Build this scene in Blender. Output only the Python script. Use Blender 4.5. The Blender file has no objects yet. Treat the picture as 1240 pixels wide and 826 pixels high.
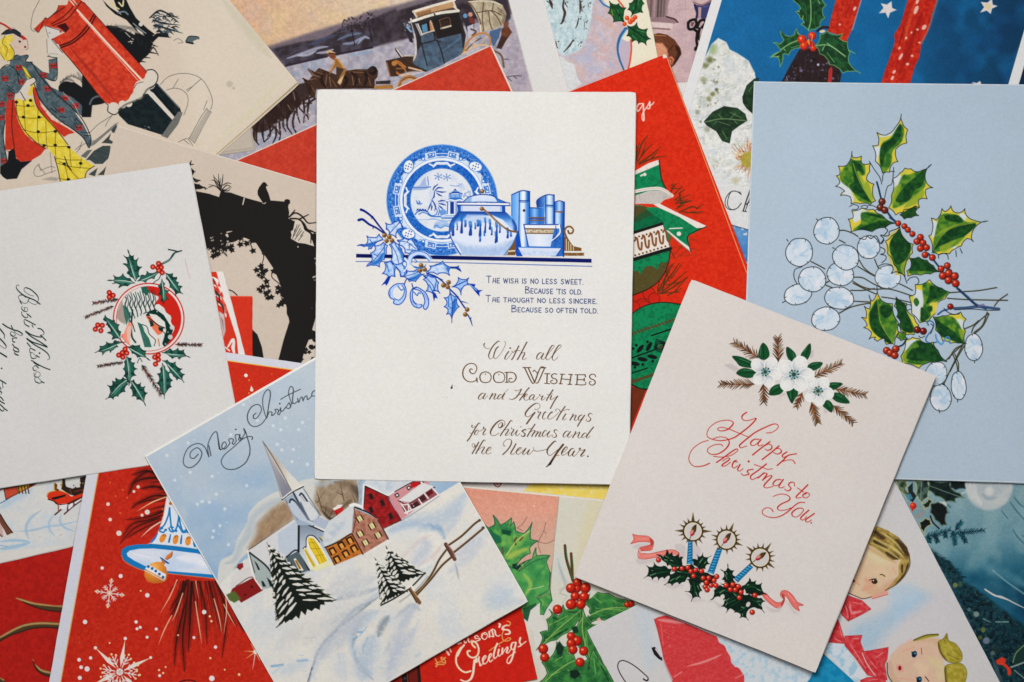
# A heap of old Christmas cards seen from straight above.
import bpy, math, random
import numpy as np
from mathutils import Vector, Matrix

sc = bpy.context.scene
S = 0.00028            # metres per unit of the layout (a card is about 11 x 13 cm)
CX, CY = 620.0, 413.0
CAM_H = 0.80           # camera above the table
Z_REF = 0.0035         # height at which the layout was measured

# ---------------------------------------------------------------- camera
cam = bpy.data.cameras.new('camera'); cam_o = bpy.data.objects.new('camera', cam); sc.collection.objects.link(cam_o)
cam_o.location = (0, 0, CAM_H); cam_o.rotation_euler = (0, 0, 0)
cam.sensor_width = 36.0; cam.lens = 36.0*(CAM_H-Z_REF)/(1240*S); cam.clip_start = 0.01; cam.clip_end = 20.0
sc.camera = cam_o

# ---------------------------------------------------------------- room light and window light
world = bpy.data.worlds.new('World'); sc.world = world; world.use_nodes = True
bg = world.node_tree.nodes['Background']; bg.inputs[0].default_value = (0.92, 0.96, 1.0, 1); bg.inputs[1].default_value = 0.165

def area(name, loc, target, size, power, col):
    l = bpy.data.lights.new(name, 'AREA'); l.shape = 'RECTANGLE'; l.size, l.size_y = size; l.energy = power; l.color = col
    o = bpy.data.objects.new(name, l); sc.collection.objects.link(o); o.location = loc
    o.rotation_euler = (Vector(target)-Vector(loc)).to_track_quat('-Z', 'Y').to_euler()
    return o
area('window_light', (-0.03, 0.125, 0.58), (0.0, -0.03, 0), (0.22, 0.16), 3.12, (1.0, 0.988, 0.975))

sc.view_settings.view_transform = 'Standard'; sc.view_settings.look = 'None'
sc.view_settings.exposure = 0.0; sc.view_settings.gamma = 1.0

# ---------------------------------------------------------------- print engine
# Every card is a flat printed sheet.  Its print is worked out on a fine grid laid
# over the card itself (shapes, pen strokes, brush strokes), and each printed motif
# becomes a mesh of its own lying on the card, with the ink colour on its vertices.
CARDS = []
C = None
_f = [0.0, 0.0, 1.0]
rng = random.Random(7)

def F(x0=0, y0=0, w=1240):
    """following coordinates are read in a detail window that starts at x0,y0 and is w wide (1240 units across)"""
    _f[0], _f[1], _f[2] = x0, y0, w / 1240.0

def V(s):
    if isinstance(s, str):
        s = [float(v) for v in s.replace(',', ' ').split()]
        return np.array(s).reshape(-1, 2) * _f[2] + np.array(_f[:2])
    return np.asarray(s, float).reshape(-1, 2)

def U(x, y):
    return (_f[0] + x * _f[2], _f[1] + y * _f[2])

def cat(p, closed=False, n=5):
    """Catmull-Rom through the points"""
    p = np.asarray(p, float)
    if len(p) < 3: return p
    if closed: q = np.vstack([p[-1], p, p[0], p[1]])
    else: q = np.vstack([2*p[0]-p[1], p, 2*p[-1]-p[-2]])
    t = np.linspace(0, 1, n, endpoint=False)[:, None]
    out = []
    for i in range(1, len(q)-2):
        a, b, c, d = q[i-1], q[i], q[i+1], q[i+2]
        out.append(.5*((2*b)+(c-a)*t+(2*a-5*b+4*c-d)*t*t+(3*b-a-3*c+d)*t**3))
    if not closed: out.append(q[-2][None])
    return np.vstack(out)

def h2(ix, iy, seed):
    a = (ix.astype(np.int64)*374761393 + iy.astype(np.int64)*668265263 + seed*1442695041) & 0xFFFFFFFF
    a = ((a ^ (a >> 13)) * 1274126177) & 0xFFFFFFFF
    return ((a ^ (a >> 16)) & 0xFFFF) / 65535.0

def noise(X, Y, sc, seed=0, oct=1):
    tot = 0.0; amp = 1.0; nrm = 0.0
    for o in range(oct):
        x = X/sc; y = Y/sc
        ix = np.floor(x); iy = np.floor(y); fx = x-ix; fy = y-iy
        fx = fx*fx*(3-2*fx); fy = fy*fy*(3-2*fy)
        v = (h2(ix, iy, seed+o)*(1-fx)+h2(ix+1, iy, seed+o)*fx)*(1-fy)+(h2(ix, iy+1, seed+o)*(1-fx)+h2(ix+1, iy+1, seed+o)*fx)*fy
        tot = tot+v*amp; nrm += amp; amp *= .5; sc = sc*.5
    return tot/nrm

def lin(x0, y0, x1, y1, *cols):
    """linear colour ramp between two points of the window"""
    a = np.array(U(x0, y0)); b = np.array(U(x1, y1)); d = b-a; L = (d**2).sum()
    cols = np.array(cols, float); ts = np.linspace(0, 1, len(cols))
    def f(X, Y):
        t = np.clip(((X-a[0])*d[0]+(Y-a[1])*d[1])/L, 0, 1)
        return np.stack([np.interp(t, ts, cols[:, k]) for k in range(3)], -1)
    return f

def rad(x, y, r, *cols):
    c = U(x, y); r = r*_f[2]; cols = np.array(cols, float); ts = np.linspace(0, 1, len(cols))
    def f(X, Y):
        t = np.clip(np.hypot(X-c[0], Y-c[1])/r, 0, 1)
        return np.stack([np.interp(t, ts, cols[:, k]) for k in range(3)], -1)
    return f

def mott(c0, c1, sc, seed=0, oct=2, lo=.3, hi=.7, ax=1, ay=1):
    """two inks mixed by a noise pattern"""
    c0 = np.array(c0, float); c1 = np.array(c1, float)
    def f(X, Y):
        t = np.clip((noise(X*ax, Y*ay, sc, seed, oct)-lo)/(hi-lo), 0, 1)[..., None]
        a = c0; b = c1
        return a*(1-t)+b*t
    return f

class Canvas:
    def __init__(s, name, quad, h, paper, level):
        s.name = name; s.quad = np.array(quad, float); s.level = level
        P0, P1, P2, P3 = s.quad
        s.u = P1-P0; s.v = P3-P0
        s.Lu = np.hypot(*s.u); s.Lv = np.hypot(*s.v); s.u /= s.Lu; s.v /= s.Lv
        s.paper = np.array(paper, float); s.h = h; s.parts = {}; s.order = []; s.cur = 0
        # the stretch of the card that lies in or near the frame
        fr = np.array([[-24, -24], [1264, -24], [1264, 850], [-24, 850]], float)-P0
        M = np.linalg.inv(np.stack([s.u, s.v], 1)); s.M = M
        uv = fr@M.T
        # clip the card rectangle by the frame (in card axes, sampled)
        gu = np.linspace(0, s.Lu, 200); gv = np.linspace(0, s.Lv, 200)
        GU, GV = np.meshgrid(gu, gv)
        s.W = (P0+P2-P1-P3)/(s.Lu*s.Lv); s.dev = float(np.hypot(*(P0+P2-P1-P3)))+.5
        px, py = s.at(GU, GV)
        ok = (px > -24) & (px < 1264) & (py > -24) & (py < 850)
        s.u0, s.u1 = GU[ok].min(), GU[ok].max(); s.v0, s.v1 = GV[ok].min(), GV[ok].max()
        s.nu = int((s.u1-s.u0)/h)+2; s.nv = int((s.v1-s.v0)/h)+2
        s.gu = np.linspace(s.u0, s.u1, s.nu); s.gv = np.linspace(s.v0, s.v1, s.nv)
        GU, GV = np.meshgrid(s.gu, s.gv)
        s.X, s.Y = s.at(GU, GV)
        s.rgb = np.empty((s.nv, s.nu, 3), np.float32); s.rgb[:] = s.paper
        s.lab = np.zeros((s.nv, s.nu), np.int16)
    def at(s, u, v):
        return s.quad[0, 0]+u*s.u[0]+v*s.v[0]+u*v*s.W[0], s.quad[0, 1]+u*s.u[1]+v*s.v[1]+u*v*s.W[1]
    def box(s, lo, hi, pad):
        pad = pad+s.dev
        cs = np.array([[lo[0]-pad, lo[1]-pad], [hi[0]+pad, lo[1]-pad], [hi[0]+pad, hi[1]+pad], [lo[0]-pad, hi[1]+pad]])-s.quad[0]
        uv = cs@s.M.T
        du = (s.u1-s.u0)/(s.nu-1); dv = (s.v1-s.v0)/(s.nv-1)
        a = max(0, int((uv[:, 0].min()-s.u0)/du)); b = min(s.nu, int((uv[:, 0].max()-s.u0)/du)+2)
        c = max(0, int((uv[:, 1].min()-s.v0)/dv)); d = min(s.nv, int((uv[:, 1].max()-s.v0)/dv)+2)
        if a >= b or c >= d: return None
        return (slice(c, d), slice(a, b))

def card(name, quad, paper, level, h=.6):
    global C
    C = Canvas(name, quad, h, paper, level); CARDS.append(C)
    return C

def part(name):
    """following ink belongs to this printed motif ('a#2' another of the kind, 'a/b' a piece b of motif a)"""
    if name is None: C.cur = 0; return
    if name not in C.parts:
        C.parts[name] = len(C.parts)+1; C.order.append(name)
    C.cur = C.parts[name]

def ink(sl, cov, col, clip=None, relabel=True):
    if clip is not None: cov = cov*clip[sl]
    r = C.rgb[sl]; X = C.X[sl]; Y = C.Y[sl]
    if callable(col): col = col(X, Y)
    col = np.asarray(col, np.float32)
    c = cov[..., None].astype(np.float32)
    r[...] = r*(1-c)+col*c
    if C.cur:
        l = C.lab[sl]
        if relabel: l[...] = np.where((cov > .4) | ((cov > .03) & (l == 0)), C.cur, l)
        else: l[...] = np.where((cov > .02) & (l == 0), C.cur, l)

def cover(p, sl, soft):
    X = C.X[sl]; Y = C.Y[sl]
    ins = np.zeros(X.shape, bool); d2 = np.full(X.shape, 1e9)
    n = len(p)
    for i in range(n):
        x0, y0 = p[i]; x1, y1 = p[(i+1) % n]
        dx = x1-x0; dy = y1-y0; L = dx*dx+dy*dy
        if L < 1e-12: continue
        if dy != 0:
            c = ((y0 > Y) != (y1 > Y))
            ins ^= c & (X < x0+(Y-y0)*(dx/dy))
        t = np.clip(((X-x0)*dx+(Y-y0)*dy)/L, 0, 1)
        d2 = np.minimum(d2, (X-x0-t*dx)**2+(Y-y0-t*dy)**2)
    d = np.sqrt(d2); sd = np.where(ins, d, -d)
    w = max(soft, C.h)
    t = np.clip(sd/w+.5, 0, 1)
    return t*t*(3-2*t) if soft > 2*C.h else t

def poly(p, col, a=1.0, soft=0.0, sm=False, clip=None, relabel=True, tex=0, ts=2.0):
    p = V(p)
    if sm: p = cat(p, True)
    sl = C.box(p.min(0), p.max(0), soft+1)
    if sl is None: return
    cov = cover(p, sl, soft)*a
    if tex: cov = cov*(1-tex+tex*np.clip(noise(C.X[sl], C.Y[sl], ts, 3, 2)*2-.4, 0, 1))
    ink(sl, cov, col, clip, relabel)

def mask(*ps, sm=False, soft=0.0):
    """coverage of one or more outlines, used to keep other ink inside"""
    m = np.zeros(C.X.shape, np.float32)
    for p in ps:
        p = V(p)
        if sm: p = cat(p, True)
        sl = C.box(p.min(0), p.max(0), soft+1)
        if sl is not None: m[sl] = np.maximum(m[sl], cover(p, sl, soft))
    return m

def segs(p, w, soft, sf=None):
    """union of tapered capsules; w per point, sf scales the softness per point"""
    lo = p.min(0); hi = p.max(0); mw = float(np.max(w))/2
    sl = C.box(lo, hi, mw+soft+1)
    if sl is None: return None, None
    cov = np.zeros(C.X[sl].shape)
    r0, c0 = sl[0].start, sl[1].start
    for i in range(len(p)-1):
        a = p[i]; b = p[i+1]
        m = max(w[i], w[i+1])/2+soft+1
        s2 = C.box(np.minimum(a, b), np.maximum(a, b), m)
        if s2 is None: continue
        X = C.X[s2]; Y = C.Y[s2]; d = b-a; L = d@d
        t = np.clip(((X-a[0])*d[0]+(Y-a[1])*d[1])/L, 0, 1) if L > 1e-12 else 0*X
        r = (w[i]+(w[i+1]-w[i])*t)/2
        dist = np.hypot(X-a[0]-t*d[0], Y-a[1]-t*d[1])
        if soft > 0:
            sk = soft if sf is None else soft*(sf[i]+(sf[i+1]-sf[i])*t)+.05
            q = np.clip(1-(dist-r)/sk, 0, 1); q = q*q*(3-2*q)
        else:
            q = np.clip((r-dist)/C.h+.5, 0, 1)*np.clip(2*r/C.h, 0, 1)**.5
        v = cov[s2[0].start-r0:s2[0].stop-r0, s2[1].start-c0:s2[1].stop-c0]
        np.maximum(v, q, out=v)
    return sl, cov

def line(p, w, col, a=1.0, sm=True, taper=None, closed=False, clip=None, soft=0.0, pen=0.0, ang=90, relabel=True, fade=None):
    """a stroke w px wide; taper=(start,end) width factors; pen adds width on strokes running down ang degrees"""
    p = V(p)
    if sm: p = cat(p, closed)
    if closed: p = np.vstack([p, p[:1]])
    n = len(p)
    W = np.full(n, float(w))
    if pen:
        d = np.gradient(p, axis=0); d /= np.maximum(np.hypot(d[:, 0], d[:, 1]), 1e-9)[:, None]
        q = np.abs(d@np.array([math.cos(math.radians(ang)), math.sin(math.radians(ang))])) if pen < 0 else np.maximum(0, d@np.array([math.cos(math.radians(ang)), math.sin(math.radians(ang))]))
        W = W+abs(pen)*q**2
        W = np.convolve(np.pad(W, 2, 'edge'), np.ones(5)/5, 'valid')
    if taper:
        t = np.linspace(0, 1, n)
        W = W*np.where(t < .5, taper[0]+(1-taper[0])*np.minimum(1, t*2), taper[1]+(1-taper[1])*np.minimum(1, (1-t)*2))
    sf = None if fade is None else fade+(1-fade)*np.minimum(1, np.sin(np.pi*np.linspace(0, 1, n))*1.5)
    sl, cov = segs(p, W, soft, sf)
    if sl is None: return
    ink(sl, cov*a, col, clip, relabel)

def brush(p, w, col, a=.6, clip=None, sm=True):
    """soft wide brush stroke"""
    line(p, w*.14, col, min(1, a*1.05), sm=sm, soft=w*.66, clip=clip, relabel=False, taper=(.3, .3), fade=.22)

def ell(x, y, rx, ry=None, rot=0, n=28):
    """outline of an ellipse in the window"""
    ry = rx if ry is None else ry; t = np.linspace(0, 2*math.pi, n, endpoint=False)
    c, s = math.cos(math.radians(rot)), math.sin(math.radians(rot))
    px = rx*np.cos(t); py = ry*np.sin(t)
    return np.stack([_f[0]+(x+px*c-py*s)*_f[2], _f[1]+(y+px*s+py*c)*_f[2]], 1)

def dot(x, y, r, col, a=1.0, clip=None, soft=0.0, relabel=True):
    poly(ell(x, y, r, n=16 if r*_f[2] > 1.2 else 8), col, a, soft=soft, clip=clip, relabel=relabel)

def wash(col, a=1.0, clip=None, sc=None, lo=.3, hi=.7, seed=0, oct=2, ax=1, ay=1, relabel=False):
    """colour over the whole card (or inside clip), broken up by noise if sc is given"""
    sl = (slice(None), slice(None))
    if clip is not None:
        ys = np.nonzero(clip.max(1) > 0)[0]; xs = np.nonzero(clip.max(0) > 0)[0]
        if not len(ys): return
        sl = (slice(ys[0], ys[-1]+1), slice(xs[0], xs[-1]+1))
    cov = np.full(C.X[sl].shape, float(a))
    if sc: cov = a*np.clip((noise(C.X[sl]*ax, C.Y[sl]*ay, sc, seed, oct)-lo)/(hi-lo), 0, 1)
    ink(sl, cov, col, clip, relabel)

def grain(clip=None, amt=.1, sc=1.4, seed=5):
    """unevenness of the printed ink"""
    n = (noise(C.X, C.Y, sc, seed, 2)-.5)*2*amt
    if clip is not None: n = n*clip
    C.rgb *= (1+n[..., None]).astype(np.float32)

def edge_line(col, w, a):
    """painted edge highlight: pale line for the lit cut edge of the white stock"""
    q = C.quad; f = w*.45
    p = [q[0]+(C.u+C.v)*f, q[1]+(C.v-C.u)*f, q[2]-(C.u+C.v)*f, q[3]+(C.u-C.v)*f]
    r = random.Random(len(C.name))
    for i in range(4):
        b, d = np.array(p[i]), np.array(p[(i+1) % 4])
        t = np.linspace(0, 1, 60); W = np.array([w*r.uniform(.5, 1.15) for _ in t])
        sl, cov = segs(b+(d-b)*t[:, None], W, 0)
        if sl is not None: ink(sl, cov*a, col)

def scribble(p, n, col, ang, length, w, a=.6, jit=12, seed=1, sm=False, clip=None):
    """n short hatching strokes inside an outline"""
    q = V(p)
    if sm: q = cat(q, True)
    m = mask(q)
    if clip is not None: m = m*clip
    r = random.Random(seed); lo = q.min(0); hi = q.max(0)
    for i in range(n):
        x = r.uniform(lo[0], hi[0]); y = r.uniform(lo[1], hi[1]); t = math.radians(ang+r.uniform(-jit, jit)); L = length*r.uniform(.5, 1.2)/2
        c = col[r.randrange(len(col))] if isinstance(col, list) else col
        line([(x-L*math.cos(t), y-L*math.sin(t)), (x+L*math.cos(t), y+L*math.sin(t))], w*r.uniform(.6, 1.3), c, a*r.uniform(.6, 1), sm=False, clip=m, taper=(.3, .3), relabel=False)

def spatter(p, n, col, r0, r1, a=.8, seed=1, sm=False, clip=None):
    q = V(p)
    if sm: q = cat(q, True)
    m = mask(q)
    if clip is not None: m = m*clip
    r = random.Random(seed); lo = q.min(0); hi = q.max(0)
    for i in range(n):
        x = r.uniform(lo[0], hi[0]); y = r.uniform(lo[1], hi[1]); rr = r.uniform(r0, r1)
        c = col[r.randrange(len(col))] if isinstance(col, list) else col
        t = np.linspace(0, 6.283, 9)[:-1]; e = r.uniform(.6, 1.2)
        poly(np.stack([x+rr*np.cos(t), y+rr*e*np.sin(t)], 1), c, a*r.uniform(.6, 1), clip=m, relabel=False)

def berry(x, y, r, col, dark, hi=(255, 240, 225), out=None, clip=None):
    """round berry in window units"""
    poly(ell(x, y, r, n=18), rad(x-r*.25, y-r*.3, r*1.35, col, col, dark), clip=clip)
    if out is not None: line(ell(x, y, r, n=14), .6, out, .8, closed=True, clip=clip)
    dot(x-r*.3, y-r*.35, r*.26, hi, .85, clip=clip)

def leaf_outline(b, t, w, n=3, bend=0.0, dip=.55, sharp=1.0, wl=None):
    """spiny holly leaf between base b and tip t (window units); returns outline and midrib"""
    b = np.array(U(*b)); t = np.array(U(*t)); w = w*_f[2]
    wl = w if wl is None else wl*_f[2]
    d = t-b; L = np.hypot(*d); d = d/L; nn = np.array([-d[1], d[0]])
    mid = lambda s: b+d*L*s+nn*(bend*L*4*s*(1-s))
    prof = lambda s: math.sin(math.pi*min(1, max(0, s))**.85)**.75
    sides = []
    for sg, ww in ((1, w), (-1, wl)):
        tips = [(.0, .0)]
        for k in range(n):
            s = (k+.75)/(n+.55); tips.append((min(.97, s+.05*sharp), prof(s)*1.0))
        tips.append((1.0, 0.0))
        pts = []
        for k in range(len(tips)-1):
            a0, a1 = tips[k], tips[k+1]
            for q in (0, .2, .4, .6, .8):
                s = a0[0]+(a1[0]-a0[0])*q; o = a0[1]+(a1[1]-a0[1])*q
                k2 = dip if 0 < k < len(tips)-1 else dip*.5
                o = o*(1-k2*.55*math.sin(math.pi*q)**.8)
                pts.append(mid(s)+nn*sg*o*ww)
        pts.append(mid(1.0))
        sides.append(pts)
    out = sides[0]+sides[1][::-1][1:-1]
    rib = np.array([mid(s) for s in np.linspace(0, .95, 8)])
    return np.array(out), rib, np.array(sides[0]), np.array(sides[1])

def holly(b, t, w, n=3, bend=0.0, dip=.6, fill=(30, 80, 55), lite=None, dark=None, rib=(200, 220, 190), line_c=None, lw=.7, rw=.7, veins=True, edge=None, ew=1.5, wl=None, clip=None, va=.7):
    o, r, s0, s1 = leaf_outline(b, t, w, n, bend, dip, wl=wl)
    poly(o, fill, clip=clip)
    m = mask(o)
    if clip is not None: m = m*clip
    if lite is not None:
        h = np.vstack([s0, r[::-1]]); c0 = (h.mean(0)+s0.mean(0))/2
        brush([c0*.6+r[1]*.4, c0, c0*.6+r[-2]*.4], w*_f[2]*1.1, lite, .85, clip=m)
        brush([s1[len(s1)//4]*.5+r[2]*.5, s1[len(s1)*5//8]*.6+r[5]*.4], w*_f[2]*.6, lite, .55, clip=m)
    if dark is not None:
        brush(r+ (s1.mean(0)-r.mean(0))*.3, w*_f[2]*.8, dark, .85, clip=m)
    if edge is not None: line(o, ew*2, edge, .9, sm=False, closed=True, clip=m)
    if rib is not None:
        line(r, rw, rib, .9, taper=(1, .3), clip=m)
        if veins:
            for k in (1, 2, 3, 4, 5):
                for sd in (s0, s1):
                    q = sd[min(len(sd)-1, int(len(sd)*(k+1.2)/7.5))]
                    line([r[k], r[k]*.35+q*.65+(r[-1]-r[0])*.02], rw*.7, rib, va, sm=False, taper=(1, .3), clip=m)
    if line_c is not None: line(o, lw, line_c, .9, sm=False, closed=True, clip=clip)
    return m

def sag(p, k=.1):
    """hollow out the edges between the spines of a leaf outline"""
    p = V(p); n = len(p); c = p.mean(0); out = []
    for i in range(n):
        a = p[i]; b = p[(i+1) % n]; m = (a+b)/2; d = b-a; nn = np.array([-d[1], d[0]])
        if nn@(c-m) < 0: nn = -nn
        out += [a, a*.7+b*.3+nn*k*.8, m+nn*k, a*.3+b*.7+nn*k*.8]
    return np.array(out)

# ---------------------------------------------------------------- plain pen alphabet (unit box, y down, baseline 1)
GL = {'A': ['0,1 .4,0 .8,1', '.15,.65 .65,.65'], 'B': ['.05,0 .05,1', '.05,0 .55,.05 .6,.3 .1,.45 .65,.55 .68,.9 .05,1'], 'C': ['.7,.15 .35,0 .03,.35 .08,.8 .4,1 .7,.85'],
 'D': ['.05,0 .05,1', '.05,0 .55,.08 .75,.5 .55,.92 .05,1'], 'E': ['.6,0 .05,0 .05,1 .6,1', '.05,.55 .5,.55'], 'F': ['.6,0 .05,0 .05,1', '.05,.5 .5,.5'],
 'G': ['.7,.15 .35,0 .03,.35 .08,.8 .4,1 .72,.9 .72,.6 .45,.6'], 'H': ['.05,1 .2,0', '.7,1 .6,0', '.12,.6 .66,.6'], 'I': ['.1,0 .1,1'], 'L': ['.08,0 .08,1 .6,1'],
 'N': ['.05,1 .05,0 .7,1 .7,0'], 'O': ['.4,0 .05,.3 .05,.7 .4,1 .75,.7 .75,.3 .4,0'], 'R': ['.05,1 .05,0', '.05,0 .6,.08 .6,.42 .05,.5', '.25,.5 .65,1'],
 'S': ['.6,.12 .3,0 .08,.2 .25,.45 .5,.58 .6,.8 .35,1 .03,.88'], 'T': ['0,0 .7,0', '.35,0 .35,1'], 'U': ['.05,0 .05,.7 .35,1 .65,.7 .65,0'], 'W': ['0,0 .25,1 .5,.1 .75,1 1,0'],
 "'": ['.1,-.1 .05,.15'], '.': ['.05,.97 .07,1']}
SMOOTH = set('BCDGOSU')
def caps(txt, x0, y0, x1, y1, hbig, hsm, w, col):
    """small-cap pen lettering between two baseline points of the window"""
    adv = {'I': .38, "'": .35, '.': .3, ' ': .62, 'W': 1.3, 'O': 1.02, 'N': 1.0, 'E': .88, 'L': .88}
    big = True; tot = 0; it = []
    for ch in txt:
        h = hbig if (big and ch.isalpha()) else hsm
        it.append((ch, tot, h)); tot += adv.get(ch, .98)*h*.95
        if ch.isalpha(): big = False
    k = math.hypot(x1-x0, y1-y0)/tot; dx = (x1-x0)/math.hypot(x1-x0, y1-y0); dy = (y1-y0)/math.hypot(x1-x0, y1-y0)
    for ch, o, h in it:
        for st in GL.get(ch, []):
            q = np.array([float(v) for v in st.replace(',', ' ').split()]).reshape(-1, 2)
            gx = x0+(o*k+q[:, 0]*h*k*.95)*dx-(q[:, 1]-1)*h*-dy*-1; gy = y0+(o*k+q[:, 0]*h*k*.95)*dy+(q[:, 1]-1)*h
            line(np.stack([_f[0]+gx*_f[2], _f[1]+gy*_f[2]], 1), w, col, sm=ch in SMOOTH)

def script(strokes, w, col, pen=.6, ang=100, a=1.0, taper=None):
    for st in strokes.split(';'):
        if st.strip(): line(st, w, col, a, pen=pen, ang=ang, taper=taper)

# ================================================================ blue china card (topmost,in the middle)
def blue_china_card():
 card('china',[(384,108.5),(770,112),(761,587),(381,580)],(221,219,216),9,h=.5)
 B = (48,118,196);D = (24,70,158);L = (205,215,232);M = (118,166,216);N = (16,28,96);W = (226,228,232)
 G = (128,92,52);GD = (66,44,24);GL_ = (206,178,128)
 part('printed_plate')
 F(455,165,162)
 cx,cy = 614,592
 def pol(a,r): return (cx+r*math.cos(math.radians(a)),cy+r*math.sin(math.radians(a)))
 def pl(l): return ' '.join('%g,%g' % pol(a,r) for a,r in l)
 poly(ell(cx,cy,516,n=90),B)
 disc = mask(ell(cx,cy,516,n=90))
 ring = disc*(1-mask(ell(cx,cy,370,n=80)))
 wash((20,84,178),.75,ring,1.6,.45,.75,4)
 wash((120,172,228),.45,ring,1.1,.55,.8,9)
 for k in range(200):
  a = k*1.8
  dot(*pol(a,492+5*math.sin(k*2.4)),5,(150,190,236),.55)
 for k in range(88):
  a = k*360/88;r0 = 458+14*(k % 2);line(pl([(a,r0),(a+1.6,r0+10),(a+3,r0+2),(a+1.5,r0-6)]),.55,(176,206,238),.8)
  line(pl([(a,478),(a+1.2,486)]),.6,(16,60,150),.7)
  line(pl([(a,300),(a+1.8,318),(a+3.2,306)]),.5,(150,190,232),.5)
 line(ell(cx,cy,512,n=90),.9,(150,188,232),.8,closed=True)
 # white wavy band and its frets
 poly(ell(cx,cy,396,n=80),W)
 for q in range(4):
  A = -90+q*90
  for sg in (-1,1):
   b = lambda a,r: (A+sg*a,r)
   poly(V(pl([b(6,398),b(6,420),b(9,455),b(19,458),b(21,430),b(25,415),b(30,440),b(34,446),b(38,420),b(43,398),b(30,385)])),W,.9)
   line(pl([b(18,410),b(9,412),b(9,446),b(17,447),b(17,424),b(12.5,424),b(12.5,436)]),1.5,B,sm=False)
   line(pl([b(0,405),b(8,402),b(8,453),b(20,456),b(20,418)]),1.3,L,sm=False)
   line(pl([b(0,418),b(7,420)]),1.5,B,sm=False)
   line(pl([b(0,432),b(7,433)]),1.0,L,sm=False)
   line(pl([b(22,398),b(25,412),b(29,420),b(31,436),b(35,436),b(37,416)]),1.1,M)
   dot(*pol(A+sg*24.5,420),18,B);dot(*pol(A+sg*24.5,420),10,W)
   poly(V(pl([b(31,452),b(34,462),b(36,448),b(34,432),b(31,436)])),D,.7)
  fx,fy = pol(A+45,440)
  poly(ell(fx,fy,62,46,A+45+60),W);line(ell(fx,fy,62,46,A+105),1.1,B,closed=True)
  for dx,dy in ((0,0),(24,8),(-22,-8),(8,-24),(-6,24),(28,-18),(-28,18)): dot(fx+dx,fy+dy,7,D,.85)
 line(ell(cx,cy,392,n=80),.8,M,.8,closed=True)
 poly(ell(cx,cy,366,n=80),B)
 inner = mask(ell(cx,cy,366,n=80))*(1-mask(ell(cx,cy,290,n=80)))
 wash((16,76,172),.7,inner,1.4,.45,.7,14)
 wash((96,152,220),.5,inner,1.0,.55,.8,21)
 for q in range(4):
  A = -90+q*90
  for o,c,w in ((0,W,1.9),(14,B,1.0)):
   line(pl([(A-19,352-o),(A-14,326-o),(A-8,350-o),(A,344-o),(A+8,350-o),(A+14,326-o),(A+19,352-o)]),w,c,sm=False)
  line(pl([(A-15,316),(A-8,338),(A,331),(A+8,338),(A+15,316)]),1.2,W,sm=False)
 poly(ell(cx,cy,292,n=70),(217,220,226),soft=1.6)
 sc = mask(ell(cx,cy,288,n=70))
 wash((190,202,224),.5,sc,9,.5,.8,31)
 # landscape inside the plate
 for x,y in ((580,375),(660,380)):
  for a in range(0,360,60):
   line('%g,%g %g,%g' % (x,y,x+36*math.cos(a*.01745+.4),y+30*math.sin(a*.01745+.4)),1.5,(88,130,196),.8,taper=(.4,1))
 poly('345,470 400,460 460,375 470,455 505,465 480,490 430,500 350,500',(150,172,212),.75,soft=1)
 scribble('345,470 400,460 460,375 490,380 500,470 480,495 360,500',26,(70,108,180),70,8,.6,.5,seed=4)
 line('480,375 490,450',1,(90,130,196));line('330,475 420,478 510,470',1.1,(80,122,190))
 for st in ('530,500 545,470 578,445','548,505 580,478 625,480','560,508 610,518 650,515','562,525 590,545 615,555','545,510 540,560 525,580','520,590 540,620 555,660 545,690','490,670 505,640 515,625','515,685 520,655 520,640',
   '580,605 610,598 645,600','585,625 620,630 650,640','585,645 605,660 625,675','500,660 480,690'):
  line(st,2.0,D,.9,taper=(.5,.4),clip=sc)
 line('525,580 520,600 500,640',1,B);line('555,660 570,690 560,725 520,735 490,715',1,B);line('580,660 590,690 580,730',1,B)
 spatter('690,450 780,420 860,480 890,540 800,540 760,470',46,(110,146,206),.4,.9,.7,3)
 line('690,455 750,462 800,440',.8,(110,146,206))
 spatter('800,540 880,500 880,560 820,580',30,(100,140,205),.6,1.2,.7,5)
 poly('375,615 400,622 435,618 425,635 385,635',(90,136,204),.8);line('378,600 390,620 410,615 400,600',1.2,B)
 line('365,725 390,700 430,690 480,700 500,735 540,745 620,745',1.5,B);line('380,690 390,675 402,690 412,675 424,690 436,675 448,690 460,680 470,700',1.2,D);line('400,725 430,708 470,715 490,730',1.2,B)
 poly('590,690 625,675 655,690 655,735 600,735',(96,146,214),.8,soft=.5);scribble('590,690 625,675 655,690 655,735 600,735',20,D,45,5,.5,.5)
 poly('600,745 640,725 740,725 740,760 610,760',W);line('600,750 740,752',1,B);line('610,763 740,763',1,B);line('640,735 740,735',.9,M)
 line('340,760 420,775 520,770 640,785 700,780',.7,M,.8)
 poly('545,800 620,775 670,795 660,830 545,830',(150,180,220),.6,soft=1)
 F(425,245,162)
 line('720,165 760,150 860,175 920,170',.8,M,.7)
 poly('765,210 800,195 830,215 870,195 915,200 915,225 870,215 830,238 768,238',(150,182,224),.8);scribble('765,205 915,195 915,225 768,238',18,B,20,4,.5,.6)
 line('768,240 790,215 830,240 870,220 915,228',1,B,.9)
 F(455,165,162)
 # pagoda
 poly('720,505 735,484 755,505',D);poly('690,530 715,508 765,510 790,528',B);line('682,532 735,520 800,532',1.2,D)
 poly('678,535 795,535 800,568 672,568',(140,176,224));scribble('678,535 795,535 800,568 672,568',22,D,80,5,.7,.8)
 poly('655,600 690,568 790,568 818,600',B);line('655,603 690,590 735,598 780,590 818,603',1.6,W);line('655,609 818,609',1.2,D)
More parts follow.
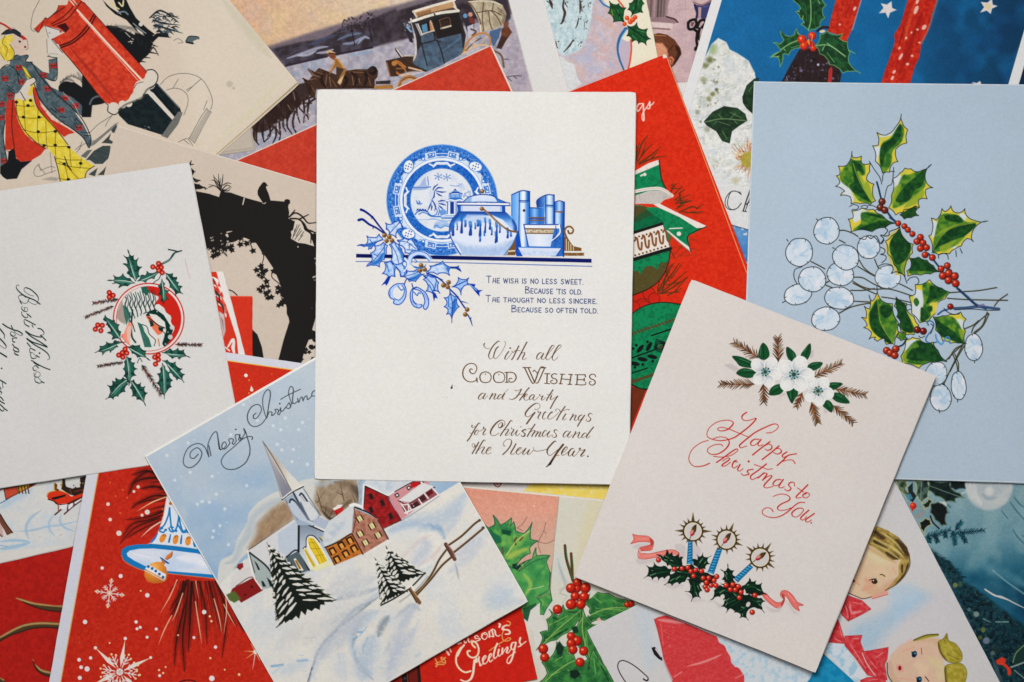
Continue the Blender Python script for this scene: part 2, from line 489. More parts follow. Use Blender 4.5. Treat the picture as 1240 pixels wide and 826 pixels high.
 poly('668,606 752,606 752,720 668,720',W);poly('690,608 725,608 725,720 690,720',D);line('668,610 664,718',1.3,B);line('752,612 752,720',1.2,B);line('738,612 738,720',.9,M)
 # shelf
 part('printed_shelf')
 F(425,245,162)
 poly('48,478 48,512 2230,560 2230,524',N);wash(D,.0)
 poly('1300,510 1300,524 2230,544 2230,532',(24,44,130),.6)
 line('48,549 800,556 2232,594',1.0,(74,108,178))
 # books
 part('printed_books')
 F(535,220,190)
 poly('552,104 628,72 696,78 696,560 590,560 588,400 552,300',M);poly('552,104 612,86 612,560 590,560 588,400 556,300',lin(552,0,612,0,(96,160,226),(160,196,236)))
 poly('614,84 636,74 696,80 694,150 614,150',lin(614,0,696,0,(120,172,230),(226,232,240),(220,228,240),B,D));poly('614,156 692,156 690,520 608,520',lin(610,0,692,0,M,(222,228,238),(214,222,236),(90,150,222),B))
 line('552,104 630,72 696,79',1.3,D);line('552,104 552,270',1.1,B);line('612,86 612,200 606,520',1.1,D);line('694,80 694,330',1.4,D);line('612,152 694,152',1.5,D);line('612,163 694,163',.8,B)
 dot(650,228,11,GD)
 poly('694,205 812,210 812,340 694,332',lin(694,0,812,0,B,(150,190,236),B,(90,150,220)));line('694,206 812,211',1.3,D)
 for y in (284,306): line('692,%g 812,%g' % (y,y+2),1.4,G)
 line('694,294 812,296',1.2,D);line('694,318 812,322',1.4,B)
 poly('754,146 824,106 888,106 888,335 824,335 812,215 754,205',M);poly('754,146 818,110 818,205 754,203',lin(754,0,818,0,D,M));scribble('754,146 818,110 818,205 754,203',16,D,-60,10,.7,.6)
 poly('824,108 888,106 886,335 824,335',lin(824,0,888,0,M,(222,230,240),(190,210,236),B));line('754,200 754,146 824,106 888,106',1.3,D);line('888,106 886,330',1.5,D);line('821,110 821,335',1.1,D);line('824,186 886,190',1.5,D);line('824,198 886,202',.8,B)
 poly('892,160 968,160 962,590 890,590',lin(892,0,968,0,M,(206,220,240),(170,200,236),B,D));line('892,162 930,152 968,162',1.3,D);poly('896,162 962,164 962,232 896,230',lin(896,0,962,0,B,(196,214,240),B));line('892,238 964,240',1.6,G);line('968,165 962,590',1.8,D);line('892,162 892,330',1.1,D)
 poly('862,360 935,360 955,590 862,590',B,.9);wash(D,.5,mask('862,420 955,420 955,590 862,590'),2,.3,.7,5)
 poly('560,390 610,390 640,590 590,590 560,480',(24,84,186))
 # bracket
 part('printed_bracket')
 poly('968,440 985,425 1010,470 1040,510 1104,524 1104,548 968,548',G)
 line('985,440 970,395 985,362 1015,356 1038,380 1030,406 1006,408 998,388',2.2,G);line('1012,362 1034,380',.7,GL_)
 for x in (984,1002,1020,1040): line('%g,%g %g,542' % (x,455+(x-984)*1.1,x),1.1,(214,196,160),sm=False)
 poly('966,562 1124,562 1124,586 966,586',G);spatter('966,562 1124,562 1124,586 966,586',26,GL_,.3,.6,.8,3)
 poly('495,582 540,520 582,445 586,520 582,582',G);poly('525,545 580,540 580,552 520,556',(220,206,176));spatter('495,582 582,445 582,582',14,GD,.3,.5,.8,3)
 # jar
 part('printed_jar')
 poly('150,578 100,500 68,430 60,370 76,310 130,240 500,240 552,280 592,350 590,420 560,490 520,545 490,582',(216,222,234),sm=False)
 jar = mask(cat(V('150,578 100,500 68,430 60,370 76,310 130,240 500,240 552,280 592,350 590,420 560,490 520,545 490,582'),True,4))
 wash((176,196,226),.8,mask('60,470 200,500 330,520 470,500 590,440 590,600 60,600',soft=9)*jar,3,.2,.7,6)
 brush('90,470 150,540 320,565 480,540 560,470',16,(160,184,220),.6,clip=jar)
 poly('64,400 60,360 78,300 135,238 505,238 560,290 594,350 590,400 560,380 530,350 480,300 400,265 240,275 170,300 110,330 80,380',lin(0,238,0,330,D,B,(150,190,236)),.9,soft=2,clip=jar)
 poly('170,300 200,260 330,262 390,290 380,330 340,330 250,320 190,320',(188,204,230),.85,soft=3,clip=jar)
 brush('560,300 586,350 580,400',7,D,.8,clip=jar);brush('72,400 80,330 140,250',5,D,.7,clip=jar)
 for x,y0,y1,w in ((92,350,420,4),(125,350,380,2),(160,300,400,4),(190,330,350,3.5),(230,345,415,5),(268,350,370,2.4),(290,330,345,4),(306,335,425,4),(346,310,400,3),(384,325,372,3.4),(398,385,418,2.6),(436,345,470,4),(462,360,400,2.6),(524,390,440,3.4),(550,420,425,3),(306,450,468,3),(340,416,420,2.4),(428,420,480,2.6)):
  line('%g,%g %g,%g' % (x,y0,x-4,y1),w,D,.95,taper=(.35,.9),clip=jar)
  line('%g,%g %g,%g' % (x-5,y0-20,x-2,y0+10),w*.9,B,.7,clip=jar)
 line('150,578 100,500 68,430 60,370 76,310 130,240',1.2,D,.9);line('490,582 520,545 560,490 590,420',1,B,.8)
 line('152,560 110,490',1.6,W)
 # lid,neck,knob,handle
 poly('124,185 500,190 505,240 130,238',(206,214,230));poly('124,186 152,186 150,236 128,236',lin(124,0,152,0,D,B));poly('472,190 500,190 502,240 474,238',lin(472,0,502,0,B,D));line('130,238 500,242',1.2,D)
 line('160,190 160,235',.8,M);line('465,192 465,238',.8,M)
 poly('160,165 215,120 275,105 330,102 400,112 450,140 500,165',lin(0,100,0,168,(214,222,236),(200,212,232)));line('170,160 215,122 275,106 330,102 400,112 450,140 510,166',1.2,D)
 poly('420,128 450,140 510,166 440,164',B,.9);poly('180,158 205,132 240,120 230,160',M,.7,soft=1)
 poly('122,166 536,170 536,188 122,184',W);line('122,165 330,162 536,168',1.1,D);line('122,186 540,190',1.3,D);line('530,170 540,180 530,190',1,B)
 line('325,215 380,262 430,310 490,360 540,388 596,398',2.2,G,pen=0);line('330,220 390,275 440,322 500,366',.7,(190,160,112))
 berry(316,214,17,(150,112,66),GD);berry(318,76,18,(150,108,60),GD);dot(320,74,5,(190,160,120))
 # cup and saucer
 part('printed_teacup')
 poly('648,338 938,338 930,370 660,368',W);poly('655,368 890,372 862,515 685,512',lin(655,0,890,0,(200,212,232),(222,226,234),(196,210,232)))
 poly('668,372 888,374 882,412 672,408',(204,190,166));line('660,372 892,375',1.6,G);line('668,408 884,410',1.4,G)
 spatter('670,380 884,382 880,402 674,400',26,GD,.3,.7,.9,2)
 line('648,338 938,340',1.3,D);line('648,340 685,515',1.3,D);line('892,375 862,515',1.1,B);line('930,345 935,405 875,465',2.6,W);line('938,345 940,412 872,474',1,D);line('900,352 905,420 880,450',1,D)
 poly('598,518 948,524 905,588 632,584',(208,216,232));wash((170,192,226),.6,mask('598,545 948,550 905,588 632,584'),2,.3,.7,9)
 line('598,518 948,524',1,B);line('598,520 632,584',1.2,D);line('948,526 905,588',1.2,D);line('685,514 862,518',1.2,B)
 # ---------------- holly
 part('printed_holly')
 ho = dict(fill=(196,212,236),line_c=(20,70,180),lw=.9,rib=(30,84,190),rw=.8,dip=.75)
 def bl(pts,fill=(204,216,236),sh=None,rb=None,clip=None):
  p = sag(V(pts),.11);poly(p,fill)
  m = mask(p)
  wash(M,.5,m,2.2,.45,.7,len(pts))
  for s_ in (sh or []): brush(s_,6.5,B,1,clip=m)
  line(p,2.6,M,.55,sm=False,closed=True,clip=m)
  for s_ in (rb or []): line(s_,.9,D,.9)
  line(p,1.0,(18,62,172),.95,sm=False,closed=True)
 F(425,245,162)
 line('92,68 130,85 200,140 270,230 330,300',2.4,(20,44,136),taper=(1.3,.7));line('72,165 110,160 170,205 240,240 320,300',2.6,(20,44,136),taper=(1.3,.7));line('190,150 205,130',1.2,(20,44,136));line('205,225 205,245',1.2,(20,44,136))
 bl('320,190 360,205 400,185 440,160 470,200 480,240 430,260 420,330 370,300 345,310 355,270 325,250',(206,216,234),['330,230 350,280'],['350,300 400,240 450,190'])
 bl('60,402 130,395 155,360 145,312 200,325 245,320 262,296 290,330 300,350 260,360 220,395 190,430 160,438 165,410 120,412',(206,216,234),['80,402 180,400 290,355'],['90,402 200,380 285,352','200,380 175,345'])
 bl('300,370 250,400 215,400 225,440 180,470 195,510 185,555 145,595 210,585 265,600 275,550 310,530 330,470 340,400',(196,210,236),['310,400 310,520','190,580 260,540 300,470'],['325,380 270,470 165,590','250,500 210,480'])
 bl('430,350 500,330 540,345 560,330 585,370 610,410 640,450 590,450 540,480 500,470 490,420 450,400',(212,220,236),['520,440 600,445'],['430,360 520,370 600,430','520,370 540,340','540,390 540,430'])
 bl('355,390 380,470 370,540 400,590 470,600 495,540 490,480 470,430 440,390 400,360',(206,218,238),['440,420 480,480 490,560','400,370 440,440'],['370,390 420,480 450,590'])
 bl('360,545 420,575 470,560 520,610 520,690 470,690 455,640 420,600 410,690 350,690 290,660 320,620 310,560',(190,208,238),['400,600 400,680','330,570 350,640','490,600 500,680'],['380,570 440,620 460,690'])
 poly('340,690 370,690 345,750 328,775 318,755 280,772 310,735',(18,62,172))
 bl('460,690 520,650 500,620 560,640 610,620 650,640 640,660 680,665 620,710 600,735 540,735 510,700',(200,214,236),['530,720 600,700 650,665','560,640 620,640'],['480,690 560,670 640,640'])
 bl('700,640 740,610 730,590 790,575 850,545 880,580 940,600 910,625 915,680 860,655 800,670 720,650',(204,216,236),['860,560 900,590 900,640','740,595 850,570'],[])
 line('930,605 980,605 1000,590',2.6,D,taper=(1,.5));line('975,605 1000,620 1020,640',3,D,taper=(1,.4))
 bl('670,680 720,660 790,690 790,760 805,825 760,825 705,825 715,770',(196,212,236),['740,760 800,800','700,700 720,760'],['690,690 740,740 760,820'])
 line('700,655 790,690 850,735 900,780',1.8,D,taper=(1,.7));line('800,695 850,720',1,D)
 # bow ribbon
 line('545,560 560,500 620,470 690,480 735,530',5.2,(196,210,236));line('520,545 540,490 620,455 700,475 745,525',1,B);line('560,560 575,510 630,490 690,510 725,545',1,B)
 poly('540,560 580,590 630,600 680,590 700,565 690,600 640,620 590,610',B,.95);line('590,530 610,545 600,560',1,B);line('500,520 530,560 520,600 490,640',2.4,(206,218,238));line('490,530 515,570 500,620',.9,B)
 F(440,290,162)
 bl('555,370 600,330 670,350 700,400 690,440 710,500 650,470 640,500 580,480 600,430',(186,206,238),['680,370 660,460','610,420 640,480'],['570,340 640,420 660,480'])
 poly('640,480 670,500 690,548 665,540 655,578 645,530',(18,62,172))
 bl('820,440 870,400 880,352 930,372 978,355 965,405 985,420 930,435 905,515 880,455',(170,196,236),['850,430 950,385','890,470 930,440'],['830,438 900,410 960,380'])
 poly('960,405 1040,415 1030,440 1070,470 1108,468 1075,490 1078,530 1050,500 1000,440',(18,62,172));line('985,420 1050,470',1.6,M)
 bl('800,475 830,520 880,530 865,580 890,625 860,650 820,770 800,690 770,695 785,650 748,625 775,590 748,540 790,530',(176,200,236),['850,540 840,640 820,720','790,540 790,620'],['805,490 825,600 820,740','825,590 860,560','822,640 790,620'])
 line('800,460 870,530 930,620 960,650',1.9,D);line('915,575 970,592',1.3,D,taper=(1,.4));line('970,700 995,750 1010,800',1.6,D,taper=(1,.5));line('990,745 1000,725',1,D)
 # mistletoe-like bells
 for st in ('360,410 300,415 250,455 235,500 250,540 285,560 280,590 320,605 360,585 392,530 395,460 375,415','460,455 435,500 440,570 470,620 520,635 545,610 520,600 480,590 455,540','460,455 530,480 560,530 570,580 555,625 575,650 600,620 605,560 580,500 540,465 500,445'):
  poly(V(st),(178,202,236),.95,sm=True);line(st,1.2,(24,80,186),closed=True)
 poly('330,430 290,455 275,500 290,545 330,560 370,520 380,460 355,425',(220,221,222),sm=True);line('355,425 380,460 370,520 330,562 290,548',1.2,B);line('320,430 350,470 370,460',1.4,B)
 poly('470,480 460,530 490,590 530,600 555,570 545,520 510,475',(220,221,222),sm=True);line('470,490 500,520 510,495 530,500',1.4,B)
 brush('250,480 245,540',4,B,.8);brush('450,570 500,620',4,B,.7);brush('560,500 595,560',4,B,.6)
 line('380,415 400,370 440,370',1.3,D);line('450,410 465,455 490,440',1.3,D)
 for i,(x,y) in enumerate(((215,12),(265,10),(195,-38),(240,-25),(535,240),(568,278),(525,288),(790,398),(742,425),(782,440),(962,650),(945,695))):
  berry(x,y,22,(156,116,66),GD,(230,210,170));dot(x,y,7,GD,.5)
 # ---------------- verse
 part('printed_verse')
 F(575,325,162)
 K = (42,64,118)
 caps('THE WISH IS NO LESS SWEET.',108,134,1012,148,62,43,.88,K)
 caps("BECAUSE 'TIS OLD.",466,230,1000,242,60,43,.88,K)
 caps('THE THOUGHT NO LESS SINCERE.',102,310,1140,328,60,41,.88,K)
 caps('BECAUSE SO OFTEN TOLD.',340,404,1146,416,60,41,.88,K)
 # ---------------- greeting in gold pen
 part('printed_greeting')
 K = (100,72,46)
 g = lambda s,w=.5,pen=.95: script(s,w,K,pen,116,1)
 F(580,408,105)
 g('80,95 70,115 80,145 110,168 150,165; 295,70 285,58 260,72 210,120 165,190 140,260 145,300 170,315 200,290; 280,140 250,165 222,225 212,275 218,305 240,310 285,270 335,200 370,130 380,85 365,65',.5)
 g('425,210 395,250 372,295 370,318 395,320 425,290 470,230; 470,200 490,225 530,190; 570,130 540,190 495,285 468,325; 500,200 590,195; 685,75 650,140 590,255 550,325; 590,255 625,225 655,225 645,260 625,300 630,325 660,318 680,300');dot(447,160,13,K)
 g('905,235 880,225 845,250 825,295 835,322 865,310 900,265 925,235 900,285 895,315 915,325 945,300 985,250; 945,300 1000,230 1055,165 1078,135 1065,120 1040,130 1000,195 965,270 958,310 975,328 1005,315 1050,270; 1040,290 1110,200 1165,150 1178,125 1160,115 1130,135 1090,200 1055,270 1048,310 1065,335 1095,325 1130,285')
 F(572,466,110)
 g('165,120 135,115 100,145 82,180 95,200 130,180 180,120 150,170 148,192 170,190 210,150; 275,120 255,160 235,195; 245,175 300,125 320,125 305,160 293,190 310,198 345,175; 400,135 375,135 350,165 345,190 365,195 400,160 440,110 490,60; 440,120 412,170 408,195 430,195')
 g('580,70 590,82 620,80 668,60; 668,60 650,100 610,160 560,195 520,200 505,185; 775,40 740,80 690,150 645,210; 600,150 660,130 720,125; 690,165 720,160 750,140 745,125 725,130 705,170 710,200 740,212 775,190; 840,135 810,140 780,175 785,205 815,190 850,145 830,180 835,208 860,205 900,165; 925,135 915,140 935,160 965,150 945,185 945,210 965,205 1000,175; 1100,70 1060,130 1020,195 1015,215; 1020,135 1100,125; 1080,150 1065,190 1075,205 1110,185 1165,155; 1165,155 1120,220 1085,285 1065,322',.5)
 F(632,484,90)
 g('215,155 240,170 285,145 302,105 285,70 240,60 175,95 105,160 60,225 62,270 100,285 150,260 215,210; 215,215 170,275 120,345 80,402',.55,1.3)
 g('270,195 275,215 315,210 275,280 268,310 290,328; 380,225 400,215 405,205 380,210 355,255 345,305 365,328 400,305; 470,235 505,220 515,205 490,208 455,250 432,300 445,328 485,318 560,270 610,215; 570,195 560,170 590,155 625,170 640,200; 720,115 680,170 620,265 580,340; 690,190 740,165 800,168; 730,240 695,295 680,330 705,340 740,315; 775,170 782,173; 840,235 855,250 815,320 805,340; 820,310 880,260 905,265 880,315 880,345 910,345 940,325; 1000,255 965,270 940,310 950,345 985,325 1045,260; 1045,260 1000,330 960,390 930,442; 1175,250 1150,225 1115,245 1110,275 1145,310 1140,345 1100,365 1070,345 1080,320')
 F(563,505,80)
 g('135,155 130,185 150,200 195,170; 285,130 280,112 255,120 215,175 150,285 95,385 45,450; 85,295 130,310 170,280; 250,250 225,245 195,275 180,320 200,340 230,320 250,275 250,250; 255,265 300,260 350,215; 355,190 350,220 390,225 350,290 340,330 360,340 400,310',.5)
 g('660,205 630,190 635,140 675,105 705,120 690,180 655,205; 690,195 740,150 750,95 705,60 640,75 560,145 495,240 480,305 510,345 570,345 640,300',.6,1.3)
 g('890,90 880,65 850,80 790,170 720,265 665,350; 720,265 775,235 820,235 800,280 765,325 765,348 800,340 850,290; 870,205 880,225 920,240 880,300 870,345 895,345 940,300 985,245 960,300 960,345 985,352 1030,310; 1090,250 1070,270 1130,310 1115,350 1070,365 1055,340; 1155,235 1125,230 1085,260',.5);dot(1050,182,10,K)
 F(630,508,92)
 g('95,185 75,165 45,185 45,205 75,240 65,275 25,275 15,250; 240,80 205,130 160,200 115,275; 120,150 200,150; 160,210 210,180 240,185 200,250 190,275; 200,250 260,195 290,200 265,245 250,275; 255,260 315,205 335,210 305,265 310,285 345,265; 440,190 405,180 370,225 360,270 385,275 430,235 485,190 445,245 445,280 470,285 510,250; 605,190 590,165 560,175 555,205 585,240 585,280 550,295 520,275 530,250')
 g('790,195 755,190 715,230 700,275 720,290 760,255 820,195 780,255 775,285 800,290 850,250; 905,200 890,235 855,295; 880,255 950,210 970,215 945,265 945,295 975,300 1010,265; 1080,225 1045,225 1010,265 1010,298 1045,290 1090,240; 1195,125 1150,180 1100,250 1080,295 1105,305 1140,270')
 F(565,528,85)
 g('110,190 95,165 115,135 145,150 145,185; 215,110 175,180 130,260 100,310; 115,205 200,170; 330,95 320,70 290,90 240,170 190,260 165,310; 205,255 260,205 315,195 290,250 268,290 280,315 315,305 360,265; 370,260 420,235 432,200 405,200 365,240 345,290 360,318 400,315 435,290')
 g('680,175 655,175 650,135 680,85 730,55 780,65 795,110 770,180 715,255 640,328; 870,140 830,215 785,290 785,320 815,325 850,300; 860,285 925,250 970,215 950,205 915,225 880,275 885,315 920,322 985,270 1050,215 1010,275 990,310 1010,330 1050,300 1110,240 1085,290 1075,320 1105,325 1160,275 1190,220 1180,200; 1190,255 1240,270',.55)
 F(645,530,75)
 g('30,265 100,270 200,255 300,225; 470,90 465,70 430,80 360,150 305,220 290,290 310,340 350,355 410,320 500,240',.6,1.3)
 line('610,140 570,190 500,280 430,390 350,520',1.0,K,pen=1.6,ang=116);poly('405,440 370,540 270,592 260,585 320,540 360,470',(50,34,26));line('400,420 350,500 280,585',1.6,(50,34,26),taper=(.6,.6))
 g('470,365 530,350; 600,300 650,265 700,205 680,185 640,210 595,270 580,325 600,355 640,340 710,285; 830,225 785,220 730,280 715,345 740,370 785,335 840,265 810,310 800,355 825,375 880,330 950,240 960,210 930,225 980,255 1050,240 1000,310 965,360 985,378 1040,345',.6,1.2);dot(1105,374,17,(60,40,28))
 F(540,400,193)
 # decorated capitals
 gd = lambda s,w=1.05: script(s,w,(100,70,40),.45,90,1)
 gd('205,305 195,300 185,310 192,330 215,338 235,318 240,290 225,265 190,258 155,275 133,315 135,360 160,392 195,402 225,395 240,380; 240,372 243,402')
 for x in (308,414): gd('%g,322 %g,335 %g,365 %g,398 %g,407 %g,398 %g,365 %g,335 %g,322' % (x,x-32,x-44,x-32,x,x+32,x+44,x+32,x));
 dot(308,342,5,K);dot(412,345,5,K)
 gd('474,328 474,405; 458,328 515,328 540,345 546,372 530,398 505,404 490,395 495,375 512,375; 460,405 485,405')
 gd('598,290 660,290; 612,292 665,400 685,408 712,345 690,312 678,320; 640,292 690,405; 775,292 735,292 690,405; 768,292 720,400 700,410; 740,292 778,292')
 gd('768,338 808,338; 788,340 785,412; 768,413 806,415; 864,342 840,338 822,352 830,372 855,380 864,400 845,416 820,410 815,395 830,390; 905,342 890,415; 890,342 925,342; 975,345 962,420; 955,343 985,345; 898,378 970,385; 880,416 905,416; 948,421 980,421')
 gd('1005,346 1082,346; 1024,348 1018,422; 1005,423 1080,424 1088,405; 1020,383 1070,385; 1076,374 1076,394; 1082,346 1086,362; 1165,362 1158,346 1135,342 1118,355 1125,375 1152,388 1162,408 1145,426 1122,422 1115,405 1128,398')
 F(540,400,193)
 poly('40,440 52,420 50,448 38,456',(40,26,18));dot(44,448,8,(40,26,18));dot(70,430,3,(150,120,100),.6);dot(10,520,3,(120,96,80),.7)
 part(None)

blue_china_card()

# ================================================================ pinkish card with candles and red script
def twig(b,t,n,ln,cols,w=.9,spread=38,seed=1,red=None,stem=None):
 """fir twig: needles leaning towards the tip"""
 b = np.array(U(*b));t = np.array(U(*t));ln = ln*_f[2];d = t-b;L = np.hypot(*d);a0 = math.atan2(d[1],d[0]);r = random.Random(seed)
 line([b,t],w*.9,stem or cols[0],.9,sm=False)
 for k in range(n):
  s = (k+.3)/n;p = b+d*s
  for sg in (-1,1):
   a = a0+sg*math.radians(spread+r.uniform(-8,8));l = ln*r.uniform(.75,1.1)*(1-.35*s)
   e = p+l*np.array([math.cos(a),math.sin(a)])
   line([p,p*.5+e*.5+.05*l*np.array([math.cos(a0),math.sin(a0)]),e],w*r.uniform(.7,1.1),cols[r.randrange(len(cols))],.95,taper=(.9,.5))
 if red:
  for k in range(3):
   p = b+d*(.25+.25*k+r.uniform(-.08,.08));t_ = np.linspace(0,6.28,8)[:-1]
   poly(np.stack([p[0]+.9*np.cos(t_),p[1]+.9*np.sin(t_)],1),red,.9)

def candles_card():
 card('candles',[(837,338),(1133,455),(986.5,814),(695,698)],(214,207,203),10,h=.5)
 part('printed_flowers')
 F(865,400,200)
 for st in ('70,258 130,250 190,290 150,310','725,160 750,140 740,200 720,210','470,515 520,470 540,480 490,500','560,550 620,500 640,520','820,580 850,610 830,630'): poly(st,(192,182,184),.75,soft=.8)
 br = [(96,64,34),(66,42,24),(124,88,48)]
 for i,(b,t,n,l) in enumerate((((330,205),(150,90),11,62),((480,235),(478,55),10,66),((745,350),(955,245),11,60),((300,405),(45,405),12,62),((370,400),(372,540),8,62),((660,470),(615,575),6,52),((905,440),(1135,485),12,62),((890,565),(1045,695),11,60),((730,540),(775,695),9,64))):
  twig(b,t,n+3,l*1.05,br,1.25,40,i,(200,52,36))
 gr = dict(fill=(32,92,56),rib=(22,60,40),rw=.8)
 def plain(p,mid,lit=None):
  poly(p,(30,88,54),sm=True);m = mask(V(p),sm=True)
  if lit: brush(lit,3.2,(96,158,104),.7,clip=m)
  brush(mid,2.4,(14,48,34),.8,clip=m);line(mid,.7,(16,46,32),.9)
  line(p,.6,(20,54,38),.8,closed=True)
 plain('365,95 400,130 412,190 375,222 332,200 340,140','365,110 370,210','350,130 345,190')
 plain('135,195 200,200 285,240 290,280 200,270 165,235','150,205 270,260','190,215 260,240')
 plain('165,322 220,285 310,310 290,350 230,355','180,322 300,315','220,300 280,300')
 plain('415,485 430,430 490,405 520,440 490,480','425,475 500,430','440,440 480,420')
 plain('545,125 600,165 612,205 580,240 545,190','550,140 580,225','590,170 600,200')
 plain('720,100 722,170 690,225 650,190 680,140','715,115 680,210','670,160 690,140')
 plain('690,290 730,245 810,242 790,280 740,302','700,290 790,250','730,258 780,250')
 plain('545,450 600,435 628,470 600,520 582,548 555,500','590,450 582,535','570,470 575,510')
 plain('860,440 870,395 960,398 920,430 890,450','870,430 945,402','880,405 930,405')
 plain('880,500 900,470 960,480 1015,545 930,540','890,490 1000,540','920,480 960,500')
 plain('815,560 850,525 888,560 882,615 840,590','830,550 878,605','850,540 870,570')
 def flower(x,y,r,pet,s):
  rr_ = random.Random(s)
  for dx,dy,rr in pet:
   o = ell(x+dx*r*.92,y+dy*r*.92,rr*r*1.12,rr*r,math.degrees(math.atan2(dy,dx)));poly(o,rad(x+dx*r*1.2,y+dy*r*1.2,rr*r*1.5,(228,227,224),(220,219,218),(176,188,194)))
   m = mask(o);a = math.atan2(dy,dx)
   brush([U(x+dx*r*.5-dy*r*.3,y+dy*r*.5+dx*r*.3),U(x+dx*r*.9-dy*r*.35,y+dy*r*.9+dx*r*.35)],2.4,(126,146,166),.6,clip=m);brush([U(x+dx*r*.7,y+dy*r*.7),U(x+dx*r*1.15,y+dy*r*1.15)],3,(206,208,210),.7,clip=m)
   line(o,1.2,(231,230,227),.95,closed=True);line(ell(x+dx*r*.92,y+dy*r*.92,rr*r*1.17,rr*r*1.06,math.degrees(a))[3:16],.5,(136,140,140),.5)
  dot(x,y,r*.30,(120,186,204),.7,soft=1.8)
  for k in range(9):
   a = k*.7+rr_.uniform(-.1,.1);q = r*rr_.uniform(.24,.34);line([U(x,y),U(x+q*math.cos(a),y+q*math.sin(a))],.6,(56,66,48));dot(x+q*math.cos(a),y+q*math.sin(a),7,[(58,48,30),(150,128,60)][k % 2])
  dot(x,y,r*.13,(60,84,60))
 flower(382,312,100,((-.6,-.52,.46),(.45,-.6,.46),(.72,.2,.46),(.28,.75,.42),(-.5,.52,.42)),1)
 flower(778,455,100,((-.4,-.55,.46),(.4,-.55,.46),(.72,.2,.46),(.1,.7,.42),(-.55,.4,.42)),2)
 flower(597,332,118,((-.52,-.45,.5),(.4,-.68,.48),(.85,.05,.46),(.4,.6,.46),(-.42,.58,.46)),3)
 # red script
 part('printed_script')
 K = (192,38,26)
 g = lambda s,pen=.8,w=.95: script(s,w,K,pen,120)
 F(825,490,180)
 g('545,65 515,85 505,110 525,132 570,130 625,115 580,170 500,235 430,280 340,300 260,290 215,260 230,200 290,150 370,130 425,140 430,165 390,205 340,220 305,210 310,195 345,190 400,205 480,238 560,270')
 g('710,237 760,230 805,195 805,170 770,162 700,190 620,230 560,275 500,325 485,345 500,360 545,345')
 g('650,290 610,290 580,315 585,340 620,335 660,295; 665,292 640,325 650,345 680,335; 740,310 670,360 595,420; 690,345 730,330 755,345 750,370 720,382 700,370; 815,345 750,400 675,458; 770,380 810,365 835,385 825,405 795,412 770,400; 880,395 845,420 850,440 890,425; 960,410 890,425 850,465 800,508; 830,480 890,462 930,465 950,492')
 g('235,490 180,512 110,515 70,480 65,430 95,370 160,320 225,298',.6);g('265,285 320,270 380,280 400,320 370,370 310,410 250,415 218,390 230,360 280,335 330,332 345,345')
 g('270,432 340,438 410,425 460,395 472,375 455,372 410,400 350,445 295,482; 345,470 390,445 400,460 350,495 340,512 370,510 410,480; 460,465 440,475 425,510 440,530 470,510; 435,475 470,480; 490,500 470,540 485,555 515,535; 600,540 565,545 550,560 565,580 520,590 500,575')
 dot(562,474,9,K)
 g('710,495 640,550 580,595 590,625 640,605; 610,500 680,525 720,540 760,535; 690,570 640,612; 645,608 690,575 715,580 680,630; 685,625 730,595 755,600 700,660 690,685 715,695 765,682; 830,625 790,630 765,660 775,675 810,670 845,630; 850,625 815,680 830,695 860,685; 945,680 940,650 910,650 895,670 915,700 890,720 860,705')
 g('1055,670 1000,725 960,765 965,780 1000,775; 970,695 1020,730; 1040,735 1015,755 1020,775 1050,775 1070,750 1050,735 1035,745')
 F(915,590,90)
 g('290,155 370,125 460,115 540,140 575,185 540,230 440,275 375,325 370,365 420,388 520,375 590,345');g('820,258 740,255 660,300 560,390 470,455 380,495 290,508 190,490 120,445 115,390 160,350 220,345 270,370 290,410',.55)
 g('770,350 700,355 620,410 605,455 640,495 700,490 770,430 800,375 770,350; 885,385 870,400 760,500 760,540 800,545 850,490; 980,440 900,495 835,545 850,580 890,575 930,545');dot(928,595,14,K)
 # candles,ribbon,holly
 part('printed_ribbon#1')
 F(755,610,120)
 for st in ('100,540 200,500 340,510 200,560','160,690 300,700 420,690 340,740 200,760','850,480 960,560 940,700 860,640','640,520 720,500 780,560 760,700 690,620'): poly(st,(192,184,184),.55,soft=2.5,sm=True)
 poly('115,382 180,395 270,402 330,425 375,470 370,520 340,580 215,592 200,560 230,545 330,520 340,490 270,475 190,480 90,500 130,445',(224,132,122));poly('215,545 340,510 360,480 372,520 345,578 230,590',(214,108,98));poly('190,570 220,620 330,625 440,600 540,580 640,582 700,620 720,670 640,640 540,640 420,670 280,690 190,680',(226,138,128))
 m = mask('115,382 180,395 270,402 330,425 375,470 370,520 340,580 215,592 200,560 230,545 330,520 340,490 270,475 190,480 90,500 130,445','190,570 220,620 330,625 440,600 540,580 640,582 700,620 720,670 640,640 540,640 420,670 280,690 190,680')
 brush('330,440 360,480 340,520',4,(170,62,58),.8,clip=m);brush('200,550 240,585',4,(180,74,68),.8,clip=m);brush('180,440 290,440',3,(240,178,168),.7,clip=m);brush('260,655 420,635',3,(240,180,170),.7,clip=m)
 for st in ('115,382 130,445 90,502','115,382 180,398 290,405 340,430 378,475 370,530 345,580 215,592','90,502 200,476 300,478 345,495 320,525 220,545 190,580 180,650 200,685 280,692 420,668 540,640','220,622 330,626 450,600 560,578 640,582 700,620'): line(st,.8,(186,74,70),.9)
 part('printed_ribbon#2')
 F(860,670,120)
 poly('690,660 800,700 900,690 860,740 760,740',(192,184,184),.55,soft=2.5);poly('920,560 1000,640 1100,770 1040,750',(192,184,184),.55,soft=2.5)
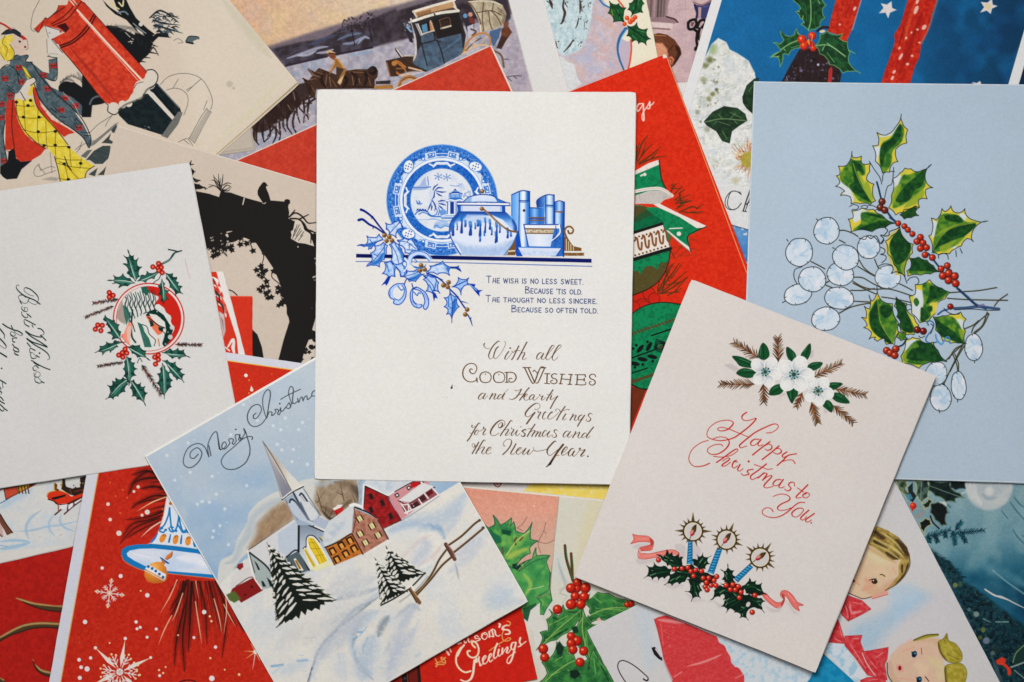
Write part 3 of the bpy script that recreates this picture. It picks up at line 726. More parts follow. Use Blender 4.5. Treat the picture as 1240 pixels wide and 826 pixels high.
 poly('620,490 690,500 750,560 820,610 880,620 920,570 880,520 890,480 930,465 980,480 1040,540 1090,610 1165,648 1100,660 1115,718 1060,690 1000,620 960,550 930,530 930,590 900,660 830,680 760,640 680,560',(222,124,116));m = mask('620,490 690,500 750,560 820,610 880,620 920,570 880,520 890,480 930,465 980,480 1040,540 1090,610 1165,648 1100,660 1115,718 1060,690 1000,620 960,550 930,530 930,590 900,660 830,680 760,640 680,560')
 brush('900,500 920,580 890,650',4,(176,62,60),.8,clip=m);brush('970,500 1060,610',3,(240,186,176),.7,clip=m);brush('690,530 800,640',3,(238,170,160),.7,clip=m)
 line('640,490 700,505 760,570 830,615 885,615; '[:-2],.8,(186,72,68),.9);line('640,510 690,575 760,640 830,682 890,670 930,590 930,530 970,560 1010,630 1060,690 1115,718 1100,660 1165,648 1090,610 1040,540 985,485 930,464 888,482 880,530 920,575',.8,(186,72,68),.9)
 part('printed_holly')
 F(770,660,120)
 GD = (22,46,36);GM = (34,92,56)
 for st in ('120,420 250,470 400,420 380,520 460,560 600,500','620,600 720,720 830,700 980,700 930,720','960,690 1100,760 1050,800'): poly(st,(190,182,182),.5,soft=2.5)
 def hl(p,strokes,lit=None):
  p = sag(V(p),.14);poly(p,GD);m = mask(p)
  for s_ in strokes: line(s_,1.6,GM,.9,clip=m,taper=(.4,.3),pen=0)
  for s_ in (lit or []): line(s_,1.3,(170,206,160),.85,clip=m,taper=(.5,.3))
  line(p,.5,(16,34,28),.9,sm=False,closed=True)
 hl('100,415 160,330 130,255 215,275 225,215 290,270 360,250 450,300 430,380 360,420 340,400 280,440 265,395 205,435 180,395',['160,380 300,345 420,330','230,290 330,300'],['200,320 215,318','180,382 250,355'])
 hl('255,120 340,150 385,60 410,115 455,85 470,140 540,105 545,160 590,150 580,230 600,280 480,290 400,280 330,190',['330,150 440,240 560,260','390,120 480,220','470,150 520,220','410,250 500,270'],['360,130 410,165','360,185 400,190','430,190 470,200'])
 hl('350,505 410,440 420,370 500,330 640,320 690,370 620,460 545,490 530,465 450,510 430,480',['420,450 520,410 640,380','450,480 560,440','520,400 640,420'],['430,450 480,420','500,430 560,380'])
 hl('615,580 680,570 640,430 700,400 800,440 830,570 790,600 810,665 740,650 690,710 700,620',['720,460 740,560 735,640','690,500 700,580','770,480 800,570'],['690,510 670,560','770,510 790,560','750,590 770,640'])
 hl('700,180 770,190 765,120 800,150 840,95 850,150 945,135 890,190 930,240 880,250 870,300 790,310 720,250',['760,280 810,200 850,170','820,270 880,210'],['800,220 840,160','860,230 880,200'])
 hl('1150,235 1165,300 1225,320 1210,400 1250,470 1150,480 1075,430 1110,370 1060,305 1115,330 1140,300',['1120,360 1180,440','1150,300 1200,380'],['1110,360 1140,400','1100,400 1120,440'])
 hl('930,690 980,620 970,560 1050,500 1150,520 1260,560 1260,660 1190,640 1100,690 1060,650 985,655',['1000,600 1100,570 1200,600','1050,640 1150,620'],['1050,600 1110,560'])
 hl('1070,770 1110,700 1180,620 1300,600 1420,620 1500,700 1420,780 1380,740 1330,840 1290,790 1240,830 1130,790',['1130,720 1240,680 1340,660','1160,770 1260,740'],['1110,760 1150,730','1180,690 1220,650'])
 F(860,670,120)
 hl('220,135 235,195 300,220 270,250 320,295 250,390 180,360 160,310 185,270 130,200 200,225',['200,240 230,340','250,250 270,310'],['190,270 210,330','200,240 215,270'])
 hl('390,410 460,370 490,310 510,355 575,340 570,390 650,370 640,430 710,520 620,530 540,540 450,500',['430,430 540,420 640,480','470,400 560,390'],['460,400 490,390','590,450 640,470'])
 hl('480,500 560,540 640,560 690,600 640,630 650,680 680,745 590,690 520,680 440,600',['520,580 600,620 650,660','560,560 650,600'],['590,600 640,600','610,640 640,665'])
 hl('150,660 190,610 180,560 280,480 400,500 470,580 420,650 440,720 400,700 300,690 310,670 200,745 210,690',['200,640 300,590 400,570','260,660 360,600','230,590 320,530'],['190,650 220,610','190,600 240,560'])
 hl('300,740 330,690 400,600 500,600 520,680 450,760 480,840 420,800 370,810 380,760',['350,730 430,680 470,640','400,770 440,720'],['390,670 430,690','400,760 410,790'])
 F(770,660,120)
 hl('420,330 560,250 700,240 900,350 1000,380 960,460 1000,540 830,520 700,440 560,380',['480,330 640,350 800,400','800,420 900,480'],['520,330 560,340','700,350 740,360','860,470 880,440'])
 F(860,670,120)
 hl('130,380 220,370 330,380 430,430 430,560 330,600 230,500',['200,440 330,520 400,560'],['300,510 330,540'])
 for x,y in ((150,545),(475,640)): poly(ell(x,y,24,34,30),(206,196,192))
 R = (214,60,40);RD = (120,22,22)
 F(770,660,120)
 dot(362,240,22,(214,206,196));dot(418,275,24,(216,208,198));dot(640,460,24,(212,204,196));dot(960,545,30,(212,204,196));dot(1085,648,26,(212,206,198));dot(830,490,22,(212,204,196))
 for x,y in ((283,188),(483,300),(577,295),(650,283),(687,330),(748,316),(822,328),(722,390),(842,415),(912,412),(1012,396),(978,445),(884,468),(868,525),(940,505),(1003,508),(893,562)): berry(x,y,31,R,RD,(255,214,190),(96,20,20))
 F(860,670,120)
 for x,y in ((200,402),(284,394),(352,418),(252,455),(315,458),(386,488),(366,556),(560,526),(526,738)): berry(x,y,32,R,RD,(255,214,190),(96,20,20))
 def spiral(n,x0,y0,x1,y1,w0,w1):
  part('printed_candle#%d' % n)
  a = np.array([x0,y0],float);b = np.array([x1,y1],float);d = b-a;L = np.hypot(*d);d /= L;q = np.array([-d[1],d[0]])
  poly([U(*(a+q*w0)),U(*(b+q*w1)),U(*(b-q*w1)),U(*(a-q*w0))],(40,140,186));m = mask([U(*(a+q*w0)),U(*(b+q*w1)),U(*(b-q*w1)),U(*(a-q*w0))])
  k = 0;s = 10
  while s < L-4:
   w = w0+(w1-w0)*s/L;p = a+d*s
   line([U(*(p+q*w+d*10)),U(*p),U(*(p-q*w-d*14))],1.0,(18,84,128),.85,clip=m);line([U(*(p+q*w*.6+d*26)),U(*(p-q*w*.2+d*14))],1.5,(150,214,230),.8,clip=m,taper=(.4,.4));s += 36
  line([U(*(a+q*w0)),U(*(b+q*w1))],.8,(14,80,120),.7);line([U(*(a-q*w0)),U(*(b-q*w1))],.8,(14,80,120),.7)
 def halo(n,x,y,r,spikes,fx,fy,wx,wy):
  part('printed_candle#%d/flame' % n)
  for k,(a,l) in enumerate(spikes):
   a = math.radians(a);c,s = math.cos(a),math.sin(a);w = 15 if l < 90 else 22
   poly([U(x+c*r-s*w,y+s*r+c*w),U(x+c*(r+l),y+s*(r+l)),U(x+c*r+s*w,y+s*r-c*w)],(84,66,28));line([U(x+c*r,y+s*r),U(x+c*(r+l*.7),y+s*(r+l*.7))],.6,(140,118,60),.8)
  poly(ell(x,y,r+5,n=40),(205,199,196));line(ell(x,y,r,n=40),1.9,(78,62,30),closed=True);line(ell(x,y,r-17,n=40),.8,(226,214,170),.8,closed=True)
  dx,dy = math.cos(fx),math.sin(fx)
  F0 = lambda u,v: U(wx+dx*u-dy*v,wy+dy*u+dx*v)
  line([U(wx-dx*50,wy-dy*50),U(wx,wy)],.8,(70,60,56));poly([F0(-8,0),F0(30,-30),F0(60,-22),F0(50,20),F0(25,28)],(176,44,56),sm=True);poly([F0(30,-12),F0(100,-32),F0(150,0),F0(90,28),F0(45,24)],(110,84,44),sm=True);poly([F0(10,-24),F0(60,-22),F0(70,0),F0(30,2)],(230,150,150),.9,sm=True);line([F0(70,25),F0(150,0),F0(90,-6)],.9,(48,34,20))
 F(755,610,120)
 spiral(1,838,420,828,755,22,34)
 sp = lambda lst: [(a,l) for a,l in lst]
 halo(1,870,345,120,sp([(-90,125),(-62,60),(-40,50),(-20,55),(0,120),(27,60),(52,75),(75,85),(120,50),(142,70),(163,70),(182,110),(207,75),(228,70),(247,60)]),-1.15,0,848,400)
 F(860,610,120)
 spiral(2,120,560,5,870,30,38)
 halo(2,205,450,122,sp([(-67,110),(-90,70),(-115,60),(-137,50),(-162,85),(180,60),(157,60),(132,60),(88,65),(62,60),(42,60),(20,95),(0,60),(-22,65),(-43,55)]),-.95,0,170,490)
 spiral(3,515,775,320,960,28,34)
 halo(3,625,675,122,sp([(-53,115),(-76,70),(-100,65),(-122,55),(-140,105),(-165,70),(172,65),(147,60),(105,60),(78,60),(55,60),(36,110),(15,70),(-8,75),(-27,70)]),-.62,0,575,700)
 part(None)
 F()
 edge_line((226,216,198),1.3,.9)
 for i in range(5):
  r = random.Random(i+40);dot(r.uniform(840,1050),r.uniform(430,760),.5,(120,100,90),.5)
candles_card()

# ================================================================ pale blue card with variegated holly and white seed pods
def holly_blue_card():
 card('seedpods',[(912.5,99),(1300,103),(1292,586),(896.5,575)],(179,193,206),7,h=.5)
 OL = (30,40,44);YE = (216,196,74);YG = (146,168,58);G1 = (52,110,46);G2 = (24,66,38);WT = (206,212,220)
 part('printed_seed_pods')
 ST = (96,88,52)
 def stems(l):
  for st in l: line(st,1.5,ST,.85);line(V(st)+np.array([.35,.5]),.75,OL,.9)
 def pod(x,y,rx,ry,rot,seed,ol=.85,tip=None):
  o = ell(x,y,rx,ry,rot);poly(o,(204,213,222));m = mask(o)
  wash((168,192,212),.6,m,9,.48,.75,seed);wash((224,222,226),.7,m,9,.55,.75,seed+7);r = random.Random(seed)
  for k in range(4):
   a = r.uniform(0,6.28);brush([U(x+rx*.7*math.cos(a),y+ry*.7*math.sin(a)),U(x+rx*.2*math.cos(a+1),y+ry*.2*math.sin(a+1))],6.5,(132,178,210),.3,clip=m)
  line(o+np.array([[.3*math.sin(k*.9),.3*math.cos(k*1.3)] for k in range(len(o))]),1.05,OL,ol,closed=True)
  for a in (.3,1.8,3.2,4.0,5.1):
   a += seed;line([U(x+rx*math.cos(a),y+ry*math.sin(a)),U(x+rx*.86*math.cos(a+.05),y+ry*.86*math.sin(a+.05))],.8,OL,.8)
  if tip: line(tip,1.1,OL,.9)
 F(940,250,180)
 stems(['290,460 350,490 405,520','525,280 575,305','690,445 740,520 830,580 940,610 1060,660 1135,700','680,500 780,560 860,600','645,590 720,595 800,640 880,680','640,625 720,670 810,690 950,690 1130,745','410,655 470,680','410,640 440,622','620,700 720,700 820,685','645,790 780,797','525,890 620,840 740,812 780,808','520,200 570,200 640,225 680,250','820,440 850,510 900,580 960,640','880,755 980,770 1120,800','640,640 740,690 830,730'])
 pod(420,203,106,112,10,1,tip='345,115 335,105');pod(192,382,112,118,20,2,tip='98,290 88,275');line('175,650 150,600 148,550 165,520 215,505',1.0,OL,.9);pod(180,735,116,84,-14,4,tip='75,790 52,803')
 pod(300,608,114,104,8,3);pod(535,565,112,96,10,6);pod(580,425,112,102,30,5,tip='485,350 470,345');pod(525,765,122,92,8,7);pod(770,340,94,96,0,8);pod(930,590,106,96,0,10,.6)
 F(940,310,180)
 pod(412,525,118,98,-8,11)
 F(1040,330,180)
 stems(['740,170 860,160 1000,150 1150,125','740,215 900,225 1240,232','1080,340 1020,390 960,450 940,500','1070,330 1030,440 960,500','870,600 800,640 750,720','880,610 820,710 760,825','1130,280 1170,230 1240,180','880,470 950,440 1000,400','800,680 830,760 830,830'])
 F(1090,380,150*1240/1032)
 stems(['740,0 690,100 620,165','520,260 450,400 360,590','480,480 470,420 440,340','280,620 330,570 370,590','520,255 440,330 380,390'])
 pod(613,280,74,112,-2,12,tip='617,390 622,408');pod(487,600,62,118,-4,13,tip='480,715 478,735');pod(338,700,88,112,-4,14,tip='330,808 330,825');pod(300,500,90,100,20,15,.6)
 # leaves
 part('printed_holly')
 def vl(p,green,dark=(),white=(),yell=(),k=.1,rib=None,ol=None):
  p0 = V(p);q = sag(p0,k);poly(q,YE);m = mask(q)
  wash((190,196,96),.7,m,5,.4,.7,len(p))
  for s_ in white: poly(s_,WT,.95,sm=True,soft=2.0,clip=m)
  for s_ in green:
   poly(s_,mott(G1,(108,148,52),5,len(s_)),.97,sm=True,soft=2.2,clip=m)
  for s_ in yell: poly(s_,YG,.85,sm=True,soft=2.4,clip=m)
  for s_ in dark: poly(s_,mott(G2,(40,92,44),4,len(s_)),.95,sm=True,soft=2.0,clip=m)
  if rib: line(rib,.9,(150,168,70),.8,clip=m)
  line(q,.95,OL,.9,sm=False,closed=True)
 F(1000,135,210)
 line('365,505 380,560 395,625',2.2,(30,62,96));line('440,720 470,760 500,790',2.6,(40,76,110));line('310,355 350,420 385,470 400,520',.9,OL);line('485,400 480,470 470,520 440,540 420,620',.9,OL);line('405,500 410,450 440,430 490,430',.9,OL)
 vl('540,20 545,75 585,130 580,225 500,270 515,360 480,370 455,435 405,440 355,355 335,245 375,240 365,150 430,170 500,110',['530,90 560,140 540,220 480,280 470,360 440,420 400,430 385,340 400,230 460,190'],['530,90 540,170 480,250 430,300 400,390 385,330 400,240 470,190'],['345,260 395,260 370,350 400,430 360,350','380,180 470,170 520,90 430,150'])
 vl('187,285 195,330 255,320 260,375 320,370 315,430 290,485 345,520 335,560 355,640 320,665 245,660 180,660 175,610 105,600 135,570 70,535 100,510 75,460 100,450 90,390 150,385',['180,340 200,350 270,360 280,450 240,470 300,600 330,655 240,640 180,560 110,500 110,430'],['190,350 250,380 270,440 220,430 270,560 320,650 200,580 170,530 200,500 190,430'],['150,480 80,530 130,600 180,650 200,620 170,540'],['300,500 340,640 270,550','190,350 280,560 260,470'],rib='195,370 240,500 335,655')
 vl('755,378 715,430 720,510 765,545 715,560 725,625 665,630 670,685 615,690 570,720 500,740 450,690 470,600 480,480 530,440 565,405 610,410 640,430 690,420',['720,410 710,530 660,590 600,640 500,690 480,660 540,470 600,450'],['720,410 690,530 640,560 590,640 500,640 560,540 640,470'],['490,430 550,480 520,560 470,570 480,480'],['480,560 540,520 500,640 470,660','700,560 620,610 560,690 680,640'])
 vl('640,675 670,685 640,720 665,745 610,760 560,770 530,740 560,700',[],['640,680 650,740 570,770 535,735'])
 vl('185,710 260,690 340,700 400,740 500,800 420,830 330,860 180,860 175,820 160,770 195,760',['260,720 400,740 490,800 380,850 200,850 250,800'],['300,810 400,780 490,800 380,850 220,850','270,730 380,740 420,770'],['200,720 270,700 300,740 240,780 200,790'])
 line('170,680 200,665 235,680 220,700 190,700',.9,OL);line('250,680 280,670 300,685 280,695 255,690',.9,OL);line('300,670 340,675 370,695 350,710',.9,OL)
 for x,y in ((402,645),(390,688),(422,706)): berry(x,y,25,(124,52,34),(66,24,18),(210,180,160),OL)
 F(1080,230,160)
 vl('900,292 800,330 745,440 765,485 705,455 650,530 600,550 540,600 440,610 380,590 345,430 370,420 370,265 415,285 470,175 500,205 555,150 580,205 640,215 685,175 700,240 770,285',['470,230 600,230 700,300 790,310 700,420 600,520 440,580 380,570 430,300'],['500,240 620,240 660,300 520,290','790,320 700,420 560,480 430,540 370,590 460,440 600,340'],['380,290 430,320 400,440 370,430','640,220 700,240 680,290 640,270','540,530 600,520 600,560'],['450,540 560,440 600,480 500,580','400,440 520,350 680,310 560,360'],rib='380,580 460,440 580,350 850,295')
 line('440,640 440,610 480,595 520,610 530,650',1,OL);line('605,625 600,570',1,OL);line('640,550 660,595',1,OL);line('345,600 440,720',2.4,(44,78,112));line('-20,260 60,320',2.2,(44,78,112))
 poly('-40,430 60,360 130,460 190,530 170,640 130,720 120,800 40,800 -10,700 -60,560',(196,186,110));vl('75,350 130,470 200,510 195,590 160,640 130,700 125,810 60,780 20,700 -40,600 -60,480 0,430',['75,370 180,520 150,650 110,780 60,760 0,650 -20,500'],['75,370 120,450 180,520 140,640 60,700 10,640 -20,500'],[],['100,660 140,680 115,790 80,740'])
 vl('165,640 250,630 330,660 390,710 445,770 360,790 270,800 150,810 140,760 180,720',['190,640 300,650 430,770 300,790 160,780'],['180,640 300,650 430,765 320,760 170,760 190,700'])
 F(940,250,180)
 line('870,310 895,270 870,240 900,240 930,200 910,180 940,150',1.1,OL);line('900,250 940,240 945,210 1000,190 1030,170',1.1,OL);line('860,300 880,310 900,280',1,OL)
 line('870,340 905,360 900,390 870,400 910,410 915,440 880,470',1,OL);line('850,500 900,480 960,490 975,530 960,560 1000,545 1060,570 1090,640',1,OL);line('1095,620 1120,595 1170,590 1190,630 1160,665',1,OL);line('690,265 740,275 760,250 790,270 830,245 860,290',1,OL)
 F(1040,330,180)
 vl('150,120 190,235 280,260 330,420 330,500 300,600 230,600 215,550 155,575 130,560 140,540 85,555 105,500 40,460 70,440 22,375 60,385 45,280 90,305 85,190 110,240 140,200',['160,220 270,270 320,420 310,500 280,600 200,560 110,480 80,380 100,300'],['150,230 170,330 180,430 280,590 200,560 110,480 90,360','180,280 270,280 270,350 220,380 180,340'],['200,430 250,430 310,530 290,600 240,540','280,350 320,330 330,400 300,440'],[],rib='155,200 165,330 190,440 290,600')
 vl('310,205 400,260 400,310 460,370 500,440 460,520 400,520 350,490 330,440 350,420 315,370 325,330 295,280',['320,220 390,270 400,330 450,430 470,500 360,480 320,370'],['310,215 390,270 400,330 440,420 450,500 360,480 320,370 310,290'])
 line('400,270 430,270 440,300 410,315',.9,OL)
 vl('590,60 640,110 690,130 760,165 720,220 660,250 640,340 580,410 510,420 440,340 420,200 470,180 470,100 520,100',['530,100 600,90 750,165 660,240 590,260 600,360 560,400 510,400 540,260'],['600,110 740,165 620,230 560,260 590,180','520,290 580,350 560,400 520,400','570,290 610,280 610,320 580,330'],['480,140 560,180 540,260 500,330 440,310 460,210','440,340 510,320 500,420'],[],k=.06)
 poly('455,240 480,210 505,250 480,285',G1,.95,sm=True);poly('610,270 660,245 640,350',YE)
 vl('620,370 700,360 760,350 850,330 895,390 870,440 890,490 885,600 830,590 770,590 700,570 640,480',['630,380 780,370 860,480 880,600 760,560 680,520'],['630,380 700,430 800,500 880,600 760,560 670,520 640,440'],['770,410 860,390 870,470 820,470','650,380 740,390 700,420'],['830,470 890,500 860,560'])
 line('580,440 570,410 600,405 625,430 610,480 570,530 560,570 600,590 650,580',1.8,(56,112,156),.9);line('640,520 650,560 690,600 720,550 750,540 760,590',2.2,(84,150,196),.85);line('600,430 620,450 600,510',1,OL)
 vl('390,560 450,540 500,550 560,590 620,580 660,650 735,745 640,750 560,760 500,800 360,760 350,700',['480,570 600,590 640,650 720,740 520,770 380,740 390,660'],['480,570 560,580 620,600 700,730 560,740 400,720 440,640 500,620'],['400,580 480,560 470,620 390,650'],['360,660 420,700 380,760'])
 vl('330,495 390,500 400,560 350,570 315,540',['340,500 390,510 380,560 330,550']);line('400,550 370,600 330,620',2.2,(40,66,90));line('500,530 520,545 550,530',1,OL)
 line('795,300 900,295 1000,285 1170,305',3.4,(72,96,128));line('820,130 900,200 980,270 1060,300',3.2,(58,88,124));line('830,140 900,210 990,285',1.0,OL);line('800,312 950,305 1060,315 1170,315',1.0,OL);line('1000,280 1040,270',3,(120,110,150),.7);line('660,350 700,320 740,310',2.2,(56,96,140));line('710,300 740,330 790,350 840,345',1,OL)
 R = (190,56,34);RD = (84,22,16)
 part('printed_holly/berries')
 F(1080,230,160)
 for i,(x,y) in enumerate(((60,315),(118,342),(150,375),(193,415),(268,445),(235,485),(292,497),(268,550),(325,542),(312,610),(380,635),(520,712),(462,742),(535,772),(478,800),(595,805),(535,838))): berry(x,y,31 if i > 3 else 27,R,RD,(240,170,140),OL)
 F(1040,330,180)
 for x,y in ((700,28),(750,8),(800,32),(748,66),(808,92)): berry(x,y,32,R,RD,(240,170,140),OL)
 for x,y in ((232,652),(308,638),(262,672),(300,692)): berry(x,y,30,(180,58,34),RD,(240,180,150),OL)
 for x,y in ((488,478),(538,490)): berry(x,y,29,(126,34,28),(66,16,16),(230,160,140),OL)
 berry(764,285,25,(150,40,34),RD,(230,160,140),OL)
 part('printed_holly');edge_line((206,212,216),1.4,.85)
 part(None)
 F();dot(1188,200,3,(150,150,130),.35,soft=2);dot(1178,230,2,(150,150,130),.3,soft=2)
holly_blue_card()

# ================================================================ village in the snow
def village_card():
 card('village',[(175.5,551.5),(449,394),(639.5,728),(365.5,886)],(226,224,218),8.2,h=.6)
 PAP = (222,220,214)
 part('printed_sky')
 F()
 q = C.quad;e = 1.3
 ins = np.array([q[0]+C.u*e+C.v*e*2.0,q[1]-C.u*e+C.v*e*2.0,q[2]-C.u*e-C.v*e,q[3]+C.u*e-C.v*e])
 sky = mask(ins)
 poly(ins,lin(260,520,330,700,(184,194,203),(176,190,203),(152,178,203)))
 wash((160,182,204),.25,sky,30,.4,.7,5,3);wash((196,204,212),.2,sky,26,.5,.75,8,3)
 wash((128,166,202),.3,mask('180,600 330,560 330,760 250,740',soft=40)*sky,24,.35,.7,12)
 r = random.Random(5)
 F(160,430,400)
 for x,y in ((132,377),(218,440),(300,455),(262,550),(316,522),(430,490),(290,552),(348,578),(370,300),(306,660),(302,684),(362,712),(418,186),(575,236),(640,253),(625,280),(558,280),(530,265),(605,355),(562,356),(545,335),(658,410),(600,400),(470,245),(245,560),(160,470),(210,330),(330,640)): dot(x,y,6,(216,220,222),.75,soft=1.2);dot(x+24,y-12,3.5,(206,212,218),.5,soft=1)
 spatter('60,380 680,30 680,460 540,460 480,560 420,620 330,800 200,600',70,(208,214,218),.4,.9,.5,9)
 # far wooded hill
 part('printed_woods')
 F(260,610,150)
 hill = '30,760 40,640 70,560 180,500 230,350 320,200 340,100 420,0 520,-70 620,-120 740,-140 800,-170 860,-230 960,-250 1080,-250 1200,-230 1320,-240 1420,-240 1420,60 1200,170 840,180 340,480 180,680 150,830 40,830'
 poly(hill,(206,206,202),sm=True,soft=2);m = mask(V(hill),sm=True)
 brush('100,600 200,560 260,420 330,300 380,150 480,50 620,-30 760,-60',11,(170,182,192),.55,clip=m)
 brush('300,400 380,280 440,180 560,80',6,(178,186,194),.4,clip=m)
 poly('340,440 420,300 430,200 560,60 680,-20 790,20 800,140 620,290 340,470',mott((156,122,86),(136,104,74),5,3),.72,soft=10,clip=m)
 poly('200,640 260,600 330,500 360,560 300,660',(150,112,96),.55,soft=5,clip=m)
 scribble('250,620 340,420 430,190 560,40 720,-40 800,140 620,290 340,470',420,[(96,72,50),(170,134,92),(206,192,172),(120,88,60)],-62,9,.7,.6,seed=3)
 scribble('120,640 230,420 330,230 420,60 600,-60 520,100 380,300 240,560',70,[(196,190,182),(160,150,140),(214,212,208)],-60,8,.8,.4,seed=6)
 brush('340,460 620,285 800,150',3,(70,52,42),.7,clip=m)
 F(380,570,190)
 poly('20,120 60,70 400,70 400,260 300,270 120,385 40,330 0,240',mott((168,148,122),(146,122,98),5,4),.8,soft=7,clip=m)
 scribble('0,240 60,90 400,60 390,270 120,385',420,[(96,74,54),(180,160,128),(74,58,44),(150,124,92)],-58,10,.7,.65,seed=8)
 brush('0,100 60,110 120,90 200,80',8,(178,190,200),.6,clip=m)
 for st in ('240,240 225,180 205,80','225,190 175,170','60,300 40,220 20,160','120,380 150,320 190,290','385,270 375,180 385,100','330,250 300,180','30,250 60,200','90,340 100,260'): line(st,.9,(60,46,36),.8,taper=(1,.4),clip=m)
 brush('60,310 130,380 200,350',4,(54,44,34),.7,clip=m);brush('385,150 375,260',4,(50,40,34),.6,clip=m)
 brush('300,120 360,180 380,250',12,(64,52,46),.6,clip=m);brush('60,280 160,330 300,230',9,(92,72,56),.5,clip=m);brush('160,90 260,110 340,150',10,(120,100,84),.5,clip=m)
 # snowfield
 F(160,430,400)
 part('printed_snow')
 snow = V('300,900 340,850 420,770 480,740 560,780 700,760 860,690 960,640 1090,560 1240,470 1600,600 1500,1200 500,1500')
 poly(snow,(216,213,207),soft=1.0,clip=sky);m = mask(snow)*sky
 wash((200,206,214),.6,m,34,.45,.75,21,3);wash((224,218,208),.5,m,26,.5,.75,23,2)
 F(400,559,400)
 for st,w,c,a in (('220,260 330,230 440,200 520,110',12,(168,186,206),.7),('210,290 300,250 400,250',8,(160,180,204),.7),('330,260 400,250 430,290',5,(120,156,192),.75),('430,280 470,210 490,150',5,(176,188,204),.6),('140,340 250,275 360,265 410,300 380,360 340,400',7,(226,222,214),.8),
     ('350,290 360,330 300,390',7,(176,186,202),.55),('330,390 390,350 420,310',3,(206,188,186),.7),('250,380 330,300 380,275',3,(206,190,188),.5),('470,400 480,440',4,(180,188,198),.5),('470,350 520,320 570,290',9,(182,190,206),.6),('440,420 500,370 560,330',6,(186,194,208),.6),
     ('0,500 80,480 180,430',6,(186,192,200),.6),('10,520 100,500 190,470',3,(160,170,182),.6),('0,610 60,570 150,520 200,480',4,(172,182,192),.7),('-10,680 30,620 90,560 160,520',3,(150,164,178),.7),('90,640 120,600 180,560',7,(170,190,210),.7),
     ('85,610 80,680 110,760 160,800',5,(176,192,208),.8),('100,640 120,640',5,(96,150,196),.75),('130,690 140,660',4,(110,158,198),.75),('200,720 260,640 300,560 330,540',7,(176,186,202),.6),('220,760 300,660 330,600',4,(190,198,208),.7),('160,760 180,700 170,640',8,(206,212,216),.7),
     ('590,540 620,510 640,490',12,(176,192,208),.6),('680,480 640,530 720,520',9,(180,194,208),.55),('320,600 440,540 560,560',10,(220,216,210),.6),('240,590 300,540 340,560',3,(150,164,180),.5)): brush(st,w*2.1,c,a*.8,clip=m)
 F(300,690,210)
 for st,w,c,a in (('440,800 470,680 530,540 640,430 760,330 860,250 940,190',2.0,(120,134,150),.75),('450,790 500,640 560,540 700,410 830,310',7,(182,192,204),.6),('430,800 460,700',4,(60,70,84),.7),('170,690 250,680',7,(90,150,196),.7),('230,700 180,740',7,(160,190,214),.5),('355,652 425,646',7,(80,144,190),.7),('360,610 400,615',2,(130,168,200),.6),('400,490 490,485',4,(176,186,192),.6),('360,720 420,725',3,(190,200,200),.6),
     ('620,220 760,170 930,140',4,(168,176,188),.7),('600,120 720,60 800,0',10,(194,198,204),.6),('520,400 700,260 860,150',12,(204,204,204),.6),('400,540 560,390 700,300',9,(200,200,202),.5),('650,600 660,680',4,(170,190,206),.6),('690,640 700,760',5,(200,208,212),.6),
     ('760,500 780,480',6,(90,150,198),.8),('800,470 850,410',5,(140,176,206),.6),('825,600 830,540',6,(90,150,198),.7),('750,560 770,430 840,330',3,(150,164,180),.7),('760,580 800,690 900,790',3,(160,172,186),.8),('930,480 960,400 1010,330',5,(110,126,142),.7),('900,470 860,560 850,680',8,(190,200,210),.6),('1010,720 1040,600 1120,470',7,(178,188,204),.6),('1200,620 1230,600',7,(170,190,208),.6),('940,690 960,700',8,(180,198,210),.6),('1080,420 1160,310 1200,250',5,(186,194,206),.6),('1030,640 1080,560',3,(150,166,190),.6)): brush(st,w*2.1,c,a*.8,clip=m)
 for st,w_,c_,a_ in (('500,640 590,520 720,400 880,300',26,(186,190,198),.55),('640,560 700,450 820,340',18,(190,194,202),.5),('820,780 840,640 900,480',26,(178,190,204),.6),('700,790 660,690 670,600',18,(196,202,210),.6),('1000,780 1060,620 1180,430',24,(188,194,206),.55),('560,150 740,90 900,50',22,(200,200,202),.5),('120,300 60,420 150,560',24,(206,208,210),.5),('200,560 330,470 480,380',20,(206,204,202),.5),('240,740 330,690 440,650',16,(186,198,210),.5)): brush(st,w_,c_,a_,clip=m)
 F()
 wash((224,221,214),.35,m,3,.5,.8,44);wash((186,190,196),.3,m,2,.6,.9,45)
 # red barn behind,left of the church
 part('printed_barn')
 F(0,559,400)
 poly('866,490 880,460 945,432 990,470 985,485 905,530 890,510',(140,36,34));poly('868,440 880,415 940,392 975,420 950,436 884,470 866,480',(210,206,204));poly('888,398 893,385 912,380 914,396 900,408',(146,44,44));line('885,468 945,433 990,470',.8,(80,24,24))
 scribble('880,460 945,432 990,470 905,530',20,[(170,54,48),(100,24,26)],-25,8,.7,.6);dot(945,470,5,(70,20,20));dot(920,500,4,(70,20,20));poly('850,500 880,485 905,515 880,530 860,520',(96,112,60),soft=2)
 # church
 part('printed_church')
 F(260,610,150)
 poly('340,480 830,150 1090,265 1100,260 1200,610 960,680 700,760 600,830 470,860 400,720',(178,186,194))
 poly('340,470 800,150 835,160 835,470 720,530 640,640 560,640',(208,207,208));poly('630,300 830,165 833,465 720,520 640,480',(186,196,208),.9,soft=1.5)
 poly('340,490 380,500 530,640 620,830 470,860 400,720',(168,178,176));line('350,490 530,640 625,830',2.0,(44,46,48));line('330,470 385,715 470,850',1.7,(226,224,220));line('345,490 400,690',1.0,(60,62,62))
 poly('395,570 425,600 455,660 435,665',(36,40,40));poly('465,770 490,780 515,830 480,830',(36,40,40));poly('520,735 560,770 590,830 555,830',(36,40,40))
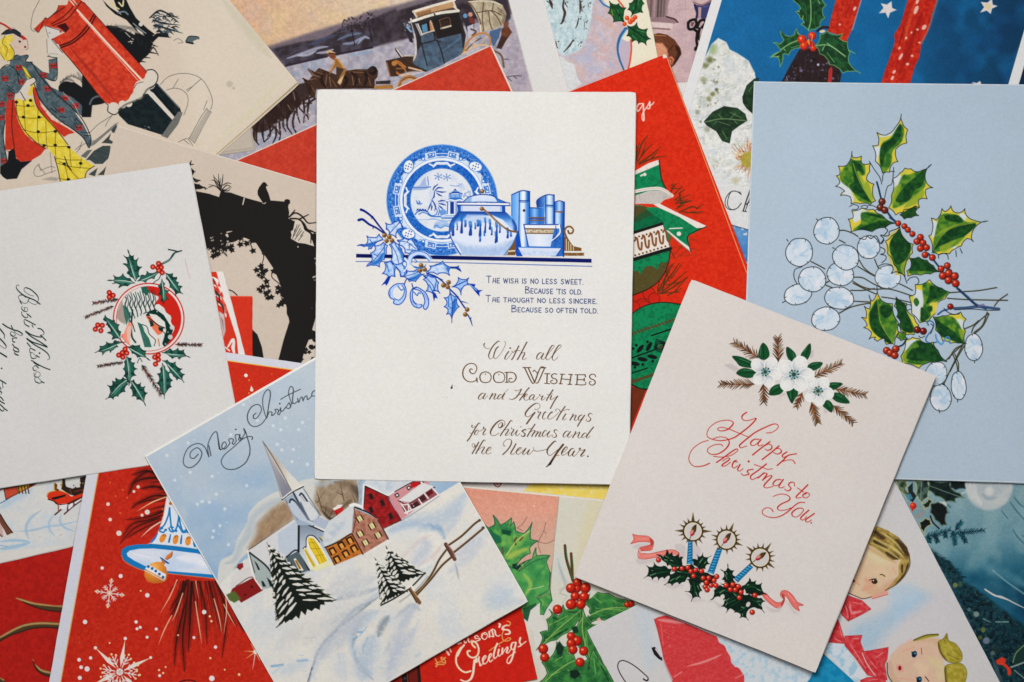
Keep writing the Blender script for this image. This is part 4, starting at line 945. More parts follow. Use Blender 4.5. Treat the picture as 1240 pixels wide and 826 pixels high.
 poly('715,540 830,475 960,660 850,700 780,690',(92,106,112));line('715,535 832,468 945,665',1.8,(36,42,48));scribble('715,540 830,480 950,660 850,700',20,(60,74,82),75,8,.7,.6)
 poly('790,555 810,545 890,665 850,680',(222,220,214));poly('803,570 820,560 868,650 848,660',(206,160,52));line('810,570 855,650',1,(90,60,20))
 poly('838,160 1090,270 1080,330 1090,440 1200,605 960,670 840,480',lin(0,160,0,620,(122,134,152),(176,186,198),(214,214,208)));line('842,170 840,480',2.6,(32,36,44));line('842,168 960,220 1088,275',2.2,(36,40,48));line('830,148 960,200 1098,262',3.2,(226,225,222));scribble('845,180 1080,280 1080,420 900,420',26,[(96,110,130),(200,206,212)],78,9,.7,.5,seed=5)
 poly('885,450 905,430 915,440 920,350 950,320 990,330 1040,380 1090,470 1140,570 1000,650 960,640',(228,225,214));line('885,450 905,430 915,440 918,350 950,316 1000,328 1050,385',1.1,(40,44,50))
 poly('930,360 950,335 985,345 1030,400 1080,480 1130,570 1050,612 1000,520 950,440',(222,196,54));poly('892,460 915,450 960,530 1020,630 990,645 940,560',(218,190,50))
 m2 = mask('930,360 950,335 985,345 1030,400 1080,480 1130,570 1050,612 1000,520 950,440','892,460 915,450 960,530 1020,630 990,645 940,560')
 for st in ('960,350 1010,440 1090,590','985,350 1040,450 1110,580','945,400 1000,500 1050,600','905,470 960,560 1005,640','930,390 1000,390','960,450 1060,450','1000,520 1090,510'): line(st,.8,(164,132,30),.8,clip=m2)
 brush('960,420 1010,520',3,(240,224,120),.6,clip=m2);line('915,445 955,520 1010,610',1.4,(206,204,190));poly('960,640 1150,575 1200,608 1000,680',(222,218,176),.9,soft=2);dot(1070,345,16,(200,190,120));line('1050,340 1085,380',1,(60,60,50))
 # steeple
 F(300,520,150)
 poly('150,120 420,440 555,570 350,700 300,560 230,330',(196,190,184));poly('150,120 180,190 300,400 435,610 350,695 310,560 230,330',lin(180,400,420,500,(178,174,178),(140,140,152)));poly('160,140 430,610 550,568 420,440 260,250',lin(300,400,420,400,(190,180,168),(216,212,204)));line('150,120 230,240 340,430 435,610',1.0,(86,84,92));line('150,120 230,330 300,540 330,680',.8,(150,146,150))
 line('345,702 440,632 558,572',1.6,(48,50,58));line('350,690 440,620 555,560',1.4,(226,224,218))
 poly('370,700 455,640 640,900 640,960 500,960',(164,176,192));poly('465,640 555,590 720,850 640,960 600,860',(204,208,212));line('460,640 560,826 660,960',2.4,(66,74,92));line('375,705 500,900',1,(110,116,126));line('560,595 730,860',1.0,(110,110,108))
 for st in ('420,760 425,710 445,700 480,730 520,800','520,660 535,640 560,665 605,735'): line(st,2.0,(48,54,66))
 line('430,760 440,725 470,745 500,805',1.3,(214,216,218));line('530,665 555,700 590,750',1.6,(176,180,186));line('490,820 520,810',1.6,(220,220,220));line('585,755 625,738',1.6,(230,230,228))
 F(260,610,150)
 poly('730,0 800,-20 960,170 1040,120 1090,160 1100,260 960,205 830,150 780,90',(190,198,208));poly('800,-20 870,-10 960,170 930,165',(96,106,126),.8,soft=1);poly('860,-20 950,-20 1040,110 960,175',(208,210,212));line('860,-20 960,172 1045,118 950,-20',.8,(120,124,130))
 poly('975,190 1050,130 1130,170 1110,260',(176,184,200),.9)
 # tan house
 part('printed_houses')
 F(380,570,190)
 poly('150,310 170,280 215,270 235,300 225,340 185,365',(190,44,44));poly('150,300 190,270 230,268 215,290 160,315',(224,220,214));line('185,365 180,330',.8,(90,24,26))
 poly('85,470 120,400 290,275 330,270 310,300 300,490 90,605 70,560',(206,208,210));wash((180,190,204),.7,mask('85,470 160,400 240,350 260,440 120,560 70,560',soft=6),5,.3,.7,6)
 poly('318,300 500,375 590,540 390,660 300,490',mott((186,136,116),(160,108,90),3,6));line('318,295 330,380 310,490',1.2,(110,80,70));line('325,290 420,325 505,375',2.0,(44,40,44));line('500,375 590,540',1.5,(50,44,44));line('290,275 330,268 430,310 510,360 512,376',3.4,(226,225,224))
 def win(l,w,h,c=(30,26,24),lt=(222,212,160)):
  for x,y in l:
   poly(V('%g,%g %g,%g %g,%g %g,%g' % (x,y,x+w*.86,y-w*.5,x+w*.86+h*.5,y-w*.5+h*.86,x+h*.5,y+h*.86)),lt)
   line('%g,%g %g,%g' % (x,y,x+h*.5,y+h*.86),1.5,c,sm=False);line('%g,%g %g,%g' % (x+w*.86,y-w*.5,x+w*.86+h*.5,y-w*.5+h*.86),1.5,c,sm=False);line('%g,%g %g,%g' % (x+w*.4,y-w*.25,x+w*.4+h*.5,y-w*.25+h*.86),.6,(140,110,80),.8)
 win([(335,372),(432,430),(338,492),(480,502),(380,562)],42,42)
 poly('95,610 280,500 305,510 385,655 170,745',mott((198,128,58),(176,104,44),3,7));line('88,606 200,560 285,502 305,505',1.6,(52,40,34));line('95,610 165,745',1.3,(70,46,34));line('305,505 388,660',1.6,(70,44,30))
 for x,y in ((120,625),(190,580),(258,540),(155,690),(225,645),(290,605)):
  poly('%g,%g %g,%g %g,%g %g,%g' % (x,y,x+34,y-18,x+56,y+20,x+22,y+40),(222,160,80));line('%g,%g %g,%g %g,%g %g,%g' % (x+22,y+40,x,y,x+34,y-18,x+56,y+20),2.0,(38,28,24),sm=False)
 # red house
 poly('400,120 580,200 690,390 545,455 500,370 390,300',mott((170,42,44),(140,30,34),3,8));scribble('400,120 580,200 690,390 545,455 500,370 390,300',40,[(200,70,66),(110,22,26)],-25,9,.7,.5)
 line('395,115 385,300',2.2,(228,226,224));line('405,120 395,290',1.0,(50,20,22));line('405,125 590,205 690,390',1.4,(60,22,24))
 poly('395,95 420,72 780,72 760,95 600,190 570,192',(206,210,214));line('400,110 480,145 575,192 640,165 790,80',2.2,(226,226,224));line('405,120 575,200',1,(50,30,34));wash((178,190,204),.6,mask('430,90 760,74 640,140 560,170',soft=5),5,.3,.7,3)
 for x,y in ((430,190),(520,240),(430,295),(585,345)): poly('%g,%g %g,%g %g,%g %g,%g' % (x,y,x+26,y-16,x+46,y+30,x+20,y+44),(52,34,36))
 poly('590,200 740,110 900,80 960,180 860,260 720,370 690,385',(206,150,154));scribble('590,200 740,110 860,90 940,180 720,370',30,[(190,110,118),(226,196,196)],-28,9,.7,.5)
 poly('760,95 870,72 880,85 800,130 770,140',(186,36,40));line('640,165 790,85 860,75',1.2,(50,36,40));
 for x,y in ((642,190),(735,132),(835,90)): poly('%g,%g %g,%g %g,%g %g,%g' % (x,y,x+20,y-12,x+32,y+8,x+12,y+20),(228,226,222));line('%g,%g %g,%g %g,%g %g,%g %g,%g' % (x,y,x+20,y-12,x+32,y+8,x+12,y+20,x,y),1.2,(40,26,30),sm=False)
 poly('670,235 860,95 950,125 760,250',(216,216,214));line('670,238 755,258 955,130',1.3,(60,50,54));scribble('700,235 870,110 930,125 760,240',18,(186,190,198),-30,12,.8,.5)
 poly('680,255 760,262 945,140 985,190 720,335',(150,84,90));line('690,260 740,340',1.6,(228,226,224));line('830,225 860,270',1.6,(228,226,224));line('875,180 905,220',1.6,(228,226,224));line('745,262 770,310',1.6,(228,226,224));line('940,140 985,190',1.6,(228,226,224))
 poly('760,275 815,240 840,270 780,305',(76,40,46));poly('830,215 870,190 890,225 850,250',(76,40,46));poly('885,175 930,148 945,175 905,205',(110,30,36));line('720,335 860,270 985,190',1.6,(224,222,220));line('700,290 725,330',1.0,(60,40,44));spatter('700,280 980,160 985,195 720,350',24,(232,230,228),.5,.9,.8,4)
 line('705,270 745,265 750,320 720,330',1.2,(228,226,222),sm=False)
 line('690,395 800,330 990,200',1.1,(140,140,150),.7);line('545,460 690,392',1,(80,30,34))
 # trees
 def fir(n,apex,lf,rt,rows,seed):
  part('printed_fir_tree#%d' % n)
  a,l,q = np.array(U(*apex)),np.array(U(*lf)),np.array(U(*rt));r = random.Random(seed);DK = (24,32,26)
  mid = (l+q)/2;ax = (mid-a)/np.hypot(*(mid-a));zig = []
  for e0,e1,sg in ((a,q,1),(q,l,0),(l,a,-1)):
   m_ = rows*2 if sg else 9
   for k in range(m_):
    o = e0+(e1-e0)*k/m_;e = e0+(e1-e0)*(k+.7)/m_;c = (a+l+q)/3
    zig += [o+(c-o)*r.uniform(.03,.16),e+(e-c)*r.uniform(-.03,.07)+ax*r.uniform(-.5,2.2)]
  poly(zig,DK,.97);line([a-ax*2,a+ax*8],1.2,DK,taper=(.3,1));m = mask(zig)
  for k in range(rows):
   s = (k+.8)/rows
   for T in (l,q):
    t = a+(T-a)*s;c = a+(mid-a)*s*.86;d = t-c;W = np.hypot(*d)
    line([c+d*.55,c+d*.8+ax*W*.06,t+ax*1.6+d*.05],2.0,DK,taper=(1,.2));line([c+d*.8+ax*2.4,t+ax*2.8+d*.02],1.0,r.choice([(150,148,52),(62,96,46),(170,160,70)]),.85,taper=(.4,.4))
    p = .12
    while p < .9:
     e = min(.97,p+r.uniform(.14,.5));o = r.uniform(-1.3,1.3)-W*.05;w = r.uniform(1.9,3.6)*(.8+.4*s)
     line([c+d*p+ax*(o-.8),c+d*(p+e)/2+ax*(o+.2),c+d*e+ax*(o+1.8)],w,(222,220,213),.96,taper=(.45,.3))
     if r.random() < .4: line([c+d*(p+.05)+ax*(o+1.6),c+d*e+ax*(o+3)],.8,(44,74,44),.9,taper=(.5,.3),clip=m)
     p = e+r.uniform(.0,.13)
 F(300,620,150*1240/885)
 fir(1,(140,226),(205,822),(628,626),11,3)
 F(430,590,210)
 fir(2,(226,428),(205,720),(500,618),7,5)
 fir(3,(143,512),(178,835),(385,735),8,8)
 line('185,845 290,790 400,715 500,612',1.8,(24,32,26),.95);line('320,820 440,730 520,640',1.4,(150,150,150),.5,soft=1)
 # fence
 part('printed_fence')
 BR = (108,82,58);DK = (62,44,32)
 for st in ('425,765 500,690 560,600 600,520 650,450','660,420 760,350 850,265 893,235'): line(st,2.9,(182,160,126));line(st,2.0,BR,sm=True);line(V(st)+np.array([.5,.6]),.8,DK)
 for st in ('440,770 540,660 620,560 700,490','700,470 800,390 920,290'): line(st,3.0,(186,164,128));line(st,2.0,BR);line(V(st)+np.array([.5,.7]),.8,DK)
 line('648,408 680,460 712,515',4.6,(112,76,64));line('660,410 700,460 716,500',1.4,(168,130,112));line('642,415 690,500',1.1,DK)
 line('392,725 430,780 460,825',4.6,(126,92,62));line('400,720 450,790',1.2,(190,160,120));line('385,730 440,825',1.2,DK);line('375,720 400,705 420,735',2.4,(228,226,222));dot(890,237,10,(90,70,60));dot(914,290,10,(90,70,60))
 brush('715,540 730,600 745,660',2.4,(160,164,160),.6)
 # lettering
 part('printed_lettering')
 F(160,430,400)
 K = (44,54,62)
 g = lambda s: script(s,.95,K,.25,100)
 g('248,372 232,388 218,382 222,362 245,348 262,368 250,400 222,422 198,415 193,390 210,350 245,332 272,345 288,382; 288,382 284,340 300,300 316,288 322,310 326,345 332,356; 288,340 296,378; 322,310 330,355')
 F(210,430,180)
 g('380,780 395,788 425,775 442,748 428,725 408,742 405,775 428,785 450,765 472,735; 472,735 462,706 480,698 502,706 492,736 505,744 525,715; 525,715 515,672 535,664 552,672 544,704 556,710 566,690; 555,662 556,690 572,696 598,650; 598,650 586,612 602,640 620,700 638,770 636,830; 636,830 600,900 520,950 440,948 400,900 420,840 500,770 580,700 630,680 660,685 655,705')
 g('690,485 670,500 668,525 690,530 715,500 735,455 720,420 690,413 650,435 620,490 620,545 645,585 685,597 735,575 775,525; 775,525 760,480 745,410 750,340 780,292 805,300 808,345 795,420 780,522; 780,520 800,475 822,480 820,505 838,498; 838,498 856,470 846,456 862,452 878,462 870,488 882,498 896,470')
 g('888,462 894,440 896,462 910,468 930,445; 925,450 950,420 964,398 972,412 978,432 960,446 938,438; 975,430 990,402; 985,402 968,350 960,308 976,264 996,272 1000,305 994,385 1008,406 1034,388; 895,370 960,332 1060,285; 1036,362 1046,396 1058,362 1074,350 1082,382 1094,352 1112,340 1120,372 1152,345; 1190,292 1162,308 1154,338 1180,342')
 dot(887,405,7,K);dot(520,620,7,K)
 part(None)
village_card()

# ================================================================ white card with holly roundel,lying on its side
def roundel_card():
 card('roundel',[(-160,254.5),(229.5,197),(295,546),(-95,605)],(211,209,207),7.4,h=.5)
 part(None);F()
 line([(229.3,198),(262,372),(294.5,545)],1.6,(212,200,148),.8,sm=False)
 part('printed_roundel')
 GD = (24,60,54);GM = (46,104,90);RED = (198,46,36)
 F(85,300,180)
 def brn(b,t,w,s):
  b_,t_ = np.array(b,float),np.array(t,float);r = random.Random(s);d = t_-b_;L = np.hypot(*d);d /= L;q = np.array([-d[1],d[0]])
  line([U(*b_),U(*t_)],w*.28*_f[2],(62,44,40),.9,taper=(1,.4),sm=False)
  for k in range(150):
   c = b_+d*L*r.random();e = c+q*r.choice((-1,1))*w*r.uniform(.4,.8)+d*w*r.uniform(.2,.8);line([U(*c),U(*e)],.7,r.choice([(48,40,38),(150,60,54),(60,40,36),(46,80,70)]),.8,taper=(1,.3))
 brn((400,430),(190,465),26,1);brn((360,490),(125,580),24,2)
 F(85,380,180)
 brn((440,405),(230,440),24,3);brn((880,255),(1095,260),26,4);brn((600,430),(760,675),34,5)
 F(85,300,180)
 cx,cy,R = 655,592,294
 poly(ell(cx,cy,R,n=60),(214,212,208));m = mask(ell(cx,cy,R-24,n=60))
 line(ell(cx,cy,R,n=60),1.5,RED,closed=True);line(ell(cx,cy,R-24,n=60),.8,(206,90,80),closed=True)
 poly('640,320 700,300 800,330 880,430 930,560 920,690 860,790 790,860 830,760 870,680 840,620 840,570 800,540 780,500 740,470 690,480 700,440 740,410 650,370',RED,clip=m)
 poly('360,560 400,520 440,420 470,560 460,640 420,620',(150,130,120),.7,soft=2.5,clip=m)
 # hooded figure with striped cap
 HD = (30,46,44)
 poly('430,420 480,350 590,320 650,370 740,420 690,490 640,540 600,610 560,590 540,640 520,760 480,720 500,620 460,560',(210,210,206),clip=m)
 for i in range(7):
  x = 450+i*38
  line('%g,%g %g,%g %g,%g %g,%g %g,%g' % (x,400-i*8,x+20,430,x+8,480-i*4,x+30,530,x+(4-i)*14+10,600-i*12),1.7,HD,.9,clip=m,taper=(.6,.6));line('%g,%g %g,%g %g,%g' % (x+18,380-i*5,x+36,450,x+24,510-i*3),1.0,GD,.8,clip=m)
 poly('590,330 640,320 660,370 640,400 600,370',GM,clip=m);poly('440,480 480,500 500,560 470,650 450,560',GM,.85,soft=1,clip=m);line('520,520 510,640 515,740 545,790',2.2,GD,.9,clip=m);line('500,540 490,630 480,700',1.2,GD,.8,clip=m)
 poly('630,560 660,530 710,510 780,560 830,640 860,680 830,780 790,830 770,810 800,690 770,620 700,560 640,580',GD,clip=m)
 spatter('630,560 660,500 740,480 800,540 860,680 830,780 790,830 790,690 700,560',40,(206,208,204),.7,1.4,.8,3,clip=m)
 for x,y in ((770,520),(825,590),(850,665),(835,745)): dot(x,y,20,(206,208,204),.9)
 poly('660,550 720,560 790,620 800,690 770,740 740,720 700,640',(216,213,208),clip=m);poly('630,570 670,570 690,600 780,690 760,720 730,730 690,680',(226,124,92),clip=m)
 poly('660,600 690,620 700,650 670,660',GD,clip=m);poly('735,660 780,670 770,700 740,690',GD,clip=m);line('650,580 700,620 740,650 790,670',1.4,HD,clip=m);line('735,760 745,820',1.4,(200,130,90),clip=m)
 poly('540,620 590,640 640,690 690,790 640,830 600,760',(214,213,209),clip=m);poly('560,620 600,640 620,700 660,760 680,830 620,830 590,720',GM,.9,clip=m);scribble('560,620 600,640 660,760 690,830 620,830 590,720',40,[GD,(200,206,202)],60,5,.8,.7,clip=m);line('600,640 640,660 660,720 710,770 700,820',.9,HD,clip=m)
 poly('430,760 470,660 500,610 520,640 490,820 440,800',(232,150,128),clip=m);poly('470,690 490,650 510,660 500,760 480,790',(214,196,188),.8,clip=m);line('440,720 430,770 460,810',1,(200,90,80),clip=m)
 line('500,610 520,640 540,700',1.2,HD,clip=m);line('750,690 790,720 770,800',1.0,HD,.8,clip=m)
 part('printed_holly')
 def lf(p,rib,k=.13):
  q = sag(V(p),k);poly(q,GM);m = mask(q);wash(GD,.8,m,4,.42,.65,len(p));brush(V(rib)+np.array([1.6,1.6]),2.6,(96,150,134),.7,clip=m);line(rib,.9,(204,218,206),.95,taper=(1,.3));line(q,.7,(18,48,44),.95,sm=False,closed=True)
 lf('545,280 500,240 475,215 490,190 440,135 480,140 445,65 490,80 480,15 510,70 530,65 535,105 570,85 560,150 600,160 570,200 580,240','545,270 515,180 490,90')
 lf('540,295 480,320 405,335 420,310 350,300 375,285 310,272 370,265 360,230 410,245 440,215 460,245 500,255','530,290 440,275 340,272')
 lf('560,280 590,230 625,235 640,195 670,215 730,190 745,205 700,260 660,260 630,290','565,285 650,250 740,205')
 lf('795,210 855,215 850,240 890,245 880,275 905,290 900,320 935,325 915,350 940,385 895,380 880,400 850,340 830,330 825,290 800,260','800,220 850,290 900,360')
 lf('765,260 790,300 785,340 825,360 800,390 820,430 790,440 780,470 755,440 760,400 735,390 750,340 735,320','765,275 775,350 780,450')
 line('760,215 740,260 710,280 690,300',1.0,GD);line('765,135 830,100 870,45 930,25',2.4,GD,taper=(1,.6));line('820,15 870,25 900,35',1.6,GD);line('770,130 840,95 880,45',.8,(150,180,168));line('960,90 970,160 1000,260',.5,(190,110,120),.6)
 F(85,380,180)
 lf('420,210 350,215 360,190 310,160 340,150 320,110 300,90 305,65 275,45 290,10 330,45 370,55 375,75 410,90 400,130 425,150','415,205 370,140 305,50')
 lf('430,235 385,250 400,275 360,300 335,325 325,305 270,345 265,320 205,325 250,290 245,270 300,255 300,235 360,245 375,220','420,240 330,285 240,318')
 lf('480,275 520,260 560,265 580,260 590,290 635,310 625,345 665,390 610,360 580,360 560,365 550,345 515,330 500,300','490,285 560,325 640,370')
 lf('470,355 510,370 500,395 540,410 530,440 560,460 530,480 550,515 510,530 505,580 490,560 490,600 475,560 470,540 445,520 460,490 440,460 455,440 450,400','472,365 485,450 492,560')
 lf('480,550 480,590 455,620 460,650 415,665 400,690 370,690 360,715 340,700 295,715 330,670 335,640 310,595 350,600 350,560 385,565 380,535 420,550 440,530','470,555 410,600 330,690')
 lf('510,560 530,550 560,590 590,575 590,610 625,605 620,650 645,660 620,700 630,770 600,725 555,715 550,690 515,690 520,650 500,620','515,570 560,640 620,745')
 lf('765,325 800,310 830,290 850,310 900,285 905,305 950,300 950,325 1000,365 955,355 910,380 900,360 850,375 830,355','775,330 860,340 960,345')
 lf('770,390 810,385 840,410 880,400 880,430 935,460 915,480 955,505 935,530 950,575 905,540 890,555 860,520 850,500 830,490 815,440','780,395 850,460 940,560')
 lf('770,410 790,440 800,470 830,490 825,520 855,555 835,580 845,610 810,640 785,710 770,660 750,640 745,600 720,580 745,550 725,500 755,490 750,460','772,420 782,540 785,690')
 line('560,410 580,370 600,400',.9,GD);line('400,230 430,240 460,235',1,GD)
 F(85,300,180)
 part('printed_holly/berries')
 def rb(l):
  for x,y in l:
   dot(x,y,21,(192,36,30));line(ell(x,y,20,n=12),.7,(132,20,20),.8,closed=True);dot(x,y,8,(228,170,130),.95);dot(x+1,y+1,4,(200,70,50),.8)
 rb([(737,132),(690,160),(732,170),(760,165),(740,190),(768,208),(326,374),(358,398),(326,412),(230,645),(268,648),(210,680),(256,692)])
 F(85,380,180)
 rb([(458,295),(472,328),(435,325),(405,345),(440,362),(735,345),(705,362),(736,383),(712,420)])
 part('printed_lettering')
 K = (32,58,54)
 g = lambda s,w=.5,pen=.85: script(s,w,K,pen,28,1)
 F(10,340,55*1240/649)
 g('155,75 135,58 115,80 125,120 175,175 240,220 310,250 380,280 455,335; 365,220 300,200 240,160 225,125 245,100 310,120 380,175 425,230 430,280 410,330 360,335 300,300 285,270 310,255; 285,275 270,315 220,320 165,275 145,235 165,210 210,205 250,235; 165,290 190,330',.6)
 g('205,360 190,385 210,425 255,440 280,415 265,385 230,385 235,415; 190,445 200,490 240,525 280,520 260,460; 280,480 325,520; 225,575 235,555 300,585 385,630; 225,575 240,620 295,655; 340,630 355,665')
 F(15,390,55*1240/568)
 g('320,80 360,90 395,130 385,160 350,165 375,185 420,230; 165,115 230,155 300,180 360,190; 170,125 240,185 340,245 430,305; 180,205 250,250 340,280 435,315; 185,215 270,280 380,345 445,400 465,455 440,475; 185,260 225,310',.6)
 g('215,340 230,330 285,355; 215,345 225,385 250,380; 225,400 240,450 280,455 300,440 260,390; 300,420 335,440; 240,480 320,530 400,570 470,595; 270,510 330,545; 255,570 290,545 325,575; 255,575 275,610 300,600; 270,640 280,680 320,690 350,660 330,625 295,630 290,660; 280,700 290,745 340,765 365,745 320,695; 360,745 395,760');dot(340,390,12,K)
 F(0,385,35*1240/526)
 g('50,110 130,165 240,215 330,240 400,285 410,310 380,320 310,290 250,230; 205,140 230,200; 215,245 190,270 200,310 240,335 275,320 265,280 225,255; 225,375 290,360 300,375; 225,380 235,430 265,440; 230,480 250,515; 250,545 245,580 280,610 335,620; 265,530 320,560 345,595 340,625; 265,635 280,660 330,680',.6,1.0)
 g('-10,190 40,250 80,310 80,375; -10,370 60,440 110,510 105,550 70,550 20,515 -20,480; -20,625 40,660 120,710',.6,1.2)
 F(0,435,20*1240/220)
 g('-5,275 30,295 78,325; 30,300 40,380; -5,370 15,400 -5,420; 0,430 25,445 10,470; -5,500 20,515 45,550; -5,550 20,570 58,592; -5,600 20,620 50,650; -5,660 20,685 50,690 45,665; 60,660 95,685',.5,1.0);dot(22,122,12,K)
 part(None)
roundel_card()

# ================================================================ cream card: figure posting a letter in a leaning red pillar box
def postbox_card():
 card('postbox',[(-298,119),(94,-223),(361,101),(-31,443)],(206,193,178),6.2,h=.5)
 F();part(None)
 BK = (34,36,38)
 # aged edges
 part('printed_paper_tint')
 m0 = mask([(40,-20),(292,-20),(361,101),(150,290),(40,200)])
 wash((212,203,188),.55,mask([(190,-20),(300,-20),(362,101),(300,160),(240,200),(220,60)],soft=30),relabel=True)
 brush([(280,-2),(359,99)],6,(196,188,150),.7);brush([(359,102),(262,187)],5,(206,194,140),.8);brush([(340,100),(300,140),(262,172)],8,(206,198,172),.5)
 brush([(270,0),(300,36),(328,70)],14,(186,182,160),.35);line([(281,-2),(360.4,101)],.9,(222,212,170),.9,sm=False);line([(360,101.5),(262,187)],.8,(150,134,84),.7,sm=False)
 dot(278,102,4,(170,160,146),.5,soft=3);spatter('200,10 340,110 280,160 200,100',20,(160,148,132),.3,.7,.5,3);dot(283,107,1.4,(150,140,130),.5,soft=1)
 # bushes and tree in black
 part('printed_bushes')
 F(0,0,180)
 poly('880,225 940,215 1020,240 1120,290 1200,330 1240,380 1230,430 1180,450 1160,530 1060,430 950,310',BK,sm=True,soft=1.2)
 for st in ('1045,270 1085,310','1070,350 1110,345','1100,320 1155,360','1090,340 1100,365'): line(st,1.2,(206,198,188),taper=(.6,.6))
 poly('490,720 540,680 600,690 650,730 690,740 690,620 760,680 860,790 870,860 700,880 560,840 500,780',BK,sm=True,soft=1.2);brush('640,600 670,640 690,700',4,(110,112,112),.5);brush('500,690 560,660 620,680',4,(90,92,92),.6)
 dot(535,735,13,(206,200,190));line('565,700 595,750',1.3,(206,198,188));dot(632,770,8,(206,200,190));line('525,715 545,725',1,(206,200,190));brush('1000,260 1100,230 1160,280',3,(110,110,106),.5)
 F(30,90,150*1240/953)
 poly('440,20 600,160 560,190 520,230 510,330 440,330 430,180 380,170 300,150 260,110 300,70 380,60 440,100',BK,sm=False,soft=1);line('500,230 520,190 560,170 600,180',2.2,(96,106,114));
 F(120,0,150*1240/688)
 poly('20,0 60,40 120,80 180,120 220,180 300,200 320,185 380,180 390,210 330,205 300,235 250,210 210,175 150,110 90,80 40,35',BK);poly('80,-5 150,-5 170,40 205,100 270,160 310,190 280,210 200,150 130,90 100,50',BK)
 line('60,5 85,35 110,50',1.6,(206,198,150));line('110,15 130,35 135,5',1.8,(206,200,160));line('105,70 140,65 160,80',2.0,(110,128,136));line('215,170 250,200 280,240',1.6,(206,198,188));dot(232,135,12,(206,198,188));line('190,130 225,160 260,185',1.2,(140,150,154))
 for st in ('210,310 240,290 300,265 330,310','230,330 270,300 310,250','225,340 260,345','240,318 285,322','270,240 325,260','280,290 330,300','200,270 250,260 300,230'): line(st,2.2,BK,.9,taper=(1,.3))
 poly('200,180 260,200 300,240 280,290 225,350 180,300',BK,soft=2)
 r = random.Random(21)
 for k in range(46):
  x = r.uniform(300,430);y = r.uniform(72,190)+(x-360)*.15;L = r.uniform(16,40);line('%g,%g %g,%g %g,%g' % (x-L*.5,y+r.uniform(-8,8),x,y-5,x+L*.6,y+r.uniform(0,14)),r.uniform(1.2,3),r.choice([(40,52,60),BK,(70,84,92),(104,118,124)]),.9,taper=(.5,.2))
 for st in ('280,100 330,60 380,75 445,105','300,110 360,130 450,140','310,140 380,160 465,185','330,160 360,190 400,210','320,70 340,55','400,95 440,90'): line(st,2.4,(40,52,60),.95,taper=(.6,.2))
 poly('480,225 500,200 545,200 555,215 520,230 530,245 490,240',(96,108,112));line('480,230 500,202 550,205 555,218',.9,BK);line('485,235 520,242',2,BK);line('415,225 440,215 465,235 440,240',.7,(90,90,88),.8)
 brush('60,150 150,150 210,180',4,(100,104,104),.5);brush('20,-20 60,-30',4,(100,100,98),.5)
 # pillar box
 for k in range(60):
  t = k/60;x = 900+320*t+r.uniform(-20,20);y = 225+190*t*t+r.uniform(-14,14);F(0,0,180);line('%g,%g %g,%g' % (x,y,x+r.uniform(-6,20),y-r.uniform(8,40)),.7,(54,56,56),.6,taper=(1,.3))
  x = 500+200*t;y = 700-60*math.sin(t*3.1)+r.uniform(-8,8);line('%g,%g %g,%g' % (x,y,x+r.uniform(-10,14),y-r.uniform(6,30)),.7,(54,56,56),.6,taper=(1,.3))
 part('printed_pillar_box')
 F(0,0,180)
 RD = mott((194,62,42),(208,82,56),3,5)
 poly('575,-10 660,-10 700,20 1225,600 1215,640 1120,720 1110,770 1070,830 980,900 870,850 640,560 435,325 540,270 480,240 370,215 320,270 285,240 375,150 400,155 470,90 490,45 560,40',RD)
 m = mask('575,-10 660,-10 700,20 1225,600 1215,640 1120,720 1110,770 1070,830 980,900 870,850 640,560 435,325 540,270 480,240 370,215 320,270 285,240 375,150 400,155 470,90 490,45 560,40')
 brush('570,380 760,600 960,840',4,(140,44,40),.5,clip=m);brush('680,20 1215,610',4,(170,50,38),.6,clip=m);brush('500,400 700,640 860,830',6,(206,86,60),.4,clip=m);wash((160,48,36),.35,m,4,.5,.8,8)
 scribble('575,0 1225,600 980,890 435,325',160,[(176,54,38),(214,92,64)],47,7,.6,.35,seed=2,clip=m)
 for st in ('490,385 600,340 700,250 790,110','505,400 620,350 730,250 800,130'): line(st,2.0,(70,26,28),.85,clip=m)
 for st in ('430,200 540,130 640,20','440,215 570,150 680,10','380,155 460,110 540,60'): line(st,1.6,(90,34,32),.8,clip=m)
 poly('470,215 545,190 580,240 545,275 530,255',(74,28,30));scribble('470,215 545,190 580,240 545,275',12,(150,50,40),30,6,.7,.8)
 line('645,85 930,400 1190,675',2.2,(222,206,190),sm=False);line('660,120 920,410 1150,670',.9,(222,190,170),.9,sm=False);line('580,0 620,45',1.2,(224,206,190));line('600,-10 640,35',1.0,(224,206,190))
 line('435,325 640,560 870,850 980,900',1.0,(74,28,32));line('490,45 470,95 400,155 375,150 345,220 320,270 285,240',.8,(70,40,40));line('700,20 1225,600',.9,(80,30,34));line('330,0 280,100 258,200 265,250 290,262',.7,(90,88,86),.8)
 F(120,0,150*1240/688)
 poly('100,610 190,560 290,490 320,460 450,600 460,640 380,765 350,750 240,715 160,690 110,640',(30,40,44));m = mask('100,610 190,560 290,490 320,460 450,600 460,640 380,765 350,750 240,715 160,690 110,640');wash((44,56,60),.6,m,4,.4,.7,4)
 poly('283,505 300,515 428,660 415,675 270,520',(206,198,188));line('300,500 435,650',1.2,(22,28,30));line('330,475 445,600',.9,(120,130,132));poly('345,755 440,620 465,625 440,690 380,768',(116,116,112));scribble('345,755 440,610 465,625 380,770',40,[BK,(170,166,160)],40,6,.8,.8);spatter('230,700 290,700 290,725 230,715',6,(206,200,190),.5,.9,.9)
 for x,y,r in ((80,600,32),(130,580,22),(165,575,20),(190,545,20),(220,530,24),(235,485,40),(262,500,22),(290,430,36),(285,470,26),(300,450,24)): dot(x,y,r,(207,198,186))
